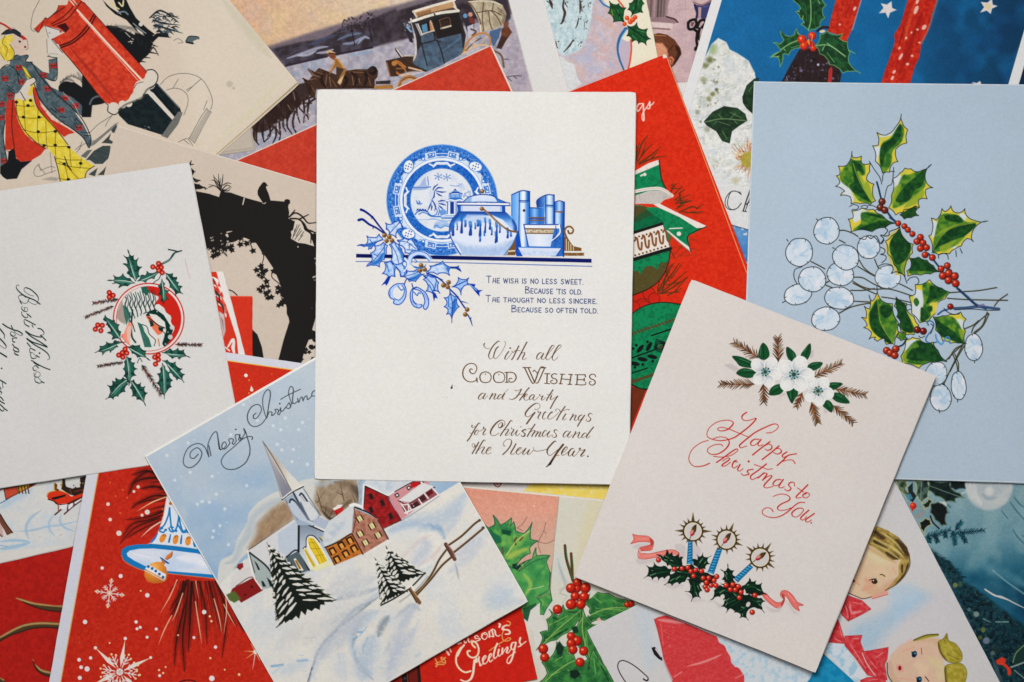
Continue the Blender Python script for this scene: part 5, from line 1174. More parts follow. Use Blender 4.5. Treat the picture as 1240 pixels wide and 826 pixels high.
 line('50,590 50,620 85,637 110,620 120,600',1.2,(50,48,44));line('265,390 300,388 325,415 322,450 300,480 280,490',1.2,BK);line('195,490 210,465 245,455',.8,(120,60,50));line('300,480 265,500 240,540 200,560 150,580 110,610',1.6,(90,88,80),.6,soft=1)
 # pond drawing
 part('printed_path')
 G = (106,104,98)
 for st in ('340,470 380,430 440,410 510,412 570,440 610,500 630,560 620,610','375,500 420,490 460,500 490,530 492,580 470,640','440,440 410,490','490,510 530,470 565,440','485,500 520,480','600,600 560,660 500,770','620,620 590,680 530,795','500,765 530,795','595,605 625,625','440,790 490,770 520,810','470,775 500,800','600,560 580,610'): line(st,.8,G,.85)
 poly('600,610 625,625 530,790 505,765',(170,162,152),.8);scribble('600,610 625,625 530,790 505,765',26,G,-55,8,.6,.6);scribble('580,450 610,470 635,570 620,610 600,520',22,G,75,8,.6,.7)
 F(30,90,150*1240/953)
 for st in ('500,450 560,390 620,350 680,310','620,400 640,360 670,320','400,600 450,540 560,500 640,440 720,370','390,580 430,545','440,520 420,580'): line(st,.8,G,.85)
 poly('510,530 600,460 700,375 715,390 640,450 540,540 500,560',(130,128,122));scribble('510,530 700,375 715,390 540,545',40,[(60,62,60),(190,184,176)],-35,7,.7,.8)
 poly('590,530 640,480 665,450 650,500 680,520 670,535 620,530',(72,78,78));poly('665,430 700,390 710,400 690,450 675,450',(72,78,78));poly('430,630 480,585 520,580 470,645',(110,112,108));poly('470,660 530,590 600,550 660,550 650,640 600,690 540,690 500,660',(70,80,80));scribble('470,660 560,565 660,550 650,640 560,700',60,[(40,44,44),(130,134,130)],20,8,.7,.8)
 poly('490,770 560,720 540,785',(72,80,80));poly('560,775 600,740 640,690 620,775',(72,80,80));scribble('490,775 640,690 620,775',24,[(40,44,44),(140,140,134)],-30,7,.7,.8)
 for st in ('110,690 80,720 70,760 90,785 130,780 150,760 100,700','120,740 200,710 230,720','150,770 240,740','110,690 120,740','195,600 200,640 210,760'): line(st,.7,G,.85)
 poly('130,810 200,790 260,800 240,820',(150,146,138),.7,soft=2);scribble('200,790 280,780 270,825',20,(90,92,90),50,6,.6,.7)
 # figure
 part('printed_figure')
 F(0,60,150*1240/729)
 CO = (92,108,114);RE = (196,66,46)
 poly('35,290 85,290 100,400 130,470 180,530 270,580 240,620 180,655 110,660 70,590 30,590',RE);poly('190,215 215,230 240,330 300,410 375,450 440,490 400,500 375,515 330,470 260,400 215,340',RE);wash((170,50,38),.4,mask('35,290 85,290 100,400 270,580 180,655 110,660 30,590','190,215 440,490 375,515 215,340'),3,.4,.7,6)
 poly('90,290 150,300 190,280 210,340 240,370 300,430 350,490 400,570 470,630 555,685 510,720 500,768 355,775 320,630 290,590 220,550 150,500 110,430 95,360',mott((212,190,62),(220,204,92),4,3))
 my = mask('90,290 150,300 190,280 210,340 240,370 300,430 350,490 400,570 470,630 555,685 510,720 500,768 355,775 320,630 290,590 220,550 150,500 110,430 95,360')
 for st in ('100,395 180,405 250,400','130,470 220,490 340,480','210,550 300,570 410,570','330,640 400,650 480,650','340,670 420,690 530,700','140,300 145,400 150,480','225,340 220,480 230,560','330,460 325,560 330,650','270,420 275,560 300,640','410,560 415,650 420,690','350,660 380,680 400,760','480,640 470,700','380,630 400,690 460,760','355,760 420,770 500,755','100,330 170,335 215,330'): line(st,.8,(110,92,24),.85,clip=my)
 for x,y in ((180,300),(165,330),(97,310),(138,398),(230,398),(225,484),(325,482),(260,565),(325,563),(405,575),(378,673),(475,670),(402,765)): poly(ell(x,y,11,9,10,8),BK,clip=None)
 line('380,630 400,680 420,710 400,690 380,680',1.0,BK);line('95,300 100,380 140,470 210,545 270,585',1.0,(70,40,30));line('190,215 220,340 330,470 400,560',1.0,(60,40,40));line('320,630 340,700 355,775',1,BK);line('555,685 510,720 500,768',.9,BK);line('75,300 70,450 85,580',1,(70,30,30))
 # coat
 poly('60,65 100,30 165,35 150,70 185,75 250,130 290,140 285,60 335,50 335,150 320,185 260,165 300,220 380,260 440,290 485,330 480,390 440,370 490,440 520,500 540,540 525,580 490,520 430,470 330,400 260,330 220,280 210,190 170,180 160,240 90,260 85,290 40,300 30,420 20,520 45,670 0,690 -5,130 20,100 55,95',CO)
 m = mask('60,65 100,30 165,35 150,70 185,75 250,130 290,140 285,60 335,50 335,150 320,185 260,165 300,220 380,260 440,290 485,330 480,390 440,370 490,440 520,500 540,540 525,580 490,520 430,470 330,400 260,330 220,280 210,190 170,180 160,240 90,260 85,290 40,300 30,420 20,520 45,670 0,690 -5,130 20,100 55,95')
 wash((66,82,88),.7,m,3,.4,.65,12,3);wash((132,144,146),.4,m,2.5,.55,.8,17,2)
 scribble('60,65 335,50 335,150 260,165 480,390 525,580 260,330 90,290 45,670 0,690 0,100',110,[(36,46,54),(140,152,154)],40,7,.7,.6,seed=3,clip=m)
 for x,y in ((110,105),(30,170),(125,190),(60,270),(8,320),(8,400),(25,655),(255,150),(315,95),(280,230),(385,285),(445,330),(360,355),(465,460)):
  for dx,dy in ((-12,-6),(10,-8),(12,8),(-8,10)): dot(x+dx,y+dy,9,(176,48,42),.92,clip=m)
  line('%g,%g %g,%g' % (x-14,y+2,x+14,y-2),.9,(70,26,30),.8,clip=m)
 for st in ('310,330 350,370','350,395 390,400','435,410 455,440','445,405 480,440','490,490 530,490','495,505 535,508','300,345 330,370','40,210 80,240','50,235 85,260','435,430 450,460'): line(st,1.7,(26,32,36),.9,taper=(.5,.5))
 line('185,75 240,160 330,260 420,340 490,420 535,520 525,580',1.1,(26,34,44));line('200,200 240,300 330,400 430,470 490,520 520,575',1.2,(26,34,54));line('440,290 485,330 482,390',1.1,(26,34,54));line('335,50 337,150 320,185 260,165',1.1,(26,34,54));line('60,65 100,32 165,35 150,70 190,75',1.2,(26,40,48));line('-5,130 20,100 55,92 100,130 110,200',1.0,(40,50,54));line('100,130 130,170',1,BK);line('30,420 20,520 45,670',1,BK);line('370,250 440,330 470,400',.9,(206,198,190),.6)
 poly('125,95 150,110 180,160 200,180 190,270 160,270 180,200 150,150',(212,190,66));line('125,95 155,150 185,170',.8,(90,76,30))
 poly('105,260 165,170 200,165 210,185 180,215 165,260 150,300 110,285',(206,196,186));line('165,175 200,165 212,185 180,212',.9,BK);line('120,250 150,300',.9,BK);scribble('85,240 110,260 155,300 140,310 95,270',14,[BK,(220,214,206)],45,8,1.2,.9)
 poly('280,10 310,-40 345,-30 365,20 330,50 290,50',(205,196,184));line('280,40 330,48 345,30',1,BK);line('290,25 340,30 370,20',.8,(90,90,92));line('285,15 300,-40',.7,(120,114,110))
 poly('0,690 45,660 50,600 85,580 95,640 120,660 185,655 130,700 100,760 40,765 0,740',BK);line('130,700 185,655',1.0,(60,50,90));line('0,735 25,765',1.4,(206,200,190));line('0,752 15,770',1.2,(206,200,190))
 # head,hat,letter
 F(0,0,180)
 poly('80,330 110,285 160,300 200,330 210,370 235,405 215,430 225,455 170,465 130,450 100,420',(206,186,172));brush('120,390 160,400',4,(210,150,134),.6);dot(165,350,8,BK);dot(210,392,9,(120,30,34));line('155,340 175,345',.8,BK);line('225,330 235,400 215,415',.6,(120,90,80))
 poly('0,340 40,300 105,290 110,330 80,370 120,430 110,490 60,510 20,490 0,450',mott((206,182,60),(222,204,100),3,8));line('40,300 20,360 60,400 50,470',1,(150,124,30));line('80,370 118,430 108,490 60,512',.8,(110,90,30));line('0,440 40,500',.8,(130,108,30))
 poly('15,290 60,255 120,250 160,275 225,330 180,320 110,280 50,290',(46,58,64));line('15,285 60,252 120,248 170,280',1.6,BK);poly('170,300 190,295 228,328 195,335',(186,50,44));line('-5,190 40,210 90,245',2.2,(176,50,44));brush('90,230 130,235',3,(130,140,140),.6)
 poly('375,215 480,240 535,265 440,315 420,330 400,300',(206,200,194));line('375,215 535,265',.9,(110,90,88));line('375,215 410,330',.7,(120,110,108));dot(505,266,9,(196,60,50));line('410,270 415,280',.8,(90,90,90))
 poly('390,330 410,310 450,340 530,450 480,480 400,450',(206,198,188));line('390,330 395,440',.7,(120,114,110));line('430,330 520,440',.8,(90,60,60));scribble('395,440 520,440 480,475 400,465',16,[BK,(220,214,206)],10,8,.8,.8)
 part(None)
postbox_card()

# ================================================================ card with a coach in the snow
def coach_card():
 card('coach',[(175,-10),(640,-130),(750,286),(285,406)],(212,210,208),1.0,h=.6)
 part('printed_landscape')
 pic = [(180,0),(585,-116),(616,0),(645,110),(690,280),(290,392)]
 mp = mask(pic)
 poly(pic,(150,148,164))
 F(270,0,200)
 wash(lin(0,300,1240,0,(208,168,140),(206,180,152),(208,194,172)),1,mp);
 wash((214,190,150),.5,mp,24,.4,.7,3);wash((196,176,168),.4,mp,18,.5,.8,6);wash((222,184,160),.35,mp,3,.5,.8,9)
 poly('300,360 700,230 900,170 1100,80 1300,40 2600,-330 2600,400 -200,700',(122,110,118),soft=6,clip=mp)
 poly('360,370 560,320 760,290 900,200 1100,150 1300,60 1300,330 900,410 480,500',mott((58,50,54),(84,78,92),8,4),.95,soft=4,clip=mp)
 scribble('360,370 760,290 900,200 1300,60 1300,330 480,500',150,[(40,34,44),(110,112,140),(150,152,176),(70,66,84)],-16,12,1.2,.7,seed=2,clip=mp)
 for st,c in (('480,440 600,400 720,360 790,350',(176,178,196)),('560,420 640,410 700,380',(190,190,206)),('700,400 780,390 830,370',(186,184,200)),('860,300 960,260 1040,250',(112,130,156)),('900,330 980,320 1040,280',(150,158,184)),('1010,330 1060,280 1100,290',(170,178,200)),('640,340 740,300 860,260',(74,84,110))): brush(st,4,c,.8,clip=mp)
 for x,y in ((960,190),(1090,160),(1200,190)): spatter(ell(x,y,70,70),60,[(44,36,44),(70,60,70),(96,84,92)],.8,2.0,.8,x,clip=mp);line('%g,%g %g,%g' % (x,y,x+30,y+150),1.4,(40,34,40),.8,clip=mp)
 poly('-200,690 480,500 760,430 1240,340 2600,0 2600,1500 -200,1600',mott((158,154,166),(182,176,182),8,12),soft=2,clip=mp)
 sn = mask('-200,690 480,500 760,430 1240,340 2600,0 2600,1500 -200,1600')*mp
 wash((142,156,176),.6,sn,10,.5,.75,15,3);wash((192,186,190),.5,sn,5,.5,.75,18,2);wash((170,160,176),.4,sn,3,.5,.8,28,2)
 line('470,495 620,460 780,425',2.4,(56,46,58),.9,clip=mp);line('850,410 1000,380 1240,335',2.6,(50,42,56),.85,clip=mp);brush('940,420 1100,390 1240,370',4,(136,160,186),.6,clip=sn)
 F(460,0,190)
 poly('-100,160 0,130 120,90 260,50 420,0 560,-40 1000,-60 1030,150 680,150 560,330 260,300 0,360',mott((56,48,54),(84,74,82),7,9),.95,soft=4,clip=mp);scribble('-60,160 120,90 260,50 560,-40 250,310 0,360',120,[(40,34,42),(104,92,100),(74,64,74)],85,10,1.2,.6,seed=9,clip=mp)
 poly('-50,370 240,300 300,330 290,420 40,480 -60,480',mott((156,152,166),(180,174,182),6,19),.9,soft=4,clip=mp)
 poly('700,0 1000,-40 1035,130 1000,200 900,120 760,120',(66,58,66),.9,soft=4,clip=mp)
 poly('950,360 1040,150 1100,150 1230,740 1010,740',mott((162,154,166),(178,168,176),5,29),.95,soft=3,clip=mp)
 for st in ('1000,610 1060,600 1120,600','970,470 1015,468','1010,615 1040,640','1060,605 1080,620'): line(st,1.3,(80,74,84),.7,clip=mp)
 part('printed_coach')
 DK = (46,40,40)
 poly('260,180 420,110 620,80 680,280 660,420 480,520 360,570 250,510 290,420 290,260',(54,50,52))
 poly('325,280 420,255 450,310 640,265 660,420 480,520 380,560 260,510 300,400 330,350',mott((84,100,118),(72,86,104),4,5));mb = mask('325,280 420,255 450,310 640,265 660,420 480,520 380,560 260,510 300,400 330,350');wash((98,126,142),.5,mb,6,.5,.7,7);brush('270,490 300,440 330,380',8,(110,108,124),.6,clip=mb);brush('500,400 640,300',10,(98,134,150),.5,clip=mb)
 for st in ('330,340 350,430 375,520','330,345 400,330 440,315','455,320 490,420 510,500','425,255 440,315 480,330'): line(st,1.5,DK,.9)
 poly('310,200 400,165 430,240 330,275',(36,36,40));poly('330,200 370,185 380,250 340,260',(96,140,168));poly('390,170 415,180 425,240 400,245',(196,132,84));line('300,190 335,275',1.6,(206,200,192));line('330,272 425,242',1.6,(200,190,180));line('400,165 430,245',1.3,(196,180,160))
 poly('420,150 620,100 650,260 460,305',(46,40,40));line('470,160 545,140 560,205',1.2,(110,80,60));line('485,225 560,205',2.0,(206,196,176));line('470,160 490,228',1.0,(120,90,70));poly('480,170 540,155 550,200 490,215',(66,48,44))
 poly('270,90 580,10 600,60 290,135',(186,150,112));poly('290,105 400,75 410,105 300,130',(150,112,78));line('265,92 440,40 590,0',3.0,(222,214,200));line('250,170 440,110 620,85',3.4,(216,210,198));line('290,140 440,95 600,60',1.4,(110,84,66));line('430,110 440,130',1.6,DK);line('580,10 600,60',2,(214,204,190));line('580,50 610,75',2,(210,200,180));line('265,92 290,135',2,(206,196,180))
 line('245,150 275,280 285,420 250,500',2.2,(196,190,186));line('255,180 290,300 300,400',1.4,(60,56,60));line('285,190 325,280',1.4,(180,176,172))
 spatter('185,170 240,170 270,260 200,250',30,[(52,48,56),(130,150,176),(206,204,204),(90,90,104)],1,2.4,.9,3);poly('200,230 240,220 265,340 235,330',(56,50,60));line('215,215 245,250',2,(140,170,200))
 line('130,390 190,470 250,508',3.4,(60,46,46));line('132,386 195,468 255,500',1.5,(214,206,200));poly('45,480 270,430 260,500 350,560 200,600 80,605',(66,48,38),.95)
 OR = (176,116,62)
 line('80,520 100,480 150,490 200,530',2.2,OR);line('60,490 90,600',1.6,(44,34,30));line('100,550 160,590 240,600',2.4,OR);line('90,545 200,540',1.6,(146,96,56));line('110,480 180,530 220,590',1.6,OR);line('230,535 330,560',2.0,(206,176,150));line('200,440 265,440',2.0,(206,196,180),.8);brush('150,600 240,580 330,570',5,(206,198,200),.8)
 for k in range(3): line(ell(235,690,90-12*k,90-12*k,0)[14:26],1.6,[(176,120,62),(120,80,44),(200,150,90)][k])
 poly('0,640 80,635 90,650 0,660',(60,52,60));poly('0,675 100,670 110,700 0,705',(164,120,70));scribble('70,660 130,620 200,650 100,700',20,[OR,(90,60,40),(206,190,176)],-20,7,1,.8)
 # chaise behind
 poly('690,10 790,0 900,5 970,40 1000,110 985,190 930,225 800,255 780,160 730,60',mott((164,150,128),(190,178,154),5,6));mm = mask('690,10 790,0 900,5 970,40 1000,110 985,190 930,225 800,255 780,160 730,60')
 for st in ('690,10 740,60 790,160 805,255','820,20 810,130 820,250','770,100 880,85 960,120','880,85 930,140 960,200','860,95 870,180 890,240','900,10 890,80'): line(st,1.3,(86,72,58),.85,clip=mm)
 brush('930,60 985,120 970,190',6,(120,104,86),.6,clip=mm);brush('700,15 850,5 960,40',3,(216,206,186),.8,clip=mm);line('795,200 800,260',2,(214,200,176))
 poly('870,245 960,220 940,300 900,370 860,300',(84,108,140));poly('960,230 1010,200 1045,255 1000,320 960,280',(110,68,48));poly('980,170 1020,180 1010,220 975,215',(130,84,62));poly('960,280 1010,300 960,390 920,380',(74,54,48));scribble('960,200 1045,250 940,400 900,380',24,[(160,110,80),(60,40,36)],60,8,1,.8);line('900,400 960,440 980,530',2.4,(120,92,72));scribble('930,400 960,420 985,540 960,520',16,[(86,60,48),(180,150,120)],70,8,1,.8)
 poly('640,110 700,90 750,150 740,260 690,250',(60,52,60));dot(715,115,18,(196,150,130));poly('700,130 750,150 750,190 710,180',(120,60,54));dot(675,125,18,(110,150,186));poly('690,210 740,190 740,270 700,300',(186,184,196));line('720,230 760,250 730,280',2,(110,70,56))
 line('660,410 690,340 750,280 820,262 865,290 875,360',2.2,(190,132,66));line('650,430 720,380 800,355 850,360',2.0,(206,176,130));line('680,400 740,340 800,300',1.2,(90,60,44));line('800,355 830,300',1.4,(200,170,140));line('730,360 770,290',1.4,(196,160,130));scribble('680,420 860,350 870,300 760,300',24,[(120,84,70),(206,190,190),(176,130,80)],-40,9,1,.7)
 # horses and rider
 part('printed_horses')
 F(270,0,200)
 HB = (76,54,44)
 poly('600,590 640,605 680,560 650,520 690,540 720,510 800,540 850,560 930,530 1000,520 1080,520 1120,500 1165,530 1160,580 1140,600 1140,665 700,670 690,740 650,720 620,640',HB);mh = mask('600,590 640,605 680,560 650,520 690,540 720,510 800,540 850,560 930,530 1000,520 1080,520 1120,500 1165,530 1160,580 1140,600 1140,665 700,670 690,740 650,720 620,640')
 scribble('600,590 720,510 1160,520 1140,665 650,720',150,[(40,28,26),(120,84,64),(154,112,84),(58,42,38)],60,8,1.1,.75,seed=4,clip=mh)
 for st in ('780,560 770,640','800,580 810,650','970,570 980,640','1000,570 985,620','1020,590 1030,630','670,560 760,590','640,600 700,590'): line(st,1.4,(186,150,124),.8,taper=(.5,.4))
 scribble('600,590 720,520 1160,530 1140,660 650,700',190,[(34,24,24),(96,68,52),(130,92,68),(64,46,40)],10,5,1.0,.8,jit=60,seed=14,clip=mh)
 for st in ('760,545 740,600 770,660','900,560 930,600 900,660','960,540 1000,580 990,650','1050,530 1080,580 1060,650'): brush(st,5,(40,28,26),.8,clip=mh)
 for st in ('700,540 760,560','980,545 1060,545','820,600 850,650','1090,580 1110,640','660,640 690,690'): brush(st,3.4,(150,108,78),.8,clip=mh)
 dot(1125,530,34,(40,30,30));dot(1115,525,20,(60,44,38));line('600,590 640,610',1.6,(40,28,26));line('640,520 670,560',2,(110,80,60));brush('940,540 1060,530',4,(120,90,70),.6,clip=mh);brush('920,650 1140,655',5,(44,32,30),.7,clip=mh)
 poly('780,390 830,390 850,430 830,450 800,430',(130,78,54));poly('775,390 800,375 850,400 840,410 790,405',(206,170,130));poly('830,440 870,440 900,500 930,520 910,570 870,600 880,560 850,500 800,560 800,530 840,480',(150,110,64));line('860,440 910,510',1.8,(196,156,96));line('840,460 810,530',1.8,(190,140,90));poly('870,600 910,560 890,620 880,640 860,620',(206,178,140));poly('850,500 910,520 880,570 850,560',(80,60,50));line('795,400 845,405',1.6,(60,40,36))
 F(300,40,180*1240/929)
 r = random.Random(12)
 for x,y,w_,h_ in ((300,400,120,60),(210,470,120,70),(120,540,110,60)):
  poly(ell(x,y,w_,h_,-38),(56,40,36),.9,soft=2)
  for k in range(5):
   lx = x-w_*.5+k*w_*.3;line('%g,%g %g,%g %g,%g' % (lx,y+h_*.3,lx+r.uniform(-15,20),y+h_+35,lx+r.uniform(-30,25),y+h_+95+r.uniform(-20,20)),2.6,(50,36,34),.9,taper=(1,.5))
 for st in ('400,400 350,420 320,460 380,530','300,370 330,430 400,440','420,410 380,440 360,465','60,560 40,650 70,700','80,570 100,680','40,600 30,660'): line(st,2.6,(54,38,34),.9,taper=(1,.5))
 scribble('10,600 100,500 290,350 420,400 390,520 300,600 120,690 40,690',260,[(36,26,26),(90,64,52),(140,108,90),(60,44,40),(176,160,160)],65,7,1.0,.8,jit=45,seed=7)
 for st in ('285,370 295,420','340,430 330,470','250,450 270,480','370,500 385,530'): line(st,1.4,(186,160,140),.8,taper=(.5,.4))
 spatter('120,560 420,470 420,570 130,680',70,[(196,188,196),(176,166,176),(140,130,140)],.7,2.0,.7,8);poly('800,300 890,305 890,320 800,320',(60,50,50),.9);poly('790,330 890,330 885,348 790,350',(170,124,66));poly('865,180 920,160 930,270 890,270',(74,52,40));line('870,185 890,270',1.6,(150,100,60));dot(915,190,16,(180,124,66))
 F();grain(mp,.05,1.3);grain(mp,.05,3.2)
 part(None)
 F()
 line([(585,-116),(616,0),(645,112)],1.0,(206,196,190),.7,sm=False)
coach_card()

# ================================================================ plain red card,beige leaf corner
def red_back_card():
 card('redcard',[(255,208),(595,54.5),(734,356),(394,509)],(222,206,196),2.0,h=.7)
 part('printed_red_ground');F()
 q = C.quad;e = 1.2
 ins = [q[0]+C.u*e+C.v*e,q[1]-C.u*e*1.6+C.v*e,q[2]-C.u*e*1.6-C.v*e,q[3]+C.u*e-C.v*e]
 poly(ins,mott((196,74,54),(186,66,48),5,3));m = mask(ins);wash((206,90,68),.4,m,1.6,.5,.8,4);wash((166,56,42),.4,m,2.2,.55,.8,7)
 part(None)
red_back_card()
def beige_leaf():
 card('beigecorner',[(100,75),(285,50),(309,181.5),(124,207)],(186,176,164),5.2,h=.7)
 part('printed_line');F()
 line([(303,150),(307,179),(262,185.5)],.7,(150,138,124),.8,sm=False)
 part(None)
beige_leaf()

# ================================================================ black silhouette of an arch with ivy
def silhouette_card():
 card('silhouette',[(142,152),(507,259),(403,645),(38,538)],(202,189,176),6.6,h=.5)
 K = (42,40,39)
 part('printed_arch')
 F(220,190,170)
 poly('110,300 240,325 330,355 345,300 365,290 380,310 430,315 560,360 720,405 790,385 910,395 930,375 955,380 950,410 940,440 950,490 945,545 1000,570 990,640 965,660 975,720 1100,760 1160,780 1240,760 1260,1400 1240,1900 900,1900 960,1500 900,1200 820,1000 700,820 640,740 570,690 440,655 400,660 385,690 410,720 390,790 300,830 210,800',K)
 F(230,270,160*1240/734)
 poly('90,90 210,60 215,75 190,100 220,110 300,80 370,110 420,160 480,240 530,330 560,440 555,540 520,650 490,765 610,785 640,720 690,520 720,490 720,60 560,60 400,80 260,40',K)
 poly('380,115 470,225 520,320 550,430 555,540 520,655 490,770 420,770 380,640 360,600 310,420 200,380 110,250 100,160 200,120 215,48 300,60',(206,196,184),.0)
 poly('345,590 375,620 400,690 412,765 345,740',K);line('218,372 240,382 262,402',1.3,K)
 for p in ('690,185 720,180 720,240 700,240','680,300 720,285 720,320 690,320','700,520 720,510 720,600 690,620 680,590','640,700 660,650 700,640 720,600 720,760 660,780 615,790'): poly(p,(206,196,184))
 for x,y,r in ((685,610,16),(675,690,18),(640,720,12),(700,690,14),(690,650,12)): poly(ell(x,y,r,r*.8,30,7),K)
 spatter('560,520 720,380 700,500',6,(206,196,184),.3,.6,.8,2);dot(600,133,4,(206,196,184))
 poly('560,85 575,40 590,-5 620,10 650,50 680,100 690,130 640,115 600,110',(206,196,184))
 F(220,190,170)
 poly('1000,575 1050,560 1080,600 1090,640 1140,680 1150,740 1120,770 1040,745 975,730 970,680 985,640',(206,196,184))
 for st in ('1000,640 980,720','1040,600 990,700','1060,650 1000,730','1070,690 1030,740','1020,600 1000,660','1050,630 1010,700','1080,660 1050,700'): line(st,.8,K,.9)
 for st in ('950,530 1000,495 1050,515 1085,550 1120,585 1190,580','960,520 1000,470','960,545 1030,550 1080,590 1110,640 1160,660 1190,700','1040,550 1120,510','1080,590 1090,640 1140,680 1140,760','1110,650 1190,670','1060,570 1100,640 1170,700 1190,740'): line(st,2.0,K,taper=(1,.6))
 line('540,420 553,365',1.4,(200,190,178))
 part('printed_birds')
 line('715,408 730,412 742,404',1.0,(206,192,178));poly('722,412 696,375 672,335 670,300 684,268 702,245 714,228 728,222 742,228 750,240 764,256 748,258 745,268 752,290 766,320 776,352 786,392 740,402',K);poly('905,395 910,380 930,372 955,380 960,410 940,420',K)
 part('printed_ivy')
 for st in ('345,300 330,220 325,150','340,290 300,230 280,160','350,280 360,210 365,155','355,290 400,250 440,270','365,250 400,232 440,235','350,290 390,290 430,265','340,270 300,215 262,205','345,300 300,260 240,245','335,260 345,190','350,265 330,230 290,180','370,300 410,300 430,280','240,268 275,258'): line(st,1.2,K,taper=(1,.4))
 for st in ('65,110 75,60 85,35','70,70 105,65','75,100 105,130 95,160','90,180 120,200 165,210','110,200 130,220 160,205','100,240 150,250 190,270 225,280','105,260 150,280 200,270 210,290','90,130 120,130','150,250 155,240'): line(st,1.9,K,taper=(1,.5))
 poly('100,240 150,250 190,270 150,280 110,300',K);poly('75,95 110,120 100,160 85,150',K)
 F(230,270,160*1240/734)
 def ivy(l,s=1):
  for k,(x,y) in enumerate(l):
   a0 = k*1.3
   p = []
   for j in range(10):
    a = a0+j*math.pi/5;rr = (22 if j % 2 == 0 else 12)*s;p.append(U(x+rr*math.cos(a),y+rr*math.sin(a)*.9))
   poly(p,K)
 for st in ('95,130 160,110 240,105 300,80 370,110','370,110 400,160 410,190 400,240 410,290 425,330 410,370 430,400 455,412','400,170 430,190 470,240','465,260 455,300 500,340 520,360','470,280 500,300 520,360','520,370 540,440 545,500 555,530','545,440 540,500 555,530','200,140 240,130','130,140 150,180','290,100 330,110 350,150'): line(st,1.1,K)
 ivy([(110,110),(130,130),(155,125),(180,100),(205,95),(200,145),(225,140),(155,165),(130,185),(95,130),(145,150),(280,85),(280,120),(315,115),(350,155),(345,100),(395,240),(370,262),(405,278),(425,325),(405,355),(425,395),(452,412),(465,268),(490,360),(515,395),(510,450),(530,440),(505,375)])
 r = random.Random(31)
 ivy([(r.uniform(95,240),r.uniform(95,175)-(0 if k % 2 else 10)) for k in range(16)],.9);ivy([(r.uniform(380,440),r.uniform(225,420)) for k in range(12)],.75);ivy([(r.uniform(480,545),r.uniform(330,470)) for k in range(10)],.8);ivy([(r.uniform(610,715),r.uniform(560,760)) for k in range(14)],.7);ivy([(r.uniform(690,720),r.uniform(180,330)) for k in range(5)],.6)
 for k in range(14): line('%g,%g %g,%g' % (r.uniform(110,240),r.uniform(90,120),r.uniform(110,240),r.uniform(120,190)),.9,K,.9)
 spatter('95,90 240,80 230,150 110,170',16,(206,192,178),.6,1.6,.9,13)
 spatter('100,60 210,55 190,90 110,100',8,(206,196,184),.5,1.2,.9,3)
 part(None)
 F()
 r = random.Random(3)
 part('printed_foxing')
 for p in ((240,232),(290,228),(292,198),(300,340),(310,350),(316,372),(250,330),(275,318)): dot(p[0],p[1],1.6,(196,150,126),.2,soft=3.4)
 line([(142.5,152.8),(382,223)],1.0,(218,210,200),.8,sm=False)  # not foxing: pale line painting the lit cut edge along the top
 part(None)
silhouette_card()

def ribbon_card():
 card('zigzag',[(190,334),(270,328.5),(301,446),(221,452)],(220,216,212),6.9,h=.5)
 part('printed_pattern');F(230,270,160*1240/734)
 poly('60,280 145,265 195,440 260,640 270,740 150,760',(206,62,42))
 W = (222,216,210);K = (60,52,54)
 for st in ('120,300 150,320 150,350','135,345 170,370 160,400','140,400 180,420 190,450','160,450 190,470 200,520','210,690 240,650 245,720','195,690 220,710'): line(st,4.0,W,taper=(.4,.4));
 for st in ('130,310 140,340','130,370 160,400 165,440','150,430 180,460 190,500','145,380 150,410'): line(st,2.8,K,.9,taper=(.4,.4))
 poly('160,490 190,510 198,600 185,640',(200,190,190),soft=2);poly('170,520 185,540 190,610',(140,130,134),soft=2)
 poly('228,690 243,650 252,725 240,725',W);line('140,330 180,420 200,500',2,(206,62,42),.7)
 part(None)
ribbon_card()

def small_red_card():
 card('smallred',[(236,358),(305.3,358.5),(305.5,470),(236.2,470)],(204,62,40),6.75,h=.7)
 part('printed_red_ground');F();wash((212,72,48),.5,None,2,.5,.8,3,relabel=True);wash((196,54,34),.5,None,4,.5,.8,9,relabel=True)
 line([(236,358.7),(305.3,359.2)],.8,(226,130,104),.8,sm=False)
 part(None)
small_red_card()

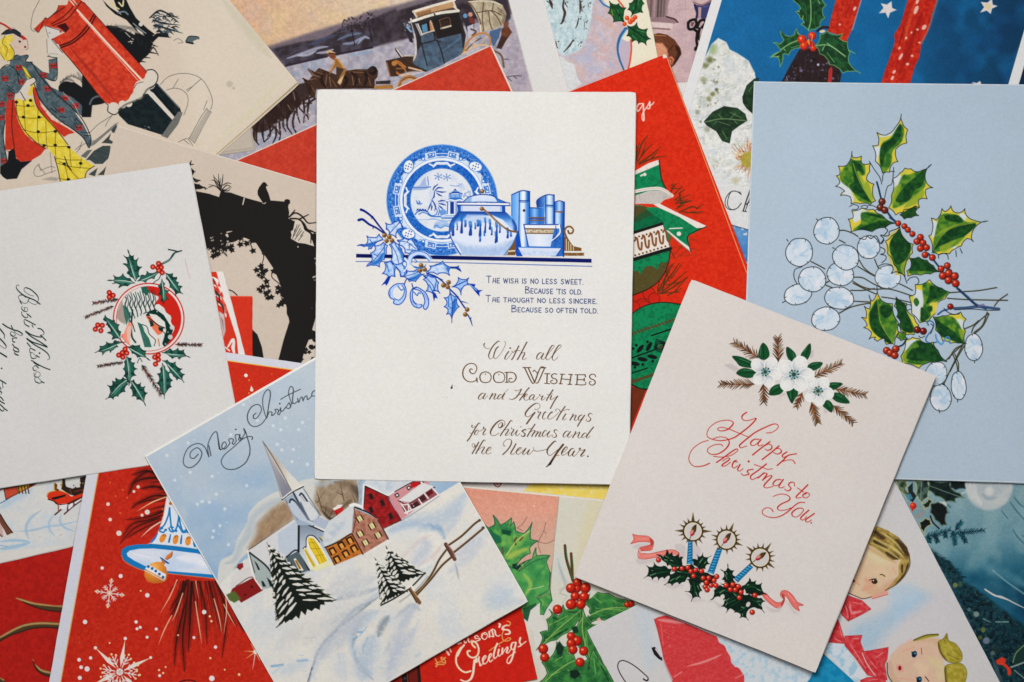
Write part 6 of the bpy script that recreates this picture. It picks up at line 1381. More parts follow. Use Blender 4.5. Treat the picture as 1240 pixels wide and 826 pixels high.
# ================================================================ card with snowy branches,ribbon line and holly
def snowy_branch_card():
 card('branch',[(630,-110),(755,-136),(821,190),(714,210)],(222,216,196),3.0,h=.55)
 F(655,0,180);LM = dict()
 part('printed_branches')
 pic = '-60,-300 420,-300 520,0 560,60 700,220 640,420 690,580 740,700 230,800 215,740 20,0'
 poly(pic,(188,178,186));m = mask(pic)
 wash((206,176,172),.7,m,12,.45,.7,3,3);wash((176,182,204),.6,m,14,.5,.75,8,3);wash((206,196,200),.5,m,6,.5,.8,11,2)
 brush('440,130 560,200 640,260',7,(206,170,160),.7,clip=m);brush('480,440 520,460',9,(196,206,214),.7,clip=m);brush('560,520 620,560',12,(176,174,206),.6,clip=m);brush('200,500 300,560 360,680',9,(206,178,168),.6,clip=m)
 poly('0,-40 420,-40 430,60 400,250 340,400 250,450 160,450 80,300',(188,204,208),sm=True,soft=3,clip=m);mb = mask('0,-40 420,-40 430,60 400,250 340,400 250,450 160,450 80,300')*m
 wash((206,216,218),.8,mb,5,.45,.7,5,2,ax=1.6);wash((150,176,184),.6,mb,5,.55,.8,15,2,ax=1.6)
 scribble('0,-40 420,-40 430,60 400,250 340,400 250,450 160,450 80,300',130,[(214,222,222),(160,182,190),(176,196,200)],105,10,1.4,.6,seed=2,clip=mb)
 K = (66,46,42)
 for st,w in (('70,-10 85,30 95,70',5),('50,10 100,40',3),('190,0 185,60 200,110 180,180 170,200',4.6),('200,20 220,60',3),('325,0 330,50 325,110',4),('340,60 345,100',2),('315,150 305,200 290,235',2.6),('365,180 360,250',1.8),('270,330 240,380 190,435',3.2),('320,360 310,385',1.8),('125,345 130,390 140,400',3),('160,200 200,170',2.4),('395,30 395,60',2)):
  line(st,w*.75,K,.9,taper=(.5,.4),clip=m);spatter(V(st)[[0,-1,0]]+np.array([[-2,-2],[3,2],[4,-2]]),8,K,.4,1,.7,5,clip=m)
 poly('170,470 280,540 300,640 340,700 230,780 215,740 150,470',(206,208,208),soft=3,clip=m);brush('200,500 260,520',4,(196,160,140),.7,clip=m)
 grain(m,.05,1.3)
 part('printed_ribbon_line')
 line('480,-15 520,35 565,60',2.2,(66,128,172));line('630,-20 660,20 690,60',2.0,(206,92,60));line('710,240 660,310 640,400 655,490 690,580',2.6,(56,110,156),taper=(1.6,.8));line('716,250 672,320 655,400',1.2,(150,190,216));line('750,335 755,400 745,500 730,570',2.0,(212,92,56))
 poly('712,345 748,345 745,500 728,572 692,580 660,490 650,400 672,320',(190,176,188));line('710,240 660,310 640,400 655,490 690,580',2.6,(56,110,156),taper=(1.6,.8));line('750,335 755,400 745,500 730,570',2.0,(212,92,56));line('716,250 672,320 655,400',1.2,(150,190,216))
 part('printed_holly')
 def hl(p,rib,lt):
  q = sag(V(p),.12);poly(q,(34,98,54));mm = mask(q);wash((22,66,40),.7,mm,3,.4,.7,3)
  for s in lt: brush(s,4,(88,156,84),.8,clip=mm)
  line(rib,1.2,(14,44,30),.95,clip=mm);line(q,.9,(18,44,32),.95,sm=False,closed=True)
 hl('700,190 620,180 605,185 600,140 560,110 575,60 570,10 620,40 650,30 670,60 710,65 690,120','695,185 640,110 585,40',['640,90 660,150','600,60 620,100'])
 hl('750,140 760,105 725,80 740,50 735,30 770,10 780,-40 840,-20 860,30 840,60 850,105 800,110','755,130 790,60 800,-20',['810,40 820,-10','780,90 770,60'])
 hl('720,215 770,220 800,190 820,240 890,240 880,290 915,325 880,340 880,378 840,350 815,365 800,335 760,350 750,310 715,300 730,260','725,220 800,270 880,330',['800,250 870,270','760,290 800,330'])
 brush('590,80 600,130',4,(186,176,70),.8)
 part('printed_holly/berries')
 for x,y,r in ((718,150,20),(785,145,20),(745,182,22),(765,165,22),(698,200,19)): berry(x,y,r,(222,96,48),(176,50,30),(244,160,110))
 part(None)
snowy_branch_card()

# ================================================================ photo card with a boy's head and a stone step
def boy_card():
 card('boyhead',[(587,-137),(847,-183),(900,112),(640,158)],(216,212,210),.5,h=.6)
 F(760,0,180)
 part('printed_wall')
 pic = '-200,-200 900,-400 780,-100 500,685 410,692 0,780 -200,600'
 poly(pic,(194,170,172));m = mask(pic);wash((206,182,180),.6,m,14,.4,.7,4,2);wash((180,156,164),.5,m,10,.5,.8,9,2)
 line('420,80 560,75',1,(170,146,154),.6);line('480,0 485,80',1,(170,146,154),.6);line('420,290 560,285',1,(176,150,158),.5);line('560,410 540,540 505,680',1,(170,146,154),.5)
 part('printed_step')
 poly('145,-10 350,-10 320,120 330,140 200,150 170,60',(146,122,124));
 for x,c in ((190,(110,88,88)),(220,(170,146,146)),(250,(84,72,70)),(275,(96,84,76)),(300,(120,98,96)),(325,(160,138,138))): line('%g,-10 %g,140' % (x+8,x),2.4,c,.8)
 poly('180,150 330,140 400,170 415,190 380,200 190,210',(150,124,128));line('325,140 390,160 418,185',2,(84,60,64));poly('190,180 380,195 370,240 200,240',(210,192,190));line('200,235 350,245',2,(150,120,118));poly('200,245 360,255 340,275 205,270',(198,176,176));line('195,180 385,190',1.4,(160,134,136),.8)
 part('printed_boy_head')
 poly('205,290 260,275 330,290 390,330 440,400 450,450 420,500 390,545 365,565 340,490 245,480 220,380',(110,66,46));m = mask('205,290 260,275 330,290 390,330 440,400 450,450 420,500 390,545 365,565 340,490 245,480 220,380')
 scribble('205,290 440,300 450,450 365,565 220,380',70,[(70,40,30),(156,102,64),(90,52,38),(186,140,84)],50,9,1.2,.8,clip=m);brush('220,295 320,300',4,(186,146,84),.8,clip=m);brush('400,380 430,450 390,540',6,(50,30,26),.8,clip=m);brush('330,440 380,380',6,(60,34,28),.8,clip=m)
 poly('225,360 290,360 330,410 340,480 250,485',(206,150,122),soft=3);poly('335,480 370,470 388,495 370,540 350,530',(206,130,100),soft=1);line('350,490 370,500 365,525',1.4,(140,76,56))
 part('printed_dancer')
 poly('550,40 630,45 700,10 720,-20 690,160 600,150 585,150 560,80',(70,72,116));poly('590,60 615,60 610,150 590,150',(186,156,156));line('560,40 580,100 570,170',2.6,(44,52,90));brush('630,60 670,50',6,(110,110,160),.7);line('550,20 620,40 700,0',2,(150,120,120))
 for st in ('505,190 510,240 550,240 575,200 560,165 520,175 505,200','580,230 600,180 635,165 650,190 620,230','560,250 580,270 575,330 580,390 565,415','600,240 590,300 600,330'): line(st,3.4,(32,28,32))
 poly('530,185 560,185 545,220 525,220',(120,90,90));line('610,290 600,360',1.4,(176,130,120));dot(570,405,16,(36,32,36))
 F();grain(mask([(580,-150),(850,-190),(833,99),(640,140)]),.06,1.4)
 part(None)
boy_card()

# ================================================================ red card with green baubles
def bauble_card():
 card('bauble',[(526,174),(806,66),(961,467),(681,575)],(206,54,28),5.0,h=.5)
 part('printed_red_ground');F()
 wash(mott((204,50,24),(214,60,32),3,3),1,None,relabel=True);grain(None,.05,1.2)
 line([(800,66.5),(687,112)],.9,(226,150,110),.7,sm=False);line([(806.2,67),(850,184),(904,330)],1.0,(224,176,120),.85,sm=False)
 poly([(801.5,67),(805,66),(808,70),(803,71.5)],(222,216,210),.95)
 OL = (92,84,46);OD = (74,62,30)
 F(755,60,160*1240/696)
 part('printed_lettering')
 script('98,285 80,288 70,308 76,325 90,310 104,285; 104,285 106,330 108,365 104,376 98,360 100,340 112,318 125,300 138,275; 138,275 140,300 133,312 122,308; 134,295 150,290 160,278; 68,300 66,325',1.3,(228,206,194),.5,100)
 part('printed_fir_sprays')
 def spray(pts,w=2.0,c=OD):
  for p in pts: line(p,w,c,.75,taper=(.8,.4));
 spray(['65,600 70,540 85,490','70,580 95,500 130,450','75,590 110,540 150,500','80,600 140,560 200,510','85,605 150,575 220,560','70,520 60,490','100,550 120,480','150,570 180,540','110,590 130,580'],2.2)
 spray(['250,750 265,720 280,705','270,760 310,720','290,790 350,765','280,800 340,790','250,730 300,735','300,810 360,800','255,715 262,705'],2.2)
 F(755,230,160*1240/777)
 spray(['300,60 340,30','310,80 400,60','320,100 350,80 380,70','310,110 360,90','330,130 400,100 440,110','350,130 450,140','400,130 470,130','430,110 470,85','340,70 330,20 360,0'],2.2)
 spray(['300,380 330,340 360,330','310,400 390,350 440,350','330,390 450,380','290,340 340,330','390,300 400,270','400,290 440,300'],1.8,(150,60,30))
 spray(['200,600 250,510 290,440','210,600 280,500 330,430','215,610 300,540 370,480','230,610 310,560 380,510','200,590 215,520','250,560 340,540','260,620 340,580','230,590 260,470 300,430','280,520 340,440','300,600 380,510'],2.2)
 for st in ('280,360 300,400','200,610 330,600','250,480 270,540'): line(st,1.6,OD,.6)
 GR = (22,138,92);GD = (12,92,62);W = (222,214,206);K = (34,30,30)
 part('printed_berries')
 for x,y,r in ((90,630,40),(150,610,36),(110,680,40),(180,640,34),(60,690,36)): poly(ell(x,y,r),(196,44,26),.9);line(ell(x,y,r,n=14),1,(120,30,20),.8,closed=True)
 brush('80,650 160,660',5,(120,40,24),.5)
 part('printed_bauble#1')
 poly('40,90 100,90 180,110 240,160 272,250 276,350 262,430 220,520 150,580 60,620 40,625',GR);m = mask('40,90 100,90 180,110 240,160 272,250 276,350 262,430 220,520 150,580 60,620 40,625');wash(GD,.5,m,3,.45,.7,4)
 poly('40,95 120,95 175,120 170,150 120,165 90,190 40,180',OL,sm=False,clip=m);poly('40,480 80,475 100,495 130,450 165,445 200,470 215,430 270,425 262,440 220,520 150,580 60,620 40,620',OL,clip=m);spatter('40,480 270,425 220,520 60,620',90,[(120,110,66),(64,56,30)],.4,.9,.7,3,clip=m)
 poly('40,180 150,105 230,130 260,200 180,210 60,250',GD,.55,clip=m)
 poly('50,250 230,195 270,330 275,350 50,415',W);line('50,255 232,198',3.4,K);line('50,412 276,345',4.2,(30,34,30));line('232,200 272,330',1,(90,80,70))
 for k in range(5): line('%g,%g %g,%g %g,%g %g,%g %g,%g' % (65+k*42,300-k*13,80+k*42,285-k*13,90+k*42,340-k*12,105+k*42,350-k*12,108+k*42,310-k*13),2.4,(134,84,44),.95)
 for k in range(9): dot(70+k*22,280-k*6.2,6,(120,74,40));dot(70+k*22,385-k*6.6,6,(120,74,40))
 line('276,350 264,430 222,520 150,580 50,622',1.3,K)
 part('printed_bow')
 F(755,60,160*1240/696)
 poly('60,640 130,600 188,580 190,610 120,640 60,665',W);scribble('60,640 188,582 190,608 60,665',14,(120,100,84),60,8,1.0,.8);poly('60,660 120,635 190,605 200,680 225,735 60,780',GR);m = mask('60,660 120,635 190,605 200,680 225,735 60,780');wash(GD,.4,m,3,.45,.7,4);dot(112,658,9,W);line('92,665 100,660',2,W);brush('70,760 200,700',4,GD,.6,clip=m)
 line('188,582 200,680 225,735',1.4,K,.9);line('60,748 130,735 200,735 255,770',4.0,W);poly('60,770 130,745 200,742 256,772 210,790 190,815 100,812 60,815',(196,188,184));m = mask('60,770 130,745 200,742 256,772 210,790 190,815 100,812 60,815');scribble('60,770 200,742 256,772 190,815 60,815',40,[(120,112,112),(214,208,202),(150,142,142)],70,9,1.0,.7,clip=m);line('60,748 130,735 200,735 256,772 215,790 190,812',1.2,(200,190,180))
 F(755,230,160*1240/777)
 poly('130,110 170,100 210,105 330,160 440,225 488,215 400,262 380,270 385,320 398,368 330,310 250,240 230,180 170,140',GR);m = mask('130,110 170,100 210,105 330,160 440,225 488,215 400,262 380,270 385,320 398,368 330,310 250,240 230,180 170,140');wash(GD,.35,m,3,.45,.7,4)
 poly('175,85 210,80 330,140 488,212 470,222 430,225 330,160 215,108',W);poly('250,240 262,238 330,295 385,335 398,368 330,312',W);line('270,228 345,224',2.6,W,taper=(.5,.5));dot(326,258,13,W);line('488,215 382,268 386,325 398,368',1.2,K,.9);line('250,240 330,312 398,368',1.0,(140,120,110))
 part('printed_bauble#2')
 F(755,360,100*1240/516)
 poly('20,130 100,70 180,40 260,32 360,45 420,90 300,400 240,560 150,578 90,565 20,535',GR);m = mask('20,130 100,70 180,40 260,32 360,45 420,90 300,400 240,560 150,578 90,565 20,535');wash(GD,.4,m,3,.45,.7,4)
 for (x0,y0,x1,y1) in ((50,230,330,135),(50,530,200,480)):
  line('%g,%g %g,%g' % (x0,y0,x1,y1),1.0,(110,60,30),.9)
  for k in range(14): x = x0+(x1-x0)*k/13;y = y0+(y1-y0)*k/13;line('%g,%g %g,%g' % (x-5,y-8,x+8,y+6),1.4,(110,60,30),.9)
 D = (24,30,30)
 line('175,240 310,195',1.8,D);line('50,380 190,330',1.8,D);line('50,475 150,442',1.6,D)
 for x,y,a in ((105,322,-50),(160,308,-60),(118,388,10),(180,372,12),(70,415,12)): poly(ell(x,y,32,13,a),D)
 for x,y in ((80,300),(150,278),(120,420),(183,400),(72,438),(60,320)): dot(x,y,9,D)
 for k in (0,14,26): line('%g,%g %g,%g %g,%g %g,%g' % (205+k*.6,262+k,262-k*.3,285+k*.3,240-k*.3,345-k,192+k*.4,325-k*.4),1.2,D,sm=False,closed=True)
 dot(234,308,12,(90,76,50));line('50,545 100,570 150,576',1.8,D);line('20,130 100,70 180,40 260,32 360,45',1.3,D,.9)
 poly('40,555 140,580 60,780 40,830',(110,56,34),.9);scribble('40,555 140,580 60,780 40,830',24,[(60,52,30),(180,60,34),(84,74,44)],-60,8,1.4,.8)
 part(None)
bauble_card()

# ================================================================ photo card: red candles,pudding and white flowers on blue
def pudding_card():
 card('pudding',[(931,-236),(1301,-128),(1160,352),(790,243.5)],(216,216,216),3.6,h=.55)
 F();q = C.quad;e = 12.0
 ins = [q[0]+C.u*e,q[1]-C.u*e,q[2]-C.u*e,q[3]+C.u*e]
 mi = mask(ins)
 part('printed_blue_ground')
 poly(ins,lin(900,40,1235,40,(22,108,158),(18,104,152),(18,66,98)));wash((26,116,168),.5,mi,24,.45,.7,3,2);wash((20,60,100),.5,mask([(1100,-20),(1245,-20),(1245,110),(1150,110)],soft=60)*mi,26,.3,.7,7)
 brush([(868,0),(862,40)],16,(60,90,160),.5,clip=mi);grain(mi,.06,1.3)
 F(1040,0,200)
 for st in ('150,100 185,60 165,25 210,35 245,10 250,60 285,75 235,95 220,138 200,95','910,95 940,55 915,15 965,20 1000,-10 1005,35 1042,45 1000,65 990,105 960,80','845,625 860,618 885,624 910,608 920,630 900,640','1010,650 1040,640 1050,660'): part('printed_star#'+st[:3]);poly(st,(214,206,204),soft=.8)
 dot(970,50,22,(214,198,150),.8,soft=2,relabel=False)
 part('printed_candle#1')
 poly('590,-40 580,20 550,100 530,190 510,250 470,320 455,430 420,500 385,625 165,630 200,520 230,440 270,320 265,260 310,190 350,60 380,-40',mott((176,36,22),(200,56,34),3,4));m = mask('590,-40 580,20 550,100 530,190 510,250 470,320 455,430 420,500 385,625 165,630 200,520 230,440 270,320 265,260 310,190 350,60 380,-40')
 brush('470,100 380,350 300,560',8,(150,24,16),.6,clip=m);brush('340,200 300,340',5,(116,20,18),.8,clip=m);brush('400,380 360,460',5,(120,22,18),.7,clip=m);brush('430,0 380,160 340,320',5,(206,90,56),.6,clip=m);brush('520,100 440,360',5,(190,50,34),.6,clip=m)
 for x,y,a,b,t in ((430,75,34,14,-68),(440,10,24,10,-68),(315,425,28,10,-60),(305,362,12,8,-50),(265,540,16,10,-50),(252,586,18,10,-60),(365,482,12,10,0),(400,420,10,8,0),(490,205,22,14,-50),(440,222,10,8,0),(456,320,10,7,0),(355,285,12,8,-60),(395,245,10,6,-60)): poly(ell(x,y,a,b,t),(226,196,184),.9,soft=1,clip=m)
 scribble('350,180 420,180 390,280 340,300',14,(206,120,70),-65,8,1,.7,clip=m);line('590,0 560,100 530,200 470,330',1.2,(206,130,110),.5,soft=1)
 F(900,0,180)
 part('printed_candle#2')
 poly('780,-30 990,-30 965,60 930,170 900,260 860,350 800,330 790,290 705,265 720,200',mott((180,40,24),(204,62,36),3,6));m = mask('780,-30 990,-30 965,60 930,170 900,260 860,350 800,330 790,290 705,265 720,200');brush('900,0 850,150',6,(140,26,20),.6,clip=m);brush('860,20 800,180',5,(206,76,44),.6,clip=m);poly(ell(930,72,20,10,-60),(216,200,200),.9,soft=1);dot(805,205,9,(220,170,150));scribble('780,0 980,0 860,340 720,260',20,[(206,90,56),(130,24,18)],-65,9,1,.5,clip=m);line('985,0 960,80 910,250',1.2,(206,170,170),.7)
 part('printed_pudding')
 poly('320,680 400,530 470,410 640,400 700,480 780,520 820,620 800,720 310,720',(50,36,38));m = mask('320,680 400,530 470,410 640,400 700,480 780,520 820,620 800,720 310,720');spatter('320,680 470,420 700,470 820,620 790,690',100,[(24,18,20),(96,84,110),(70,54,60),(130,124,150)],.5,2.2,.8,4,clip=m);scribble('340,680 470,420 800,600 790,690',60,[(30,22,24),(86,76,100),(140,136,166)],80,6,1.0,.7,clip=m);poly('715,580 735,555 745,590 735,690 705,690',(176,50,48));scribble('715,570 745,570 735,690 705,690',8,(220,100,90),85,7,1,.8);poly(ell(655,495,36,26,40),(56,34,34));dot(625,540,10,(190,190,210));brush('360,640 370,670',4,(150,150,186),.8)
 part('printed_holly')
 def hl(p,rib,lt,base=(38,92,52)):
  qq = sag(V(p),.1);poly(qq,base);mm = mask(qq);wash((20,54,34),.7,mm,4,.4,.7,5)
  for s,c in lt: brush(s,4,c,.8,clip=mm)
  line(rib,1.4,(150,190,130),.8,clip=mm);line(qq,1.1,(150,186,110),.6,sm=False,closed=True)
 L1 = (120,176,120);L2 = (176,206,176);DK = (14,40,28)
 hl('545,260 520,230 480,205 510,190 475,150 440,100 480,70 420,10 430,-40 650,-40 690,45 660,80 680,150 640,190 645,220 600,245','545,250 565,150 560,-30',[('500,130 490,180',(190,200,110)),('610,60 630,120',DK),('450,90 470,100',(206,210,120)),('625,5 640,30',L2),('590,100 600,230',(60,120,60)),('520,40 530,180',(60,116,60)),('450,10 470,60',DK)])
 hl('525,310 470,290 445,240 430,285 380,305 310,260 340,330 300,370 250,355 300,400 315,430 225,480 290,480 305,560 330,450 380,460 400,420 470,400','510,320 380,370 240,475',[('400,400 460,380',L1),('340,410 350,420',L2),('360,330 440,300',(70,130,70)),('260,475 300,470',(200,216,160)),('450,270 470,290',(170,190,110))])
 hl('600,380 640,330 640,290 700,260 760,290 830,280 800,320 870,350 890,440 880,520 980,610 900,595 830,610 780,560 720,540 690,480 640,450','610,380 720,380 850,470',[('680,380 660,420',L2),('700,360 840,460',L2),('700,440 760,520',L1),('760,330 850,400',(60,110,56)),('680,310 760,310',DK),('840,540 900,590',DK),('760,480 860,560',(50,110,64))])
 line('620,260 660,230 710,230',3,(50,36,28));poly(ell(660,262,26,12,-10),(206,200,180));line('880,420 940,450',1.6,(110,170,110),taper=(1,.3));line('310,250 340,290',2,(40,100,70),taper=(.3,1))
 part('printed_holly/berries')
 for x,y,r in ((490,330,38),(575,300,34),(510,385,36),(570,370,26),(585,405,26),(545,355,26)): berry(x,y,r,(214,60,30),(130,24,18),(240,150,90))
 line('545,330 550,370',2.4,(206,176,80),taper=(.5,.5));line('580,290 570,340',1.6,(240,170,110),taper=(.5,.5));dot(480,322,8,(240,160,120))
 # white flowers
 part('printed_flowers')
 F(755,60,160*1240/696)
 poly(V('450,20 420,140 300,480 560,1200 900,1200 760,640 690,150'),(212,212,211),clip=mask([q[3]+C.v*4-C.u*9,q[2]+C.v*4,q[2]-C.v*300,q[0]-C.u*9]))
 fl = V('400,90 440,20 465,-30 500,-60 540,-40 560,0 600,20 660,60 690,120 700,180 700,700 640,730 560,715 480,640 400,480 330,320 360,200')
 poly(fl,(214,214,211),soft=1.5,clip=mi);m = mask(fl,soft=1.5)*mi
 wash((184,190,180),.6,m,7,.5,.75,3,3);wash((222,221,218),.9,m,4,.5,.72,6,3);wash((160,166,140),.4,m,6,.62,.85,9,3);wash((190,196,206),.5,m,8,.5,.8,14,2)
 r = random.Random(4);pts = fl
 for k in range(420):
  x = r.uniform(330,700);y = r.uniform(-60,730);a = r.uniform(0,6.28);rr = r.uniform(10,26)
  line(ell(x,y,rr,rr*.8,0,10)[:4],.9,r.choice([(226,226,224),(168,172,164),(190,194,196),(220,220,216)]),.55,clip=m,relabel=False)
 for x,y,c,s in ((455,55,(96,100,50),6),(430,85,(110,110,66),5),(470,235,(110,110,60),4),(490,212,(70,80,44),3),(450,260,(130,128,80),4),(470,0,(150,170,120),8),(420,160,(150,150,110),5),(390,330,(140,144,120),4),(440,420,(150,152,130),5),(560,60,(200,206,210),6),(590,690,(190,180,150),5)): dot(x,y,s*3,c,.75,soft=s,clip=m)
 spatter('380,30 520,30 500,270 400,400',50,[(110,112,76),(96,100,56),(150,150,120)],.6,2,.6,6,clip=m)
 spatter('440,620 640,540 640,720 560,710',26,[(200,180,140),(170,150,100)],.6,1.6,.5,8,clip=m)
 r = random.Random(9);ma = mask('560,530 590,470 640,420 670,470 700,480 700,680 660,670 620,640 580,660 565,600',soft=3)*m
 for k in range(150):
  a = r.uniform(0,6.28);q0 = r.uniform(20,60);q1 = q0+r.uniform(15,55);line('%g,%g %g,%g' % (665+q0*math.cos(a),565+q0*math.sin(a)*1.15,665+q1*math.cos(a+.2),565+q1*math.sin(a+.2)*1.2),r.uniform(.6,1.4),r.choice([(206,124,44),(160,80,30),(222,180,100),(186,100,40),(130,66,34)]),.8,clip=m,relabel=False,taper=(.4,.6))
 scribble('590,530 640,480 700,500 700,650 600,630',60,[(206,120,40),(150,76,30),(222,176,90),(176,96,36),(120,60,30)],40,7,1.2,.8,jit=90,clip=ma);dot(660,580,42,(170,156,60),.9,soft=3,clip=ma);spatter(ell(660,580,60,60),40,[(200,190,90),(130,110,40)],.5,1,.8,3,clip=ma)
 brush('600,400 660,360',7,(222,204,200),.7,clip=m);brush('580,440 640,400',6,(220,206,198),.6,clip=m)
 part('printed_leaves')
 for st,hi in (('425,380 470,330 530,300 600,310 640,340 650,375 610,400 570,430 558,493 520,480 490,430 440,400',['560,330 620,360','500,380 560,400','520,430 545,470']),('628,250 650,190 690,155 710,150 710,350 690,345 650,310 630,280',['660,220 690,180'])):
  qq = V(st);poly(qq,mott((44,78,48),(28,52,34),4,5));mm = mask(qq)
  for s in hi: brush(s,5,(110,140,96),.7,clip=mm)
  line(qq,1.0,(20,34,24),.8,sm=False,closed=True)
 line('430,382 520,365 645,375',1.2,(130,156,110),.8);line('520,365 500,340',.9,(120,150,110),.7);line('560,368 590,335',.9,(120,150,110),.7);line('490,375 470,400',.9,(100,130,96),.7);line('580,370 600,392',.9,(120,150,110),.7);brush('440,385 480,400',4,(24,44,30),.7)
 part(None)
 F();grain(mi,.045,1.3,9)
 # white strip with the lettering
 part('printed_lettering')
 F(815,80,110*1240/433)
 K = (62,60,66)
 for o in (0,11): line('%g,612 %g,598 %g,600 %g,630 %g,665 %g,685 %g,678 %g,655' % (325,305-o*.2,275+o*.2,252+o,250+o,272+o*.8,305,325),1.0,K)
 line('325,612 318,600',1,K);line('368,590 350,640 335,690',1.6,K);line('378,590 362,640 345,690',1.0,K);line('350,660 368,645 378,660 368,700',1.6,K);line('332,692 350,694',1.2,K)
 part(None)
pudding_card()

def blue_snow_card():
 card('bluesnow',[(860,230),(960,257),(925,400),(825,373)],(206,212,218),2.6,h=.7)
 part('printed_snow_scene');F(755,230,160*1240/777)
 wash(lin(620,190,720,420,(116,160,196),(96,150,200),(70,130,190)),1,None,relabel=True);wash((150,186,210),.5,None,6,.5,.75,3)
 poly('500,300 675,385 727,425 800,480 800,800 400,800',(212,216,220));dot(662,295,9,(206,214,220));dot(700,230,6,(206,214,220));poly('700,260 727,250 727,265 712,268',(206,210,216));spatter('610,200 727,220 727,410',14,(70,120,176),.6,1.6,.6,4)
 part(None)
blue_snow_card()
def navy_card():
 card('navy',[(1150,-60),(1320,-60),(1320,180),(1150,180)],(22,52,82),.2,h=2)
 part('printed_blue_ground');F();wash((18,60,96),.6,None,12,.4,.7,3,relabel=True)
 part(None)
navy_card()

# ================================================================ card with a sleigh in the snow
def sleigh_card():
 card('sleigh',[(-256,484),(84,405),(145,648),(-195,727)],(212,208,203),3.8,h=.55)
 F(0,565,150*1240/991)
 part('printed_snow')
 pic = V('-200,0 900,-250 705,60 690,200 640,620 300,650 0,690 -200,700')
 poly(pic,(208,207,205));m = mask(pic);wash((196,204,210),.6,m,12,.4,.7,3);wash((216,212,204),.5,m,9,.5,.75,7)
 for st,w,c in (('0,290 60,260 160,190 320,120',3,(120,160,196)),('0,330 100,270 260,180',10,(180,196,208)),('330,350 260,400 215,460 210,520 230,580',4,(160,182,200)),('130,520 260,510 380,480 500,465 640,430',3,(160,184,204)),('430,390 395,440 395,500 440,560',3,(160,186,206)),('490,380 480,440 520,490 600,520',3,(160,184,204)),('0,600 120,590 240,600',4,(150,184,206)),('0,660 120,640 240,610',6,(150,182,206)),('0,630 60,640',4,(110,164,204)),('120,620 180,610',4,(214,214,214)),('640,350 620,420',3,(170,190,206)),('560,400 580,430',3,(170,190,206))): brush(st,w,c,.75,clip=m)
 line('0,295 60,262 160,195 320,118',1.0,(50,96,140),.8);dot(320,565,3,(120,120,130));dot(490,545,3,(120,120,130));dot(468,505,3,(120,120,130));spatter('200,420 600,420 600,560 250,560',14,(150,140,140),.3,.5,.6,3)
 part('printed_house')
 poly('-20,190 30,180 45,265 0,290 -20,290',(206,206,204));poly('30,180 270,130 265,150 140,215 48,260',(196,84,60));poly('130,165 270,130 262,150 145,215',(120,60,40));poly('135,160 235,130 230,165 150,210',(196,160,60));
 for x in (145,170,195,220): line('%g,155 %g,215' % (x,x+12),1.4,(90,50,40))
 line('30,180 48,262',1.0,(70,40,40));line('0,190 30,178 280,128',1.0,(90,60,60));line('48,262 150,212 280,145',1.2,(120,50,40))
 part('printed_tree')
 poly('-10,370 10,385 50,460 80,510 108,525 70,545 55,550 30,500 -10,440',(120,76,62));poly('-10,430 20,490 30,565 10,560 -10,520',(196,170,164));line('0,380 50,460 100,528',1.4,(70,44,40));line('-5,540 15,560',1.6,(110,80,76))
 part('printed_sleigh')
 poly('375,235 395,205 470,192 540,215 570,240 680,205 690,190 690,225 560,295 465,300 430,275 385,262',(210,62,34));line('375,238 390,208 470,192 530,210',1.0,(206,150,60));poly('410,250 470,235 530,222 520,240 440,265 415,262',(40,30,26));poly('430,270 470,300 450,300',(60,30,26));line('385,262 430,277 465,302 560,296 690,225',1.4,(90,24,20))
 poly('485,140 520,125 530,160 570,175 640,165 640,90 700,70 695,180 680,205 600,235 560,225 520,200 490,180',(56,40,32));spatter('490,140 640,150 690,90 690,190 600,230 520,200',44,[(120,80,56),(40,30,28),(90,40,36),(150,120,60)],.5,1.6,.8,3);poly('500,100 520,100 525,130 495,135',(60,44,40));poly('430,150 440,130 460,145 455,175 475,185 465,200 430,185',(110,70,44));line('432,140 435,190',1.2,(206,170,70));line('495,130 490,170',1.2,(206,170,70));line('580,170 640,130',2,(206,200,200));line('600,200 690,180',1.4,(120,50,40))
 line('440,385 560,290 675,240',1.8,(70,36,34));line('515,380 590,315 675,255',1.8,(90,40,36));line('465,300 468,360',1.4,(150,90,70));line('540,295 540,350',1.4,(90,40,36));line('590,280 592,310',1.4,(90,40,36));line('520,310 500,330',1.2,(150,90,70));poly('480,310 540,300 535,330 490,345',(222,220,220));poly('560,300 580,290 580,320 550,345',(222,220,220));poly('600,285 660,250 655,262 602,300',(222,220,220))
 part(None)
sleigh_card()

# ================================================================ dark red card with antlers
def antler_card():
 card('antler',[(-150,596),(160,590),(176,900),(-134,906)],(176,36,28),1.2,h=.7)
 part('printed_red_ground');F();wash(mott((170,34,28),(182,40,30),4,3),1,None,relabel=True);grain(None,.05,1.2)
 part('printed_antlers');F(0,650,120*1240/563)
 for p,lt in (('78,345 120,352 200,375 300,390 372,390 368,425 270,418 200,400 130,370','95,350 200,380 365,396'),('-20,580 60,530 120,500 200,485 290,482 352,490 345,522 270,515 190,520 120,540 50,565 -10,600','0,570 120,510 220,492 345,496'),('185,680 195,720 230,750 300,770 296,798 240,780 205,750 188,710','188,700 230,755 298,776'),('-10,795 20,810 40,835 -10,840','0,800 20,812')):
  poly(p,(84,68,46));m = mask(p);line(lt,2.8,(176,140,90),.85,clip=m);line(lt,1.0,(206,176,120),.6,clip=m);scribble(p,14,[(50,40,30),(130,104,66)],5,8,.8,.7)
  line(V(p)[len(V(p))//2:],1.4,(40,30,26),.8)
 part(None)
antler_card()

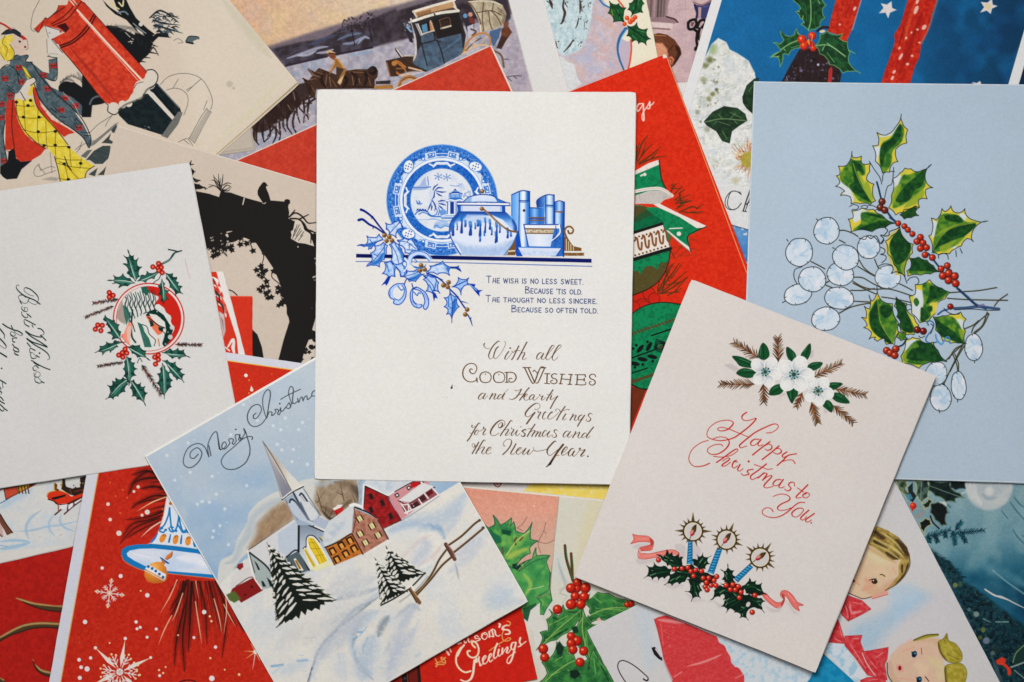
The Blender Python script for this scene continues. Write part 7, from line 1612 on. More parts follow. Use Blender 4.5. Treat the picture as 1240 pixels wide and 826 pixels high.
# ================================================================ red card with a white bell
def bell_card():
 card('bell',[(135,407),(432,449),(352,892),(55,850)],(206,206,214),6.95,h=.5)
 F();q = C.quad
 ins = np.array([q[0]+C.u*14.5+C.v*10.5,q[1]-C.u*14+C.v*10.5,q[2]-C.u*14-C.v*10,q[3]+C.u*14.5-C.v*10])
 part('printed_red_ground')
 poly([ins[0]-C.u*1.1-C.v*1.3,ins[1]+C.u*1.1-C.v*1.3,ins[2]+C.u*1.1+C.v*1.1,ins[3]-C.u*1.1+C.v*1.1],(222,186,96))
 line([ins[0]-C.u*.8,ins[3]-C.u*.8],1.0,(206,160,120),.6,sm=False)
 poly(ins,mott((186,44,26),(196,54,34),3,4));m = mask(ins)
 wash((206,60,34),.5,mask([(270,430),(380,430),(380,500),(270,500)],soft=10)*m,relabel=True);grain(m,.06,1.2)
 wash((214,110,80),.35,m,1.2,.72,.95,17)
 # sprays of fir
 part('printed_fir_sprays')
 F(130,560,170*1240/1003)
 for st,w in (('430,240 330,240 220,290 170,330',5),('420,200 330,170 240,190',6),('400,130 320,110 200,140 150,230',7),('380,100 280,60 180,90',7),('400,260 300,270 200,300',3),('390,380 300,410 180,440 100,540',4),('380,400 280,430 180,480 90,580',4),('390,350 280,390 130,410',4),('370,420 240,480 140,540',3),('300,60 240,90 170,160',5)): brush(st,w*1.4,(96,22,18),.5,clip=m);line(st,w*.32,(40,22,20),.8,clip=m,taper=(1,.2))
 r = random.Random(6)
 for k in range(60):
  y = r.uniform(60,460);x = 420-abs(y-240)*.1;L = r.uniform(80,220);a = (y-240)*.0016+r.uniform(-.12,.1)+.25;line('%g,%g %g,%g' % (x,y,x-L*math.cos(a),y+L*math.sin(a)*.8),.9,r.choice([(50,22,20),(90,24,20),(36,24,22),(120,34,26)]),.6,clip=m,taper=(1,.2))
 line('415,248 320,285 210,350',1.5,(232,190,150),.95,taper=(.8,.2));line('380,425 310,470 240,535',1.5,(232,206,190),.95,taper=(.9,.2))
 F(70,680,280)
 for st,w in (('690,100 650,180 600,260',4),('700,100 690,250 670,400 680,590',6),('720,110 710,300 700,480',6),('690,200 640,400 625,560',4),('760,110 790,250 800,440',4),('810,110 850,250 880,390',4),('860,120 900,250 960,350',4),('640,110 600,160',4),('720,120 740,250',6),('890,200 900,350 880,520',3),('900,170 980,340 1010,380',3),('690,120 640,230 600,300',5)): brush(st,w*1.7,(100,22,18),.5,clip=m);line(st,w*.4,(38,24,22),.8,clip=m,taper=(1,.15))
 for k in range(70):
  x = r.uniform(600,940);L = r.uniform(120,380);s = (x-740)*.45;line('%g,%g %g,%g' % (x*.6+740*.4,105,x+s*.2,105+L),.9,r.choice([(50,22,20),(96,26,20),(34,24,22),(120,34,26)]),.6,clip=m,taper=(1,.15))
 for st in ('640,98 600,190 550,275','670,170 640,260 615,320','610,290 570,370 540,445','738,215 755,330 772,440','740,105 755,200','838,200 865,300 880,390','900,180 905,270 890,390','890,230 920,290 955,350'): line(st,1.4,(230,190,160),.9,taper=(.8,.2),clip=m)
 # bell
 part('printed_bell')
 F(130,560,170*1240/1003)
 BL = (28,128,186)
 poly('425,235 470,200 560,300 760,640 285,590 330,560 370,480 400,380',(216,219,226));mb = mask('425,235 470,200 560,300 760,640 285,590 330,560 370,480 400,380');brush('420,300 400,420 350,540',8,(228,228,232),.7,clip=mb);brush('470,320 520,420',9,(196,208,222),.5,clip=mb)
 line('428,240 405,380 372,480 330,560 290,585',1.2,(230,200,190),.8)
 poly('100,660 105,620 140,598 210,586 300,583 480,600 640,622 800,660 1000,720 1000,900 780,830 420,790 260,770 180,740 120,700',BL);poly('138,650 160,630 230,617 330,615 480,630 640,650 900,720 900,840 740,800 420,775 270,740 190,700 145,670',(212,216,226));mi = mask('138,650 160,630 230,617 330,615 480,630 640,650 900,720 900,840 740,800 420,775 270,740 190,700 145,670');wash((190,206,226),.7,mi,12,.4,.7,3);brush('500,680 640,700 760,760',12,(226,226,232),.8,clip=mi);brush('180,650 300,680',8,(224,226,232),.8,clip=mi)
 line('100,665 120,705 180,742 260,772 420,792 780,832',1.0,(206,170,120),.6);line('300,582 480,599 640,621 760,650',.9,(18,80,130),.6)
 for st in ('445,325 435,380 405,450 375,470','445,325 450,400 460,470 480,490 500,450 512,375','512,375 520,430 540,490 580,470','372,490 400,500 415,480','375,480 395,470','440,470 450,490 470,495 490,480','520,470 540,500 570,490 560,460','450,460 470,465','500,440 520,470'): line(st,2.0,BL,.95)
 for x,y in ((418,482),(492,490),(575,497)): dot(x,y,9,BL)
 for st in ('360,505 340,540 315,568','452,515 445,545 440,568','532,520 528,550 525,578','618,545 620,580 625,600'): line(st,2.4,BL,taper=(.5,1))
 for x,y,a in ((395,542,28),(487,552,10),(576,562,5)): poly(ell(x,y,20,33,a),(222,146,56));line(ell(x+5,y,14,30,a)[16:26],.9,(150,84,30));brush([U(x-6,y-10),U(x-8,y+10)],3,(236,186,110),.7)
 dot(452,293,12,(190,110,40))
 poly('465,635 460,670 430,695 410,692 425,665 445,650',(214,130,56));line('465,638 458,672 425,695',1,(150,80,36));poly('372,678 400,690 445,720 430,725 395,705',BL);line('380,680 440,722',1,(18,80,130))
 part('printed_bell/clapper')
 poly('265,780 310,722 350,710 385,712 420,750 430,790 425,840 390,860 330,865 285,850 265,815',rad(330,750,120,(240,190,120),(220,146,60),(190,110,44)));poly('270,760 290,728 420,800 412,840 400,830',(222,222,226));line('265,770 405,845',1.0,(214,206,206))
 for x,y in ((293,744),(320,758),(346,776),(372,798),(398,820)): poly(ell(x,y,11,11,30,8),(24,110,170))
 line('395,705 405,720',3,(196,120,54))
 # snow
 part('printed_red_ground')
 W = (222,216,214);CR = (226,206,160)
 for x,y,r_ in ((220,175,11),(190,208,9),(285,355,17),(248,377,10),(83,506,18),(20,408,12),(5,298,12),(95,812,12)): dot(x,y,r_,W);dot(x,y,r_*.5,(206,190,190),.6);line(ell(x,y,r_,n=10),.5,CR,.6,closed=True)
 for x,y in ((110,195),(58,240),(142,252),(92,362),(20,145),(395,335)): dot(x,y,7,(210,130,60),.8)
 F(210,430,180)
 dot(605,170,15,(228,224,216));poly('640,285 650,255 668,290 660,305 640,300',(226,220,206));dot(632,208,7,(214,150,80));dot(820,158,6,(206,120,70));dot(630,318,7,(214,150,80))
 F(70,680,280)
 for x,y,r_ in ((238,35,9),(337,78,11),(480,181,12),(146,324,12),(420,324,9),(442,353,8),(425,361,8),(528,362,8),(479,406,8),(785,271,12),(815,294,6),(824,320,6),(730,408,8),(846,459,9),(114,527,10),(176,517,9),(125,567,10),(157,576,14),(118,624,11),(826,627,15),(546,612,8),(543,582,6),(565,598,6),(578,566,5),(895,580,5),(972,606,7),(818,518,6),(440,608,6),(362,413,9),(202,463,9),(498,515,8),(278,437,5),(645,395,5),(445,157,5)): dot(x,y,r_,W if r_ > 7 else CR)
 spatter('100,330 260,330 240,450 90,450',30,(214,120,90),.3,.8,.6,3)
 def flake(cx,cy,R,wh=W):
  for k in range(8):
   a = math.radians(8+k*45);L = R*(1 if k % 2 == 0 else .62);c,s = math.cos(a),math.sin(a)
   line([U(cx,cy),U(cx+c*L,cy+s*L)],1.1,wh,.95,sm=False)
   for t in (.45,.7):
    for sg in (-1,1): b = a+sg*.7;line([U(cx+c*L*t,cy+s*L*t),U(cx+c*L*t+math.cos(b)*R*.2,cy+s*L*t+math.sin(b)*R*.2)],.9,wh,.9,sm=False)
   if k % 2 == 0:
    for sg in (-1,1): b = a+math.pi+sg*.6;line([U(cx+c*L,cy+s*L),U(cx+c*L+math.cos(b)*R*.14,cy+s*L+math.sin(b)*R*.14)],1.2,CR,.95,sm=False)
  line([U(cx-R*.16,cy-R*.1),U(cx+R*.1,cy-R*.16),U(cx+R*.16,cy+R*.1),U(cx-R*.1,cy+R*.16)],.8,CR,.9,sm=False,closed=True)
 part('printed_snowflake#1');flake(278,170,78)
 part('printed_snowflake#2')
 cx,cy = 332,592
 for ex,ey,w in ((202,463,3.2),(360,425,2.6),(495,518,3),(190,660,3),(440,700,3),(340,780,3)):
  v = np.array([ex-cx,ey-cy]);L = np.hypot(*v);v = v/L;p = np.array([-v[1],v[0]]);a = np.array([cx,cy])+v*28
  poly([U(*a),U(*(a+v*(L-28)*.35+p*11)),U(ex,ey),U(*(a+v*(L-28)*.35-p*11))],W);line([U(*a),U(ex,ey)],.7,CR,.7,sm=False)
 for a in (-115,-62,-20,10,65,110,165,190,140):
  a = math.radians(a);c,s = math.cos(a),math.sin(a)
  line([U(cx+c*28,cy+s*28),U(cx+c*90,cy+s*90)],1.3,W,.95,sm=False)
  for t in (45,65):
   for sg in (-1,1): b = a+sg*.75;line([U(cx+c*t,cy+s*t),U(cx+c*t+math.cos(b)*26,cy+s*t+math.sin(b)*26)],1.2,W,.95,sm=False)
  for t,u in ((104,0),(92,.22),(92,-.22)): dot(cx+math.cos(a+u)*t,cy+math.sin(a+u)*t,6,CR)
 dot(cx,cy,19,W);
 for a in range(0,360,60): line([U(cx,cy),U(cx+26*math.cos(a*.01745),cy+26*math.sin(a*.01745))],1.4,(200,170,160),.6)
 part('printed_snowflake#3')
 for ex,ey in ((1035,440),(1000,480),(1010,520),(1045,580),(1085,535),(1080,460),(1110,490)): line([U(1060,484),U(ex,ey)],1.2,(226,190,130) if ex != 1045 else W,.95,sm=False,taper=(1,.3))
 dot(1060,484,12,W)
 part('printed_lettering');line('655,645 690,636 730,640 750,660',1.3,(50,26,24));line('640,690 700,660 760,690',1.3,(50,26,24))
 part(None)
bell_card()

# ================================================================ pink and cream card with holly and berries
def holly_berry_card():
 card('hollyberry',[(480,580),(800,611.5),(768,938),(448,907)],(214,210,198),3.4,h=.55)
 F(550,575,210)
 part('printed_cream_ground');
 poly('640,110 1600,220 1500,1700 500,1600',(209,206,194));wash((214,204,164),.5,mask('960,200 1060,180 1000,420 860,720 900,420',soft=20),relabel=False);wash((196,204,204),.5,mask('700,560 780,560 800,760 720,760',soft=14));line('50,84 742,152 1060,184',1.2,(224,220,212),.9,sm=False)
 part('printed_pink_ground')
 PK = (216,158,140)
 poly('-300,56 748,157 716,470 690,760 640,980 -300,1000',lin(0,100,0,420,(216,154,134),(218,162,142),(206,166,148)));m = mask('-300,56 748,157 716,470 690,760 640,980 -300,1000');grain(m,.05,1.4);wash((226,178,160),.4,m,3,.5,.8,4)
 line('748,157 735,300 716,470',1.2,(170,150,140),.7);line('716,470 706,600 690,740',1.0,(170,140,130),.7)
 dot(572,224,7,(230,196,180),.8)
 poly('600,480 640,475 716,470 690,760 640,700 560,600 540,520',(206,176,156),.9)
 for st in ('520,300 490,350 450,380','655,340 640,400 610,460','600,480 660,490 715,468','610,460 600,500 620,560','590,470 540,500 530,540','450,380 470,390 490,400','640,400 655,420'): line(st,1.0,(150,104,96),.8)
 part('printed_holly')
 YG = (150,176,84);G = (70,146,86);GD = (28,84,58);BLU = (40,96,110)
 p = sag(V('180,340 245,380 290,355 278,288 330,360 410,308 400,370 425,335 440,400 500,420 558,340 545,460 600,472 540,520 545,560 480,600 440,660 560,600 585,520 590,580 685,578 640,640 690,700 700,900 640,1000 400,1000'),.05)
 poly(p,mott(G,(110,172,92),7,3));m = mask(p);wash((54,126,76),.6,m,5,.5,.75,8);wash((150,186,96),.5,m,7,.55,.8,18)
 brush('400,540 470,470 540,400',10,(130,180,92),.8,clip=m);brush('380,600 440,560 520,530',8,(176,190,96),.8,clip=m);brush('250,390 290,460 330,480',9,(36,110,70),.8,clip=m);brush('340,380 400,390',9,(50,130,80),.7,clip=m);brush('360,420 390,330',5,(40,120,76),.7,clip=m)
 poly('415,640 460,630 490,660 440,710 420,690',(30,60,52),soft=1.5,clip=m);poly('470,600 520,580 550,600 500,650',(34,84,60),soft=2,clip=m);poly('255,400 330,440 340,480 300,490 270,440',(38,116,84),soft=2,clip=m);poly('340,390 410,400 400,435 340,420',(26,84,60),soft=2,clip=m)
 poly('580,690 610,640 680,600 670,640 620,690',(206,208,190),soft=1,clip=m);poly('560,640 600,600 640,590 600,650',(60,140,86),soft=2,clip=m);brush('520,720 540,680 560,740',5,(190,190,110),.8,clip=m);brush('620,760 680,730',6,(150,196,120),.8,clip=m)
 line('440,500 435,470 445,450',2,(110,60,40),.9);line('470,470 490,445',2,(120,70,44),.9);line('345,520 350,570',3,(120,70,50),.9,taper=(.5,.5));line('370,580 440,480 540,400',1.2,(206,200,130),.8,clip=m);line('440,700 520,620 590,560',1.2,(160,190,110),.8,clip=m)
 line(p,1.1,(34,96,84),.9,sm=False,closed=True)
 F(620,640,160*1240/711)
 p = V('-20,200 40,230 110,180 200,150 185,180 205,240 200,330 130,370 160,400 130,460 100,510 60,480 40,600 -20,600');poly(p,mott(G,(100,170,96),7,5));m = mask(p);brush('60,240 100,300 70,360',6,(160,190,100),.8,clip=m);brush('90,330 170,310',5,(190,206,160),.8,clip=m);brush('130,260 180,200',5,(40,120,76),.7,clip=m);poly('60,430 130,400 130,460 90,510 60,490',(44,100,66),soft=1.5,clip=m);line(p,1.0,(34,90,76),.7,sm=False);line('130,370 190,355 205,330 215,200',1.0,(160,130,120),.8)
 # stalks and berries on the cream side
 poly('240,180 280,250 300,310 260,350 250,330 280,310',(190,186,178),.8,soft=2);brush('255,350 290,360',6,(170,168,164),.7);brush('270,400 300,360',5,(180,178,172),.6);brush('245,160 275,260 290,290',3,(170,180,190),.7)
 line('285,92 292,160 315,240 330,285',3.4,(96,62,40));line('318,135 322,200 325,275',3.4,(110,70,44));line('288,95 300,180 325,270',1.4,(70,110,60),.9);line('322,140 328,200 330,270',1.3,(60,104,56),.9)
 poly('150,400 100,440 80,520 120,560 130,700 180,640 230,640 180,520 150,460',(214,211,204));
 def lf(p_,lt,dk,rib):
  q_ = sag(V(p_),.07);poly(q_,mott((62,132,70),(44,104,60),6,len(p_)));mm = mask(q_);wash((96,160,84),.5,mm,7,.5,.75,3)
  for s_ in dk: brush(s_,7,(22,62,40),.85,clip=mm)
  for s_ in lt: brush(s_,5,(140,184,96),.8,clip=mm)
  rb_ = V(rib)
  for k in range(26):
   t_ = rb_[k % len(rb_)]*(1-k/26)+rb_[(k+1) % len(rb_)]*k/26;e_ = q_[(k*7) % len(q_)];brush([t_,t_*.4+e_*.6],3.2,[(30,80,48),(120,168,88),(84,146,80)][k % 3],.5,clip=mm)
  line(q_,3.2,(150,186,110),.45,sm=False,closed=True,clip=mm)
  line(rib,1.3,(170,190,110),.8,clip=mm,taper=(1,.4));line(q_,1.0,(26,72,48),.8,sm=False,closed=True)
 lf('430,330 520,350 620,385 760,440 700,520 560,520 470,490 420,510 380,520 420,430 380,400',['450,430 600,440','430,360 480,400'],['520,350 600,390','430,500 400,460','640,420 700,470'],'390,480 520,430 680,430')
 lf('380,420 420,510 460,520 410,560 460,640 540,800 600,860 420,860 430,760 360,640 330,560',['400,560 390,640','440,680 480,760','380,480 350,540'],['450,640 520,760','340,620 360,680'],'385,440 380,560 420,700')
 lf('275,410 290,440 380,400 375,480 330,540 300,560 240,600 180,620 130,655 165,590 150,560 195,550 185,490 215,465 200,435 250,470 270,450',['200,520 300,470','180,600 260,550'],['230,580 300,540','300,450 350,450','220,480 250,490'],'150,640 250,540 370,440')
 lf('150,826 190,780 160,720 210,690 230,660 240,610 290,640 310,600 300,680 330,660 360,740 420,700 440,650 470,700 520,760 560,840 300,880',['220,720 270,690','300,760 340,790','440,700 450,780','200,790 260,770'],['250,620 260,690','330,700 380,740','330,780 370,800','480,740 520,820','420,690 410,760'],'180,820 280,740 400,680')
 poly('310,765 350,760 370,785 340,810 315,800',(24,50,38),soft=1.5);poly('320,530 350,525 360,560 330,565',(28,66,44),soft=1.5);poly('235,640 255,605 280,640 270,680 245,680',(28,62,44),soft=1.5)
 poly('430,300 470,330 430,370 415,380',(206,206,196));poly('390,440 410,450 425,470 405,465',(214,208,200));poly('455,490 470,478 480,492 465,500',(214,170,170));poly('190,640 230,640 215,680 195,670',(206,206,200))
 part('printed_holly/berries')
 for x,y,r_ in ((352,292,24),(395,320,28),(350,325,20),(317,321,26),(340,365,24),(388,368,26),(318,408,28),(370,408,26),(245,436,25),(318,580,22),(350,605,26),(318,618,24),(328,652,24),(386,660,24),(366,720,24),(168,648,26),(176,694,24),(640,405,18),(620,410,16)): berry(x,y,r_,(200,46,26),(120,20,14),(240,170,130),(96,22,14))
 part(None)
holly_berry_card()

def seasons_card():
 card('seasons',[(387,789.5),(630.5,734),(650.5,821.5),(407,877)],(202,46,30),5.6,h=.5)
 part('printed_red_ground');F();wash(mott((204,44,28),(196,40,26),4,3),1,None,relabel=True);grain(None,.05,1.2)
 part('printed_dark_bands');F(470,720,210)
 poly('205,500 225,500 245,700 150,720 140,560',(48,34,30));poly('145,540 205,510 215,660 160,700',(120,38,28));poly('-100,640 90,590 110,720 -100,760',(140,36,26));poly('95,580 135,560 140,640 100,650',(40,34,32));dot(120,600,10,(60,90,90),.7)
 part('printed_lettering')
 W = (232,214,196);GO = (222,172,100)
 F(470,720,210)
 for st in ('335,455 350,490 345,515','340,495 375,480 410,490 400,460 380,450 385,470 410,450','340,515 360,500 400,500'): line(st,1.5,GO,.9)
 line('415,400 435,430',2.4,W,.9);line('440,385 450,410',1.6,W,.9);line('500,352 520,345',2,W)
 g = lambda s,w=1.1,c=W,pn=1.0: script(s,w,c,pn,100)
 F(560,745,90*1240/918)
 g('20,320 35,345 50,330; 70,290 75,320 95,335 115,310; 150,265 170,250 195,265; 155,270 165,290 205,285 215,300 190,315 150,325 130,310; 245,235 240,275 270,300 295,285 310,245 285,215 255,225; 262,232 295,240; 330,205 335,255 330,270; 325,215 365,175 400,190 410,240 440,260 465,245; 365,185 380,250 375,265; 350,260 390,262')
 g('450,105 465,115 455,145; 575,130 540,125 500,150 500,180 560,180 585,205 575,230 530,235; 505,170 570,190',1.6)
 line('555,75 585,85 590,110 570,130',1.3,GO,.95);line('510,190 490,240 500,300 540,320 585,305 595,285 570,280 545,295 430,370 330,440',1.2,GO,.95)
 for o,c_,w_ in ((0,GO,2.2),(4,W,1.7)): line('%g,440 %g,450 %g,495 %g,525 %g,500 %g,430 %g,360 %g,325 %g,340 %g,370 %g,400' % tuple(v+o for v in (90,60,70,120,180,200,180,140,115,125,155)),w_,c_);line('%g,400 %g,480 %g,580 %g,660 %g,705 %g,690' % tuple(v+o for v in (-20,-70,-80,-40,30,100)),w_,c_)
 g('20,370 -20,420 -60,500',1.4);g('150,560 140,640 130,720 100,790 40,820 -20,800',1.8);g('150,560 175,530 170,580 185,570 205,515 200,550 215,600 220,625 250,600; 250,570 290,520 280,500 250,545 265,600 300,585 320,540; 320,550 360,495 350,475 325,520 340,575 375,550; 430,350 405,410 385,500 400,535 435,500; 450,425 440,480 455,505 490,470; 495,410 490,480 515,440 550,395 560,410 545,455 565,465 600,420; 655,335 615,345 600,400 625,425 650,385 660,340; 660,340 640,430 610,540 575,595 550,575 570,520 655,455; 715,280 705,330 725,370 690,390; 725,370 785,325',1.2,W,1.0);dot(460,385,7,W)
 line([(632.8,739.5),(650.3,818)],.8,(226,140,110),.5,sm=False)
 part(None)
seasons_card()

def yellow_card():
 card('yellow',[(500,540),(800,553),(797,660),(497,647)],(212,208,206),2.2,h=.6)
 part('printed_yellow_patch');F(560,570,200)
 poly('460,152 500,105 560,85 1300,95 1300,400 600,300',lin(450,0,760,0,(222,208,130),(220,196,92),(224,204,110)));m = mask('460,152 500,105 560,85 1300,95 1300,400 600,300');scribble('460,152 560,85 1100,95 1060,220 640,180',70,[(224,216,170),(214,186,70),(226,214,140)],80,6,1.4,.6,clip=m);wash((222,216,176),.6,m,4,.5,.8,3)
 part('printed_heart');line('232,88 245,112 268,122 285,108 290,88',1.3,(140,50,44));line('250,92 262,105 275,92',1.2,(140,50,44));poly('240,86 285,86 266,112',(206,150,140),.5)
 part(None)
yellow_card()

# ================================================================ pencil-drawn children under an umbrella
def children_card():
 card('children',[(710,762.5),(1082.5,581),(1324,1041),(952,1222)],(206,203,203),5.8,h=.5)
 F(700,720,200)
 part('printed_sky_tint')
 soft = lambda p,c,a,s=18: poly(p,c,a,soft=s,sm=True)
 soft('430,90 560,120 570,300 600,500 520,560 460,330',(188,202,212),.5,22);scribble('430,90 570,120 620,500 520,560 440,330',160,[(170,194,210),(212,212,214)],70,9,1.4,.4,seed=8);part('printed_sky_tint#2');F(960,700,260);soft('330,300 520,200 720,90 800,120 640,240 540,330 440,430',(160,190,212),.6,22);scribble('300,320 520,180 740,70 830,120 660,260 540,360 430,450',420,[(140,180,210),(206,210,214),(150,188,214)],-32,10,1.6,.4,seed=6);soft('560,60 700,40 740,140 600,240',(176,200,218),.6,14);scribble('330,300 520,200 720,90 780,120 540,330 420,420',120,[(150,186,214),(196,208,218),(130,176,210)],-30,9,1.0,.45);soft('620,240 900,60 960,300 760,320',(206,200,206),.4,14)
 part('printed_umbrella');F(700,720,200)
 RD = (206,72,76)
 p = '572,185 600,170 660,155 800,210 1040,315 1060,360 1105,385 1120,430 1145,470 1150,510 1215,560 1240,600 1400,700 1400,900 700,900 710,650 650,520 630,420 600,280'
 poly(p,mott((203,66,70),(210,80,82),2,4));m = mask(p);scribble('572,185 660,155 1040,315 1240,600 1200,800 710,760 600,280',620,[(226,140,136),(190,50,56),(214,96,94)],-25,12,.9,.55,clip=m)
 brush('600,190 700,200 800,215',5,(226,170,168),.7,clip=m);brush('620,220 640,380',5,(226,150,148),.5,clip=m);brush('820,540 960,500 1080,450',3,(230,170,166),.7,clip=m);brush('720,620 780,580',7,(230,170,166),.6,clip=m);spatter('610,200 720,240 700,400 640,400',40,(232,180,176),.3,.8,.6,3,clip=m);brush('1180,630 1240,600',7,(228,160,156),.6,clip=m);line('572,185 600,280 632,420 655,525 710,655',1.0,(170,50,56),.7);line('640,490 660,540 705,640',2.2,(196,176,180),.8)
 spatter('1040,315 1060,360 1105,385 1120,430 1145,470 1150,510 1215,560 1240,600',10,(214,216,220),.5,1,.5,2)
 poly('550,400 575,392 595,410 600,440 632,470 632,500 600,480 570,450',(40,38,42));line('585,410 600,430 625,465',2.2,(206,196,196))
 part('printed_snow_trim')
 poly('1045,312 1060,360 1105,385 1115,420 1145,435 1150,510 1180,545 1215,545 1240,585 1280,600 1400,560 1400,300',(206,210,214));mt = mask('1045,312 1060,360 1105,385 1115,420 1145,435 1150,510 1180,545 1215,545 1240,585 1280,600 1400,560 1400,300');wash((170,200,216),.6,mt,5,.45,.75,5)
 F(840,559,400)
 poly('90,655 145,660 400,780 440,790 485,800 500,900 190,900 190,800 170,760 150,750 145,720 125,705',(206,211,215));mt = mask('90,655 145,660 400,780 440,790 485,800 500,900 190,900 190,800 170,760 150,750 145,720 125,705');wash((160,196,216),.6,mt,4,.45,.75,5);scribble('150,690 450,800 420,826 200,826',110,[(150,190,212),(224,226,228)],20,8,1,.55,jit=70,clip=mt)
 part('printed_coats');F(960,700,260)
 poly('170,430 355,598 420,700 0,700 100,580',(28,138,178));m = mask('170,430 355,598 420,700 0,700 100,580');wash((60,160,196),.5,m,5,.45,.7,4);scribble('170,430 355,598 100,620',50,[(20,120,164),(96,180,206)],45,8,.9,.5,clip=m)
 poly('180,420 200,380 300,380 400,560 370,600 355,598',(206,214,220));ms = mask('180,420 200,380 300,380 400,560 370,600 355,598');wash((150,190,214),.7,ms,5,.4,.7,8);poly('350,560 380,510 430,560 400,590',(214,216,220))
 part('printed_bow#1')
 def bow(ps,hl):
  for p_ in ps: poly(p_,mott((200,56,64),(212,86,90),3,5),sm=False);line(p_,.8,(160,44,52),.6,sm=False,closed=True)
  for s in hl: brush(s,4.4,(230,184,182),.6)
  for p_ in ps: scribble(p_,40,[(226,160,158),(180,44,54),(214,110,112)],50,7,.9,.6,jit=30)
 bow(['310,98 400,130 452,180 400,210 320,250 285,215 270,180'],['330,150 340,200 400,190','400,150 350,140','300,130 320,230'])
 line('300,140 330,200 320,245',1.2,(150,40,50),.8)
 bow(['255,230 270,260 300,360 310,380 200,370 230,300'],['240,350 280,368','270,280 285,340'])
 bow(['300,335 400,330 390,370 410,420 470,540 480,572 430,560 360,460 300,390'],['330,380 420,520','380,350 350,350'])
 part('printed_bow#2')
 bow(['395,425 440,420 552,400 545,470 500,560 480,570 430,480','390,590 430,575 480,570 530,580 545,620 400,640','480,570 530,490 545,590'],['400,440 470,560','480,460 520,430','440,590 490,585','450,480 480,520'])
 line('480,565 430,500 400,430',1.0,(226,200,200),.8)
 # boy
 part('printed_boy');F(1000,620,140*1240/826)
 SK = (214,190,162)
 poly('330,110 300,210 240,370 200,470 155,575 210,600 260,620 330,610 440,575 540,450 540,340',SK);m = mask('330,110 300,210 240,370 200,470 155,575 210,600 260,620 330,610 440,575 540,450 540,340');brush('300,300 400,340 450,340',16,(216,204,168),.8,clip=m);brush('260,560 330,520 280,480',12,(216,158,134),.6,clip=m);brush('480,400 500,440',12,(218,170,150),.6,clip=m);brush('210,500 240,520',9,(218,140,124),.6,clip=m)
 poly('320,600 440,560 450,590 340,625',(218,166,152),soft=1)
 poly('345,115 365,100 440,130 520,180 580,250 600,310 602,370 560,460 500,520 420,565 470,510 520,450 520,380 540,340 470,345 400,290 310,235 300,215 330,150',mott((160,134,76),(186,164,96),4,3));mh = mask('345,115 365,100 440,130 520,180 580,250 600,310 602,370 560,460 500,520 420,565 470,510 520,450 520,380 540,340 470,345 400,290 310,235 300,215 330,150')
 for st,w in (('340,205 400,235 450,245',8),('430,290 480,315 520,330',8),('350,140 380,170 420,190',7),('500,200 560,270 590,310',12),('545,380 545,430',10),('440,160 500,210',8),('590,360 570,440 500,520',4),('360,120 345,170',5)): brush(st,w*1.1,(66,48,34),.85,clip=mh)
 for st in ('330,180 420,230 540,300','380,140 480,200 560,300','320,220 430,270 530,340','420,220 500,270 560,330'): brush(st,3.4,(206,190,120),.8,clip=mh)
 brush('250,330 230,430 200,520',12,(200,168,136),.5,clip=m);brush('300,580 400,560 500,480',10,(206,160,132),.5,clip=m);brush('330,420 400,430 440,470',12,(222,196,164),.6,clip=m);brush('290,250 400,310 500,360',6,(196,166,120),.6,clip=m)
 scribble('340,110 600,260 600,370 530,340 310,230',220,[(96,74,46),(206,190,130),(130,104,60)],32,11,.9,.6,clip=mh)
 line('595,300 600,380 560,460 500,520 425,560',1.2,(96,70,44),.8)
 poly(ell(348,497,22,18,10),(70,48,34));dot(340,490,5,(220,214,206));line('312,488 330,480 360,478',1.1,(80,60,46));line('388,448 405,448 422,460',1.3,(96,80,50));poly(ell(195,492,14,12),(150,36,40));line('155,575 215,602 265,620 325,607',1.2,(110,70,50),.9);line('330,620 400,600 440,590',.9,(190,110,100),.8);line('240,370 225,400',.8,(140,100,60));line('265,305 262,315',2,(80,60,40))
 # girl
 part('printed_girl');F(960,700,260)
 poly('545,490 570,440 620,390 690,360 780,345 850,345 870,460 885,540 880,640 600,640 560,570',(216,186,164));m = mask('545,490 570,440 620,390 690,360 780,345 850,345 870,460 885,540 880,640 600,640 560,570');brush('780,460 860,520 840,590',16,(214,198,160),.8,clip=m);brush('640,420 700,400',12,(220,166,148),.6,clip=m);brush('620,580 700,590',12,(218,170,148),.6,clip=m);brush('600,500 640,540',10,(218,160,140),.5,clip=m)
 brush('560,480 570,560 620,630',10,(200,164,140),.5,clip=m);brush('700,365 800,352 860,400',7,(206,176,140),.6,clip=m);brush('700,500 760,520 740,560',14,(224,200,172),.6,clip=m)
 poly('590,405 690,345 685,362 620,395',(220,186,180),soft=1);line('545,490 550,560 580,610',1.6,(96,90,40),.9)
 poly('690,360 760,330 840,322 845,335 780,345 700,366',(166,156,60));line('700,358 770,330 840,325',1.6,(90,80,30),.8)
 for p_,a in (('840,370 870,350 890,320 900,360 940,380 975,430 975,475 940,490 890,480 850,430',40),('880,510 920,495 975,495 1005,540 990,610 940,640 890,620 878,560',70)):
  poly(p_,mott((166,152,56),(186,172,80),4,6),sm=True);mg = mask(V(p_),sm=True);brush(V(p_)[[0,-1,-2]],5,(96,86,30),.8,clip=mg);scribble(p_,34,[(110,98,30),(206,196,120),(140,126,40)],a,10,.9,.7,clip=mg);line(p_,.9,(110,100,40),.6,closed=True)
 brush('890,440 960,470',3,(96,86,30),.8);brush('870,350 885,380',3,(96,90,36),.8);brush('900,380 930,440',4,(206,196,110),.7);poly('880,350 890,318 898,355',(140,130,50))
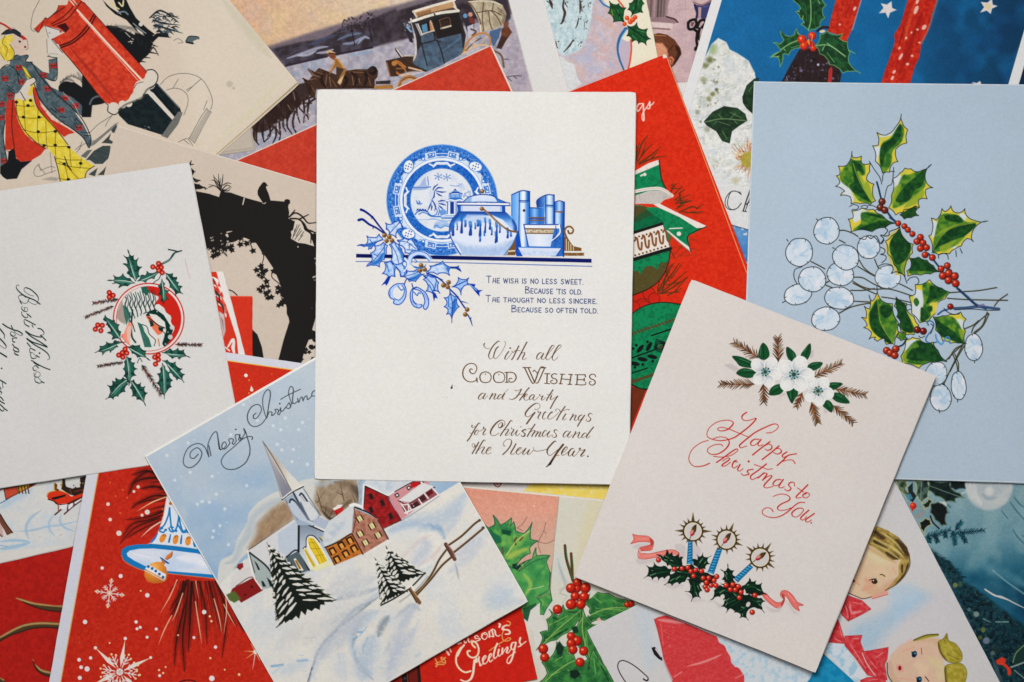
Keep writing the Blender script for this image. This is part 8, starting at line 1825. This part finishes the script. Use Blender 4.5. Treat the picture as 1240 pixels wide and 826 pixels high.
 for x,y in ((702,440),(730,588)): poly(ell(x,y,15,20,20),(24,66,96));dot(x+4,y-5,5,(90,160,190));line('%g,%g %g,%g' % (x-14,y-14,x-10,y+12),1.2,(40,50,60));dot(x-4,y+8,6,(20,30,40))
 line('742,405 745,440',1.2,(170,110,90));line('765,570 785,595',1.4,(130,80,60));poly(ell(618,520,10,14),(160,34,40));dot(618,520,22,(220,150,140),.5,soft=2);poly(ell(618,520,9,13),(150,30,38))
 part('printed_lettering');F(700,720,200)
 line('525,635 515,648 492,636; '[:-2],1.6,(36,34,40));line('490,632 520,648 525,625 490,590 430,540 370,505 330,495 305,510 298,545 315,590 345,640 390,700',1.2,(36,34,40))
 part(None)
children_card()

# ================================================================ teal photo card with tree,bauble and holly
def teal_card():
 card('teal',[(1040,535),(1310,548),(1292,905),(1022,892)],(120,150,160),2.8,h=.55)
 part('printed_teal_ground');F(1060,575,180*1240/1189)
 wash(lin(700,250,900,1500,(128,158,166),(110,150,162),(30,96,120),(18,60,82),(22,50,62)),1,None,relabel=True);wash((150,176,180),.4,None,20,.45,.7,3,2)
 brush('600,760 900,900 1240,1100',24,(18,84,112),.5);brush('750,900 1000,1050 1240,1200',20,(26,104,134),.6);brush('800,700 1000,780 1240,900',14,(90,140,158),.6)
 for st in ('1080,220 1130,290 1189,355','1110,180 1150,230 1189,260','1010,290 1060,350','1100,440 1140,500 1189,550','1175,485 1189,495','960,780 1000,820'): line(st,1.2,(50,96,112),.55,soft=1.0,taper=(.4,.4))
 grain(None,.05,1.4)
 part('printed_pale_bauble')
 poly(ell(908,95,190,188,0,40),(184,190,191),.92,soft=5);m = mask(ell(908,95,188,186,0,40));wash((196,196,194),.6,m,8,.45,.7,3);brush('760,40 760,140 850,240',9,(208,207,203),.5,clip=m);poly(ell(905,110,95,85),(172,180,184),.7,soft=9);dot(912,130,36,(206,206,202),.9,soft=5);brush('850,150 900,190 980,180',5,(150,164,172),.6,clip=m);brush('790,60 800,150 850,230',6,(206,206,204),.6,clip=m);brush('960,60 1000,140',5,(150,164,172),.5,clip=m)
 part('printed_fir_twigs')
 DT = [(16,66,80),(10,46,58),(30,96,108),(18,56,66)]
 r = random.Random(8)
 def fir(b,t,n,ln,w=1.2):
  twig(b,t,n,ln,DT,w,42,r.randrange(99))
 for b,t,n,l in (((400,500),(600,440),12,50),((600,470),(870,445),16,46),((640,440),(690,375),8,40),((620,450),(640,560),10,44),((680,450),(720,540),10,40),((420,480),(430,540),8,36),((470,470),(500,540),8,40),((560,450),(560,500),6,36),((500,660),(700,826),18,60),((480,640),(560,760),12,50),((540,680),(640,780),12,50)): fir(b,t,n,l)
 F(1100,670,140*1240/741)
 mk = mask('150,-20 260,60 340,170 470,260 600,360 741,470 900,560 900,1000 560,1000 400,450',soft=8)
 wash((20,56,66),.9,mk,relabel=True);wash((10,30,38),.8,mk,4,.45,.65,3,3);wash((40,90,96),.6,mk,3,.55,.8,9,2);wash((110,140,136),.4,mk,2.4,.66,.85,19,2)
 for k in range(420):
  x = r.uniform(150,760);y = r.uniform(0,826)
  a = r.uniform(.2,1.4);L = r.uniform(14,40);line('%g,%g %g,%g' % (x,y,x+L*math.cos(a),y+L*math.sin(a)),r.uniform(.6,1.6),r.choice(DT+[(8,24,30),(60,110,116),(130,150,140),(90,120,110)]),.75,sm=False,taper=(.4,.3),clip=mk,relabel=False)
 for x,y,c,s in ((300,205,(160,160,100),16),(435,390,(170,180,170),18),(480,490,(140,140,60),16),(390,360,(120,140,140),12),(500,560,(150,150,170),22),(330,200,(90,110,60),12),(460,540,(110,120,50),14),(560,620,(40,60,60),30),(540,640,(120,130,120),14)): dot(x,y,s,c,.7,soft=1.6,relabel=False)
 for st in ('490,230 550,270 600,280 680,320 741,350','495,235 560,272 640,300'): line(st,2.0,(206,200,196),.9,taper=(.8,.5))
 line('540,110 640,190 741,260',1.4,(150,176,180),.6,soft=.8);line('560,440 640,440',1.6,(150,180,176),.7);line('480,420 520,440',1.4,(140,170,170),.7);line('600,140 690,200',1.2,(60,120,140),.6)
 poly('560,690 600,665 625,680 620,705 655,740 660,775 640,785 630,740 600,715 570,712',(206,66,42));spatter('560,690 625,670 660,780 600,715',10,(226,120,90),.4,.9,.8,3)
 poly('660,690 690,620 741,570 790,600 741,700 680,720',(30,60,56));line('670,700 690,640 741,590',1.4,(130,160,120),.8);line('660,730 741,700',1.8,(170,186,176),.8);line('680,750 741,800',1.6,(130,150,146),.8);poly('520,620 560,700 610,826 570,826',(90,110,120),.6,soft=2)
 part('printed_holly');F(1060,575,180*1240/1189)
 def hl(p,c,ed,rib=None):
  q_ = sag(V(p),.1);poly(q_,c);mm = mask(q_);wash((10,22,24),.6,mm,4,.4,.7,5);line(q_,1.4,ed,.8,sm=False,closed=True)
  if rib: line(rib,1.2,(130,150,140),.7,clip=mm)
 CR = (176,180,140)
 hl('160,40 250,40 260,90 240,110 280,150 260,210 180,120',(110,130,100),CR);hl('300,40 420,40 440,110 420,180 370,230 350,200 320,160 330,90',(84,110,96),CR,'370,50 360,210');hl('430,40 600,50 600,100 680,150 710,185 640,190 640,220 560,215 540,190 480,170 420,120',(28,48,44),(110,130,110),'440,90 600,150 690,180');hl('440,230 500,220 540,230 570,260 580,300 560,330 570,400 530,405 480,360 440,300',(22,30,30),(90,100,84));hl('350,380 400,345 440,360 450,400 400,430 395,480 360,430',(26,32,32),CR);hl('600,50 720,40 720,110 640,120 600,100',(26,34,36),(60,80,80));hl('370,240 430,190 460,210 430,260 400,270',(30,44,44),CR)
 poly('260,100 300,60 300,130 330,170 300,220 270,200',(36,48,50));poly('320,320 370,290 400,300 360,350 330,350',(150,150,150));poly('510,215 560,215 575,250 550,240',(196,196,190));poly('240,160 280,150 300,190 260,210',(90,150,176),.8);line('440,330 460,380 510,430',2,(40,44,44));line('330,270 380,270 420,290',1.6,(160,160,150));line('690,150 720,140',2,(190,200,196),.7);line('580,240 600,260',2,(60,110,130),.8)
 scribble('170,40 700,40 560,400 380,470 260,220',60,[(14,22,24),(130,146,130),(50,76,72)],50,8,1,.6)
 berry(302,248,27,(214,56,30),(140,30,20),(240,150,110));poly('285,260 310,270 300,295 288,280',(200,50,30));
 part(None)
teal_card()


# ================================================================ from prints to objects
E_REF = 0.92           # brightness of the light on the table for which the inks were matched

def lin_rgb(c):
    c = np.clip(np.asarray(c, np.float64)/255.0, 0, 1)
    c = .88*(c/.88)**1.17                      # inks dry down a little deeper than the paper tone
    l = np.where(c <= .04045, c/12.92, ((c+.055)/1.055)**2.4)
    return np.clip(l/E_REF, 0.001, .92)

def card_material(name, rough, spec, bump, seed):
    m = bpy.data.materials.new(name); m.use_nodes = True; nt = m.node_tree; N = nt.nodes; Lk = nt.links
    b = N['Principled BSDF']; b.inputs['Roughness'].default_value = rough; b.inputs['Specular IOR Level'].default_value = spec*.45
    at = N.new('ShaderNodeAttribute'); at.attribute_name = 'ink'
    tc = N.new('ShaderNodeTexCoord'); mp = N.new('ShaderNodeMapping'); mp.inputs['Location'].default_value = (seed*.37, seed*.21, 0)
    Lk.new(tc.outputs['Object'], mp.inputs['Vector'])
    def nz(scale, det):
        n = N.new('ShaderNodeTexNoise'); n.inputs['Scale'].default_value = scale; n.inputs['Detail'].default_value = det; Lk.new(mp.outputs['Vector'], n.inputs['Vector']); return n
    def rng_(n, lo, hi):
        r = N.new('ShaderNodeMapRange'); r.inputs['From Min'].default_value = .3; r.inputs['From Max'].default_value = .7; r.inputs['To Min'].default_value = lo; r.inputs['To Max'].default_value = hi; Lk.new(n.outputs['Fac'], r.inputs['Value']); return r
    big = rng_(nz(28, 3), .975, 1.02); mid = rng_(nz(900, 2), .972, 1.026); fine = rng_(nz(2600, 1), .965, 1.035)
    m1 = N.new('ShaderNodeMath'); m1.operation = 'MULTIPLY'; Lk.new(big.outputs[0], m1.inputs[0]); Lk.new(mid.outputs[0], m1.inputs[1])
    m2 = N.new('ShaderNodeMath'); m2.operation = 'MULTIPLY'; Lk.new(m1.outputs[0], m2.inputs[0]); Lk.new(fine.outputs[0], m2.inputs[1])
    vm = N.new('ShaderNodeVectorMath'); vm.operation = 'SCALE'; Lk.new(at.outputs['Color'], vm.inputs[0]); Lk.new(m2.outputs[0], vm.inputs['Scale'])
    age = rng_(nz(17, 3), 0, 1); mx = N.new('ShaderNodeMix'); mx.data_type = 'RGBA'; mx.blend_type = 'MULTIPLY'; mx.inputs['B'].default_value = (1, .988, .968, 1)
    Lk.new(age.outputs[0], mx.inputs['Factor']); Lk.new(vm.outputs[0], mx.inputs['A']); Lk.new(mx.outputs['Result'], b.inputs['Base Color'])
    # woven tooth of the card stock
    mp2 = N.new('ShaderNodeMapping'); mp2.inputs['Scale'].default_value = (1, 1.9, 1); Lk.new(tc.outputs['Object'], mp2.inputs['Vector'])
    nb = N.new('ShaderNodeTexNoise'); nb.inputs['Scale'].default_value = 1150; nb.inputs['Detail'].default_value = 3; Lk.new(mp2.outputs['Vector'], nb.inputs['Vector'])
    nw = nz(26, 2)
    add = N.new('ShaderNodeMath'); add.operation = 'MULTIPLY_ADD'; add.inputs[1].default_value = 6.0; Lk.new(nw.outputs['Fac'], add.inputs[0]); Lk.new(nb.outputs['Fac'], add.inputs[2])
    bp = N.new('ShaderNodeBump'); bp.inputs['Strength'].default_value = bump; bp.inputs['Distance'].default_value = .00016; Lk.new(add.outputs[0], bp.inputs['Height']); Lk.new(bp.outputs['Normal'], b.inputs['Normal'])
    return m

def set_ink(me, cols):
    a = me.attributes.new('ink', 'FLOAT_COLOR', 'POINT'); a.data.foreach_set('color', np.ascontiguousarray(cols, np.float32).ravel())

def link(o, parent=None):
    sc.collection.objects.link(o)
    if parent is not None: o.parent = parent
    return o

def sat(a, b):
    """do two quads overlap"""
    for q in (a, b):
        for i in range(4):
            d = q[(i+1) % 4]-q[i]; n = np.array([-d[1], d[0]]); pa = a@n; pb = b@n
            if pa.max() <= pb.min() or pb.max() <= pa.min(): return False
    return True

def inside(q, X, Y, m):
    """points inside quad q by more than m"""
    r = np.ones(X.shape, bool); c = q.mean(0)
    for i in range(4):
        a = q[i]; d = q[(i+1) % 4]-a; n = np.array([-d[1], d[0]])/np.hypot(*d)
        if n@(c-a) < 0: n = -n
        r &= ((X-a[0])*n[0]+(Y-a[1])*n[1]) > m
    return r

THICK = .00020         # one leaf of card
CARDS.sort(key=lambda c: c.level)
for i, c in enumerate(CARDS):
    c.z = .0004
    for d in CARDS[:i]:
        if sat(c.quad, d.quad): c.z = max(c.z, d.top+.00008)
    c.top = c.z+2*THICK+.00006

# corners that stand free of other cards: corner number, reach, height
CURL = {
 'china': ((1, 110, .00165), (0, 90, .00090), (3, 80, .00105)),
 'candles': ((2, 120, .00240), (1, 90, .00150), (0, 80, .00090), (3, 90, .00135)),
 'village': ((2, 110, .00180), (0, 90, .00120)),
 'roundel': ((1, 110, .00150),),
 'seedpods': ((0, 90, .00120),),
 'postbox': ((2, 120, .00210),),
 'bauble': ((1, 80, .00150),),
 'children': ((0, 80, .00120),),
 'redcard': ((1, 70, .00090),),
 'seasons': ((2, 60, .00090),),
}

def build_card(c, i):
    label, rough, spec, bump, off = CARD_INFO[c.name]
    ztop = c.top
    k = (CAM_H-ztop)/(CAM_H-Z_REF)
    cen = c.quad.mean(0)
    wx = lambda x: (x-CX)*S*k
    wy = lambda y: (CY-y)*S*k
    ang = math.atan2(-c.u[1], c.u[0])
    root = bpy.data.objects.new('greeting_card', None); link(root); root.empty_display_size = .02
    root.location = (wx(cen[0]), wy(cen[1]), c.z); root.rotation_euler = (0, 0, ang)
    root['label'] = label; root['category'] = 'greeting card'; root['group'] = 'christmas cards spread out in a heap'
    ca, sa = math.cos(-ang), math.sin(-ang)
    def loc(x, y):
        X = wx(x)-root.location[0]; Y = wy(y)-root.location[1]
        return X*ca-Y*sa, X*sa+Y*ca
    mat = card_material('printed_card_stock', rough, spec, bump, i*3.1)
    pap = lin_rgb(c.paper)
    # free corners curl up a little
    curls = [(c.quad[j], r_, h_) for j, r_, h_ in CURL.get(c.name, ())]
    def lift(x, y, f=1.0):
        z = np.zeros(np.shape(x))
        for p, r_, h_ in curls:
            z = z+h_*f*np.clip(1-np.hypot(x-p[0], y-p[1])/r_, 0, 1)**2
        return z
    # the two leaves of the folded card: worn corners and edges that are not quite straight
    def leaf(name, z0, z1, dx, dy, tone, seed, f):
        r = random.Random(seed); q = c.quad+np.array([dx, dy]); M = 56
        ph = [r.uniform(0, 6.28) for _ in range(8)]; rc = [r.uniform(.5, 1.3) for _ in range(4)]
        t = np.linspace(0, 1, M+1); A, B = np.meshgrid(t, t)
        edge = lambda t, k: (.22*np.sin(t*7+ph[k])+.10*np.sin(t*43+ph[k+4])+np.array([r.uniform(-.07, .07) for _ in t]))*np.minimum(1, np.minimum(t, 1-t)*12)
        def shape(ins):
            X = (1-A)*(1-B)*q[0, 0]+A*(1-B)*q[1, 0]+A*B*q[2, 0]+(1-A)*B*q[3, 0]; Y = (1-A)*(1-B)*q[0, 1]+A*(1-B)*q[1, 1]+A*B*q[2, 1]+(1-A)*B*q[3, 1]
            for k, (sl, n) in enumerate(((np.s_[0, :], c.v), (np.s_[-1, :], -c.v), (np.s_[:, 0], c.u), (np.s_[:, -1], -c.u))):
                X[sl] += n[0]*(w[k]+ins); Y[sl] += n[1]*(w[k]+ins)
            for k, (i_, j_) in enumerate(((0, 0), (0, -1), (-1, -1), (-1, 0))):
                d = q.mean(0)-q[k]; d = d/np.hypot(*d); X[i_, j_] += d[0]*rc[k]; Y[i_, j_] += d[1]*rc[k]
            return X, Y
        w = [edge(t, k) for k in range(4)]
        n = (M+1)**2; g = np.arange(n).reshape(M+1, M+1)
        rim = np.concatenate([g[0, :-1], g[:-1, -1], g[-1, :0:-1], g[:0:-1, 0]])
        X0, Y0 = shape(0); X1, Y1 = shape(.18); L = lift(X0, Y0, f)
        def pack(X, Y, z):
            x, y = loc(X, Y); return np.stack([x, y, z], -1).reshape(-1, 3)
        top = pack(X1, Y1, z1+L); bot = pack(X0, Y0, z0+L); mid_ = pack(X0, Y0, z1-.00005+L).reshape(M+1, M+1, 3).reshape(-1, 3)[rim]
        vs = np.vstack([top, bot, mid_]); m = len(rim)
        fs = np.stack([g[:-1, :-1], g[1:, :-1], g[1:, 1:], g[:-1, 1:]], -1).reshape(-1, 4)
        fl = [tuple(x) for x in fs.tolist()]+[tuple(x[::-1]) for x in (fs+n).tolist()]
        for j in range(m):
            j2 = (j+1) % m; fl.append((int(rim[j]), int(rim[j2]), 2*n+j2, 2*n+j)); fl.append((2*n+j, 2*n+j2, int(rim[j2])+n, int(rim[j])+n))
        me = bpy.data.meshes.new(name); me.from_pydata(vs.tolist(), [], fl); me.update()
        set_ink(me, np.tile(np.append(pap*tone, 1), (len(vs), 1)))
        o = bpy.data.objects.new(name, me); me.materials.append(mat); link(o, root)
        return o
    leaf('back_leaf', 0, THICK, off[0], off[1], .93, i*2+1, .55)
    leaf('front_leaf', THICK+.00006, 2*THICK+.00006, 0, 0, 1.0, i*2, 1.0)
    # printed motifs
    if not c.order: return root
    lab = c.lab; nv, nu = lab.shape
    cell = np.maximum(np.maximum(lab[:-1, :-1], lab[1:, 1:]), np.maximum(lab[1:, :-1], lab[:-1, 1:]))
    mid = lab[:-1, :-1].copy(); mid[mid == 0] = cell[mid == 0]
    gx = (c.X[:-1, :-1]+c.X[1:, 1:])*.5; gy = (c.Y[:-1, :-1]+c.Y[1:, 1:])*.5
    hid = np.zeros(mid.shape, bool)
    for d in CARDS[i+1:]:
        hid |= inside(d.quad, gx, gy, 14)
    mid[hid] = 0
    cols = np.concatenate([lin_rgb(c.rgb), np.ones((nv, nu, 1))], -1).astype(np.float32).reshape(-1, 4)
    lx, ly = loc(c.X, c.Y); P = np.stack([lx, ly, ztop-c.z+.00002+lift(c.X, c.Y)], -1).reshape(-1, 3).astype(np.float32)
    idx = np.arange(nv*nu).reshape(nv, nu)
    # world y is up while the grid rows run down: order the corners so that faces look up
    Q = np.stack([idx[:-1, :-1], idx[1:, :-1], idx[1:, 1:], idx[:-1, 1:]], -1)
    made = {}
    for name in c.order:
        sel = mid == c.parts[name]
        cnt = int(sel.sum())
        if cnt < 6: continue
        q = Q[sel]
        us, inv = np.unique(q.ravel(), return_inverse=True)
        base = name.split('/')[-1].split('#')[0]
        me = bpy.data.meshes.new(base)
        me.vertices.add(len(us)); me.vertices.foreach_set('co', P[us].ravel())
        me.loops.add(cnt*4); me.loops.foreach_set('vertex_index', inv.astype(np.int32))
        me.polygons.add(cnt); me.polygons.foreach_set('loop_start', np.arange(0, cnt*4, 4, dtype=np.int32))
        me.update(calc_edges=True)
        set_ink(me, cols[us]); me.materials.append(mat)
        o = bpy.data.objects.new(base, me)
        par = root
        if '/' in name: par = made.get(name.rsplit('/', 1)[0], root)
        link(o, par); made[name] = o
    return root

# label, roughness, specular, tooth of the paper, how far the back leaf peeps out
CARD_INFO = {
 'china': ('white card with a blue willow plate, jar and books above a verse and Good Wishes', 0.90, 0.10, .55, (.6, .5)),
 'candles': ('pinkish white card with three blue candles, white flowers and red Happy Christmas script', 0.85, 0.10, .4, (.7, .6)),
 'seedpods': ('pale blue card with yellow edged holly, red berries and white seed pods', 0.80, 0.12, .4, (.5, .8)),
 'village': ('snowy village card with a white church steeple and Merry Christmas in black script', 0.70, 0.14, .3, (.5, .6)),
 'roundel': ('white card turned on its side with a red and green holly roundel and Best Wishes', 0.90, 0.10, .6, (.8, .4)),
 'postbox': ('yellowed card with a leaning red pillar box and a figure in yellow checked trousers', 0.85, 0.10, .3, (1.8, 1.6)),
 'beigecorner': ('small beige paper corner showing under the pillar box card', 0.90, 0.08, .3, (.5, .5)),
 'coach': ('winter landscape card with a blue horse drawn coach and a wide white border', 0.75, 0.12, .3, (.4, .4)),
 'redcard': ('plain brick red card whose point sticks out above the blue china card', 0.80, 0.12, .3, (.3, .5)),
 'silhouette': ('beige card with a black silhouette of an ivy covered arch and two birds', 0.85, 0.10, .3, (.4, .5)),
 'zigzag': ('red card with white squiggles and a white border beside the holly roundel card', 0.70, 0.14, .3, (.4, .4)),
 'smallred': ('small plain orange red card lying upright on the black silhouette card', 0.75, 0.12, .3, (.3, .3)),
 'branch': ('card with frosted branches, blue ribbon line and small holly sprig on cream', 0.70, 0.14, .3, (.4, .4)),
 'boyhead': ('pinkish picture card showing the brown haired head of a boy by a stone step', 0.70, 0.14, .25, (.4, .4)),
 'bauble': ('bright red card with green baubles and a green and white bow', 0.75, 0.12, .35, (.5, .4)),
 'pudding': ('blue photo card with red candles, a holly topped pudding and white flowers', 0.60, 0.16, .2, (.4, .5)),
 'bluesnow': ('small sliver of a light blue snow scene card below the white flowers', 0.70, 0.14, .2, (.3, .3)),
 'navy': ('dark navy card of which only a sliver shows at the top right corner', 0.70, 0.14, .2, (.3, .3)),
 'sleigh': ('white bordered snow scene card with a red sleigh', 0.70, 0.14, .3, (.4, .7)),
 'antler': ('dark red card with brown antlers at the lower left', 0.70, 0.14, .3, (.3, .4)),
 'bell': ('red card with a white and blue bell, snowflakes and a pale border', 0.70, 0.14, .3, (.4, .4)),
 'hollyberry': ('cream and pink card with large green holly leaves and red berries', 0.70, 0.14, .3, (.4, .4)),
 'seasons': ('red card with white Season\'s Greetings lettering and dark bands', 0.70, 0.14, .3, (.5, .4)),
 'yellow': ('white card with a pencilled yellow patch and a small heart below the china card', 0.85, 0.10, .3, (.4, .4)),
 'children': ('white card with pencil drawn boy and girl, red bows and a red umbrella', 0.85, 0.10, .45, (.5, .5)),
 'teal': ('teal photo card with fir twigs, dark holly and a pale round bauble', 0.60, 0.16, .2, (.4, .4)),
}
for i, c in enumerate(CARDS):
    build_card(c, i)
    c.X = c.Y = c.rgb = c.lab = None

# ---------------------------------------------------------------- the table under the heap
me = bpy.data.meshes.new('table_top')
a, b, t = .62, .46, .03
me.from_pydata([(-a, -b, 0), (a, -b, 0), (a, b, 0), (-a, b, 0), (-a, -b, -t), (a, -b, -t), (a, b, -t), (-a, b, -t)], [], [(0, 1, 2, 3), (7, 6, 5, 4), (0, 4, 5, 1), (1, 5, 6, 2), (2, 6, 7, 3), (3, 7, 4, 0)])
tab = bpy.data.objects.new('table_top', me); link(tab); tab['kind'] = 'structure'; tab['label'] = 'dark brown wooden table under the heap of cards'
m = bpy.data.materials.new('dark_wood'); m.use_nodes = True; nt = m.node_tree; bs = nt.nodes['Principled BSDF']; bs.inputs['Roughness'].default_value = .5
tc = nt.nodes.new('ShaderNodeTexCoord'); mp = nt.nodes.new('ShaderNodeMapping'); mp.inputs['Scale'].default_value = (6, 60, 6); nz = nt.nodes.new('ShaderNodeTexNoise'); nz.inputs['Scale'].default_value = 2; nz.inputs['Detail'].default_value = 5
cr = nt.nodes.new('ShaderNodeValToRGB'); cr.color_ramp.elements[0].color = (.05, .028, .016, 1); cr.color_ramp.elements[1].color = (.13, .075, .042, 1)
nt.links.new(tc.outputs['Object'], mp.inputs['Vector']); nt.links.new(mp.outputs['Vector'], nz.inputs['Vector']); nt.links.new(nz.outputs['Fac'], cr.inputs['Fac']); nt.links.new(cr.outputs['Color'], bs.inputs['Base Color'])
me.materials.append(m)
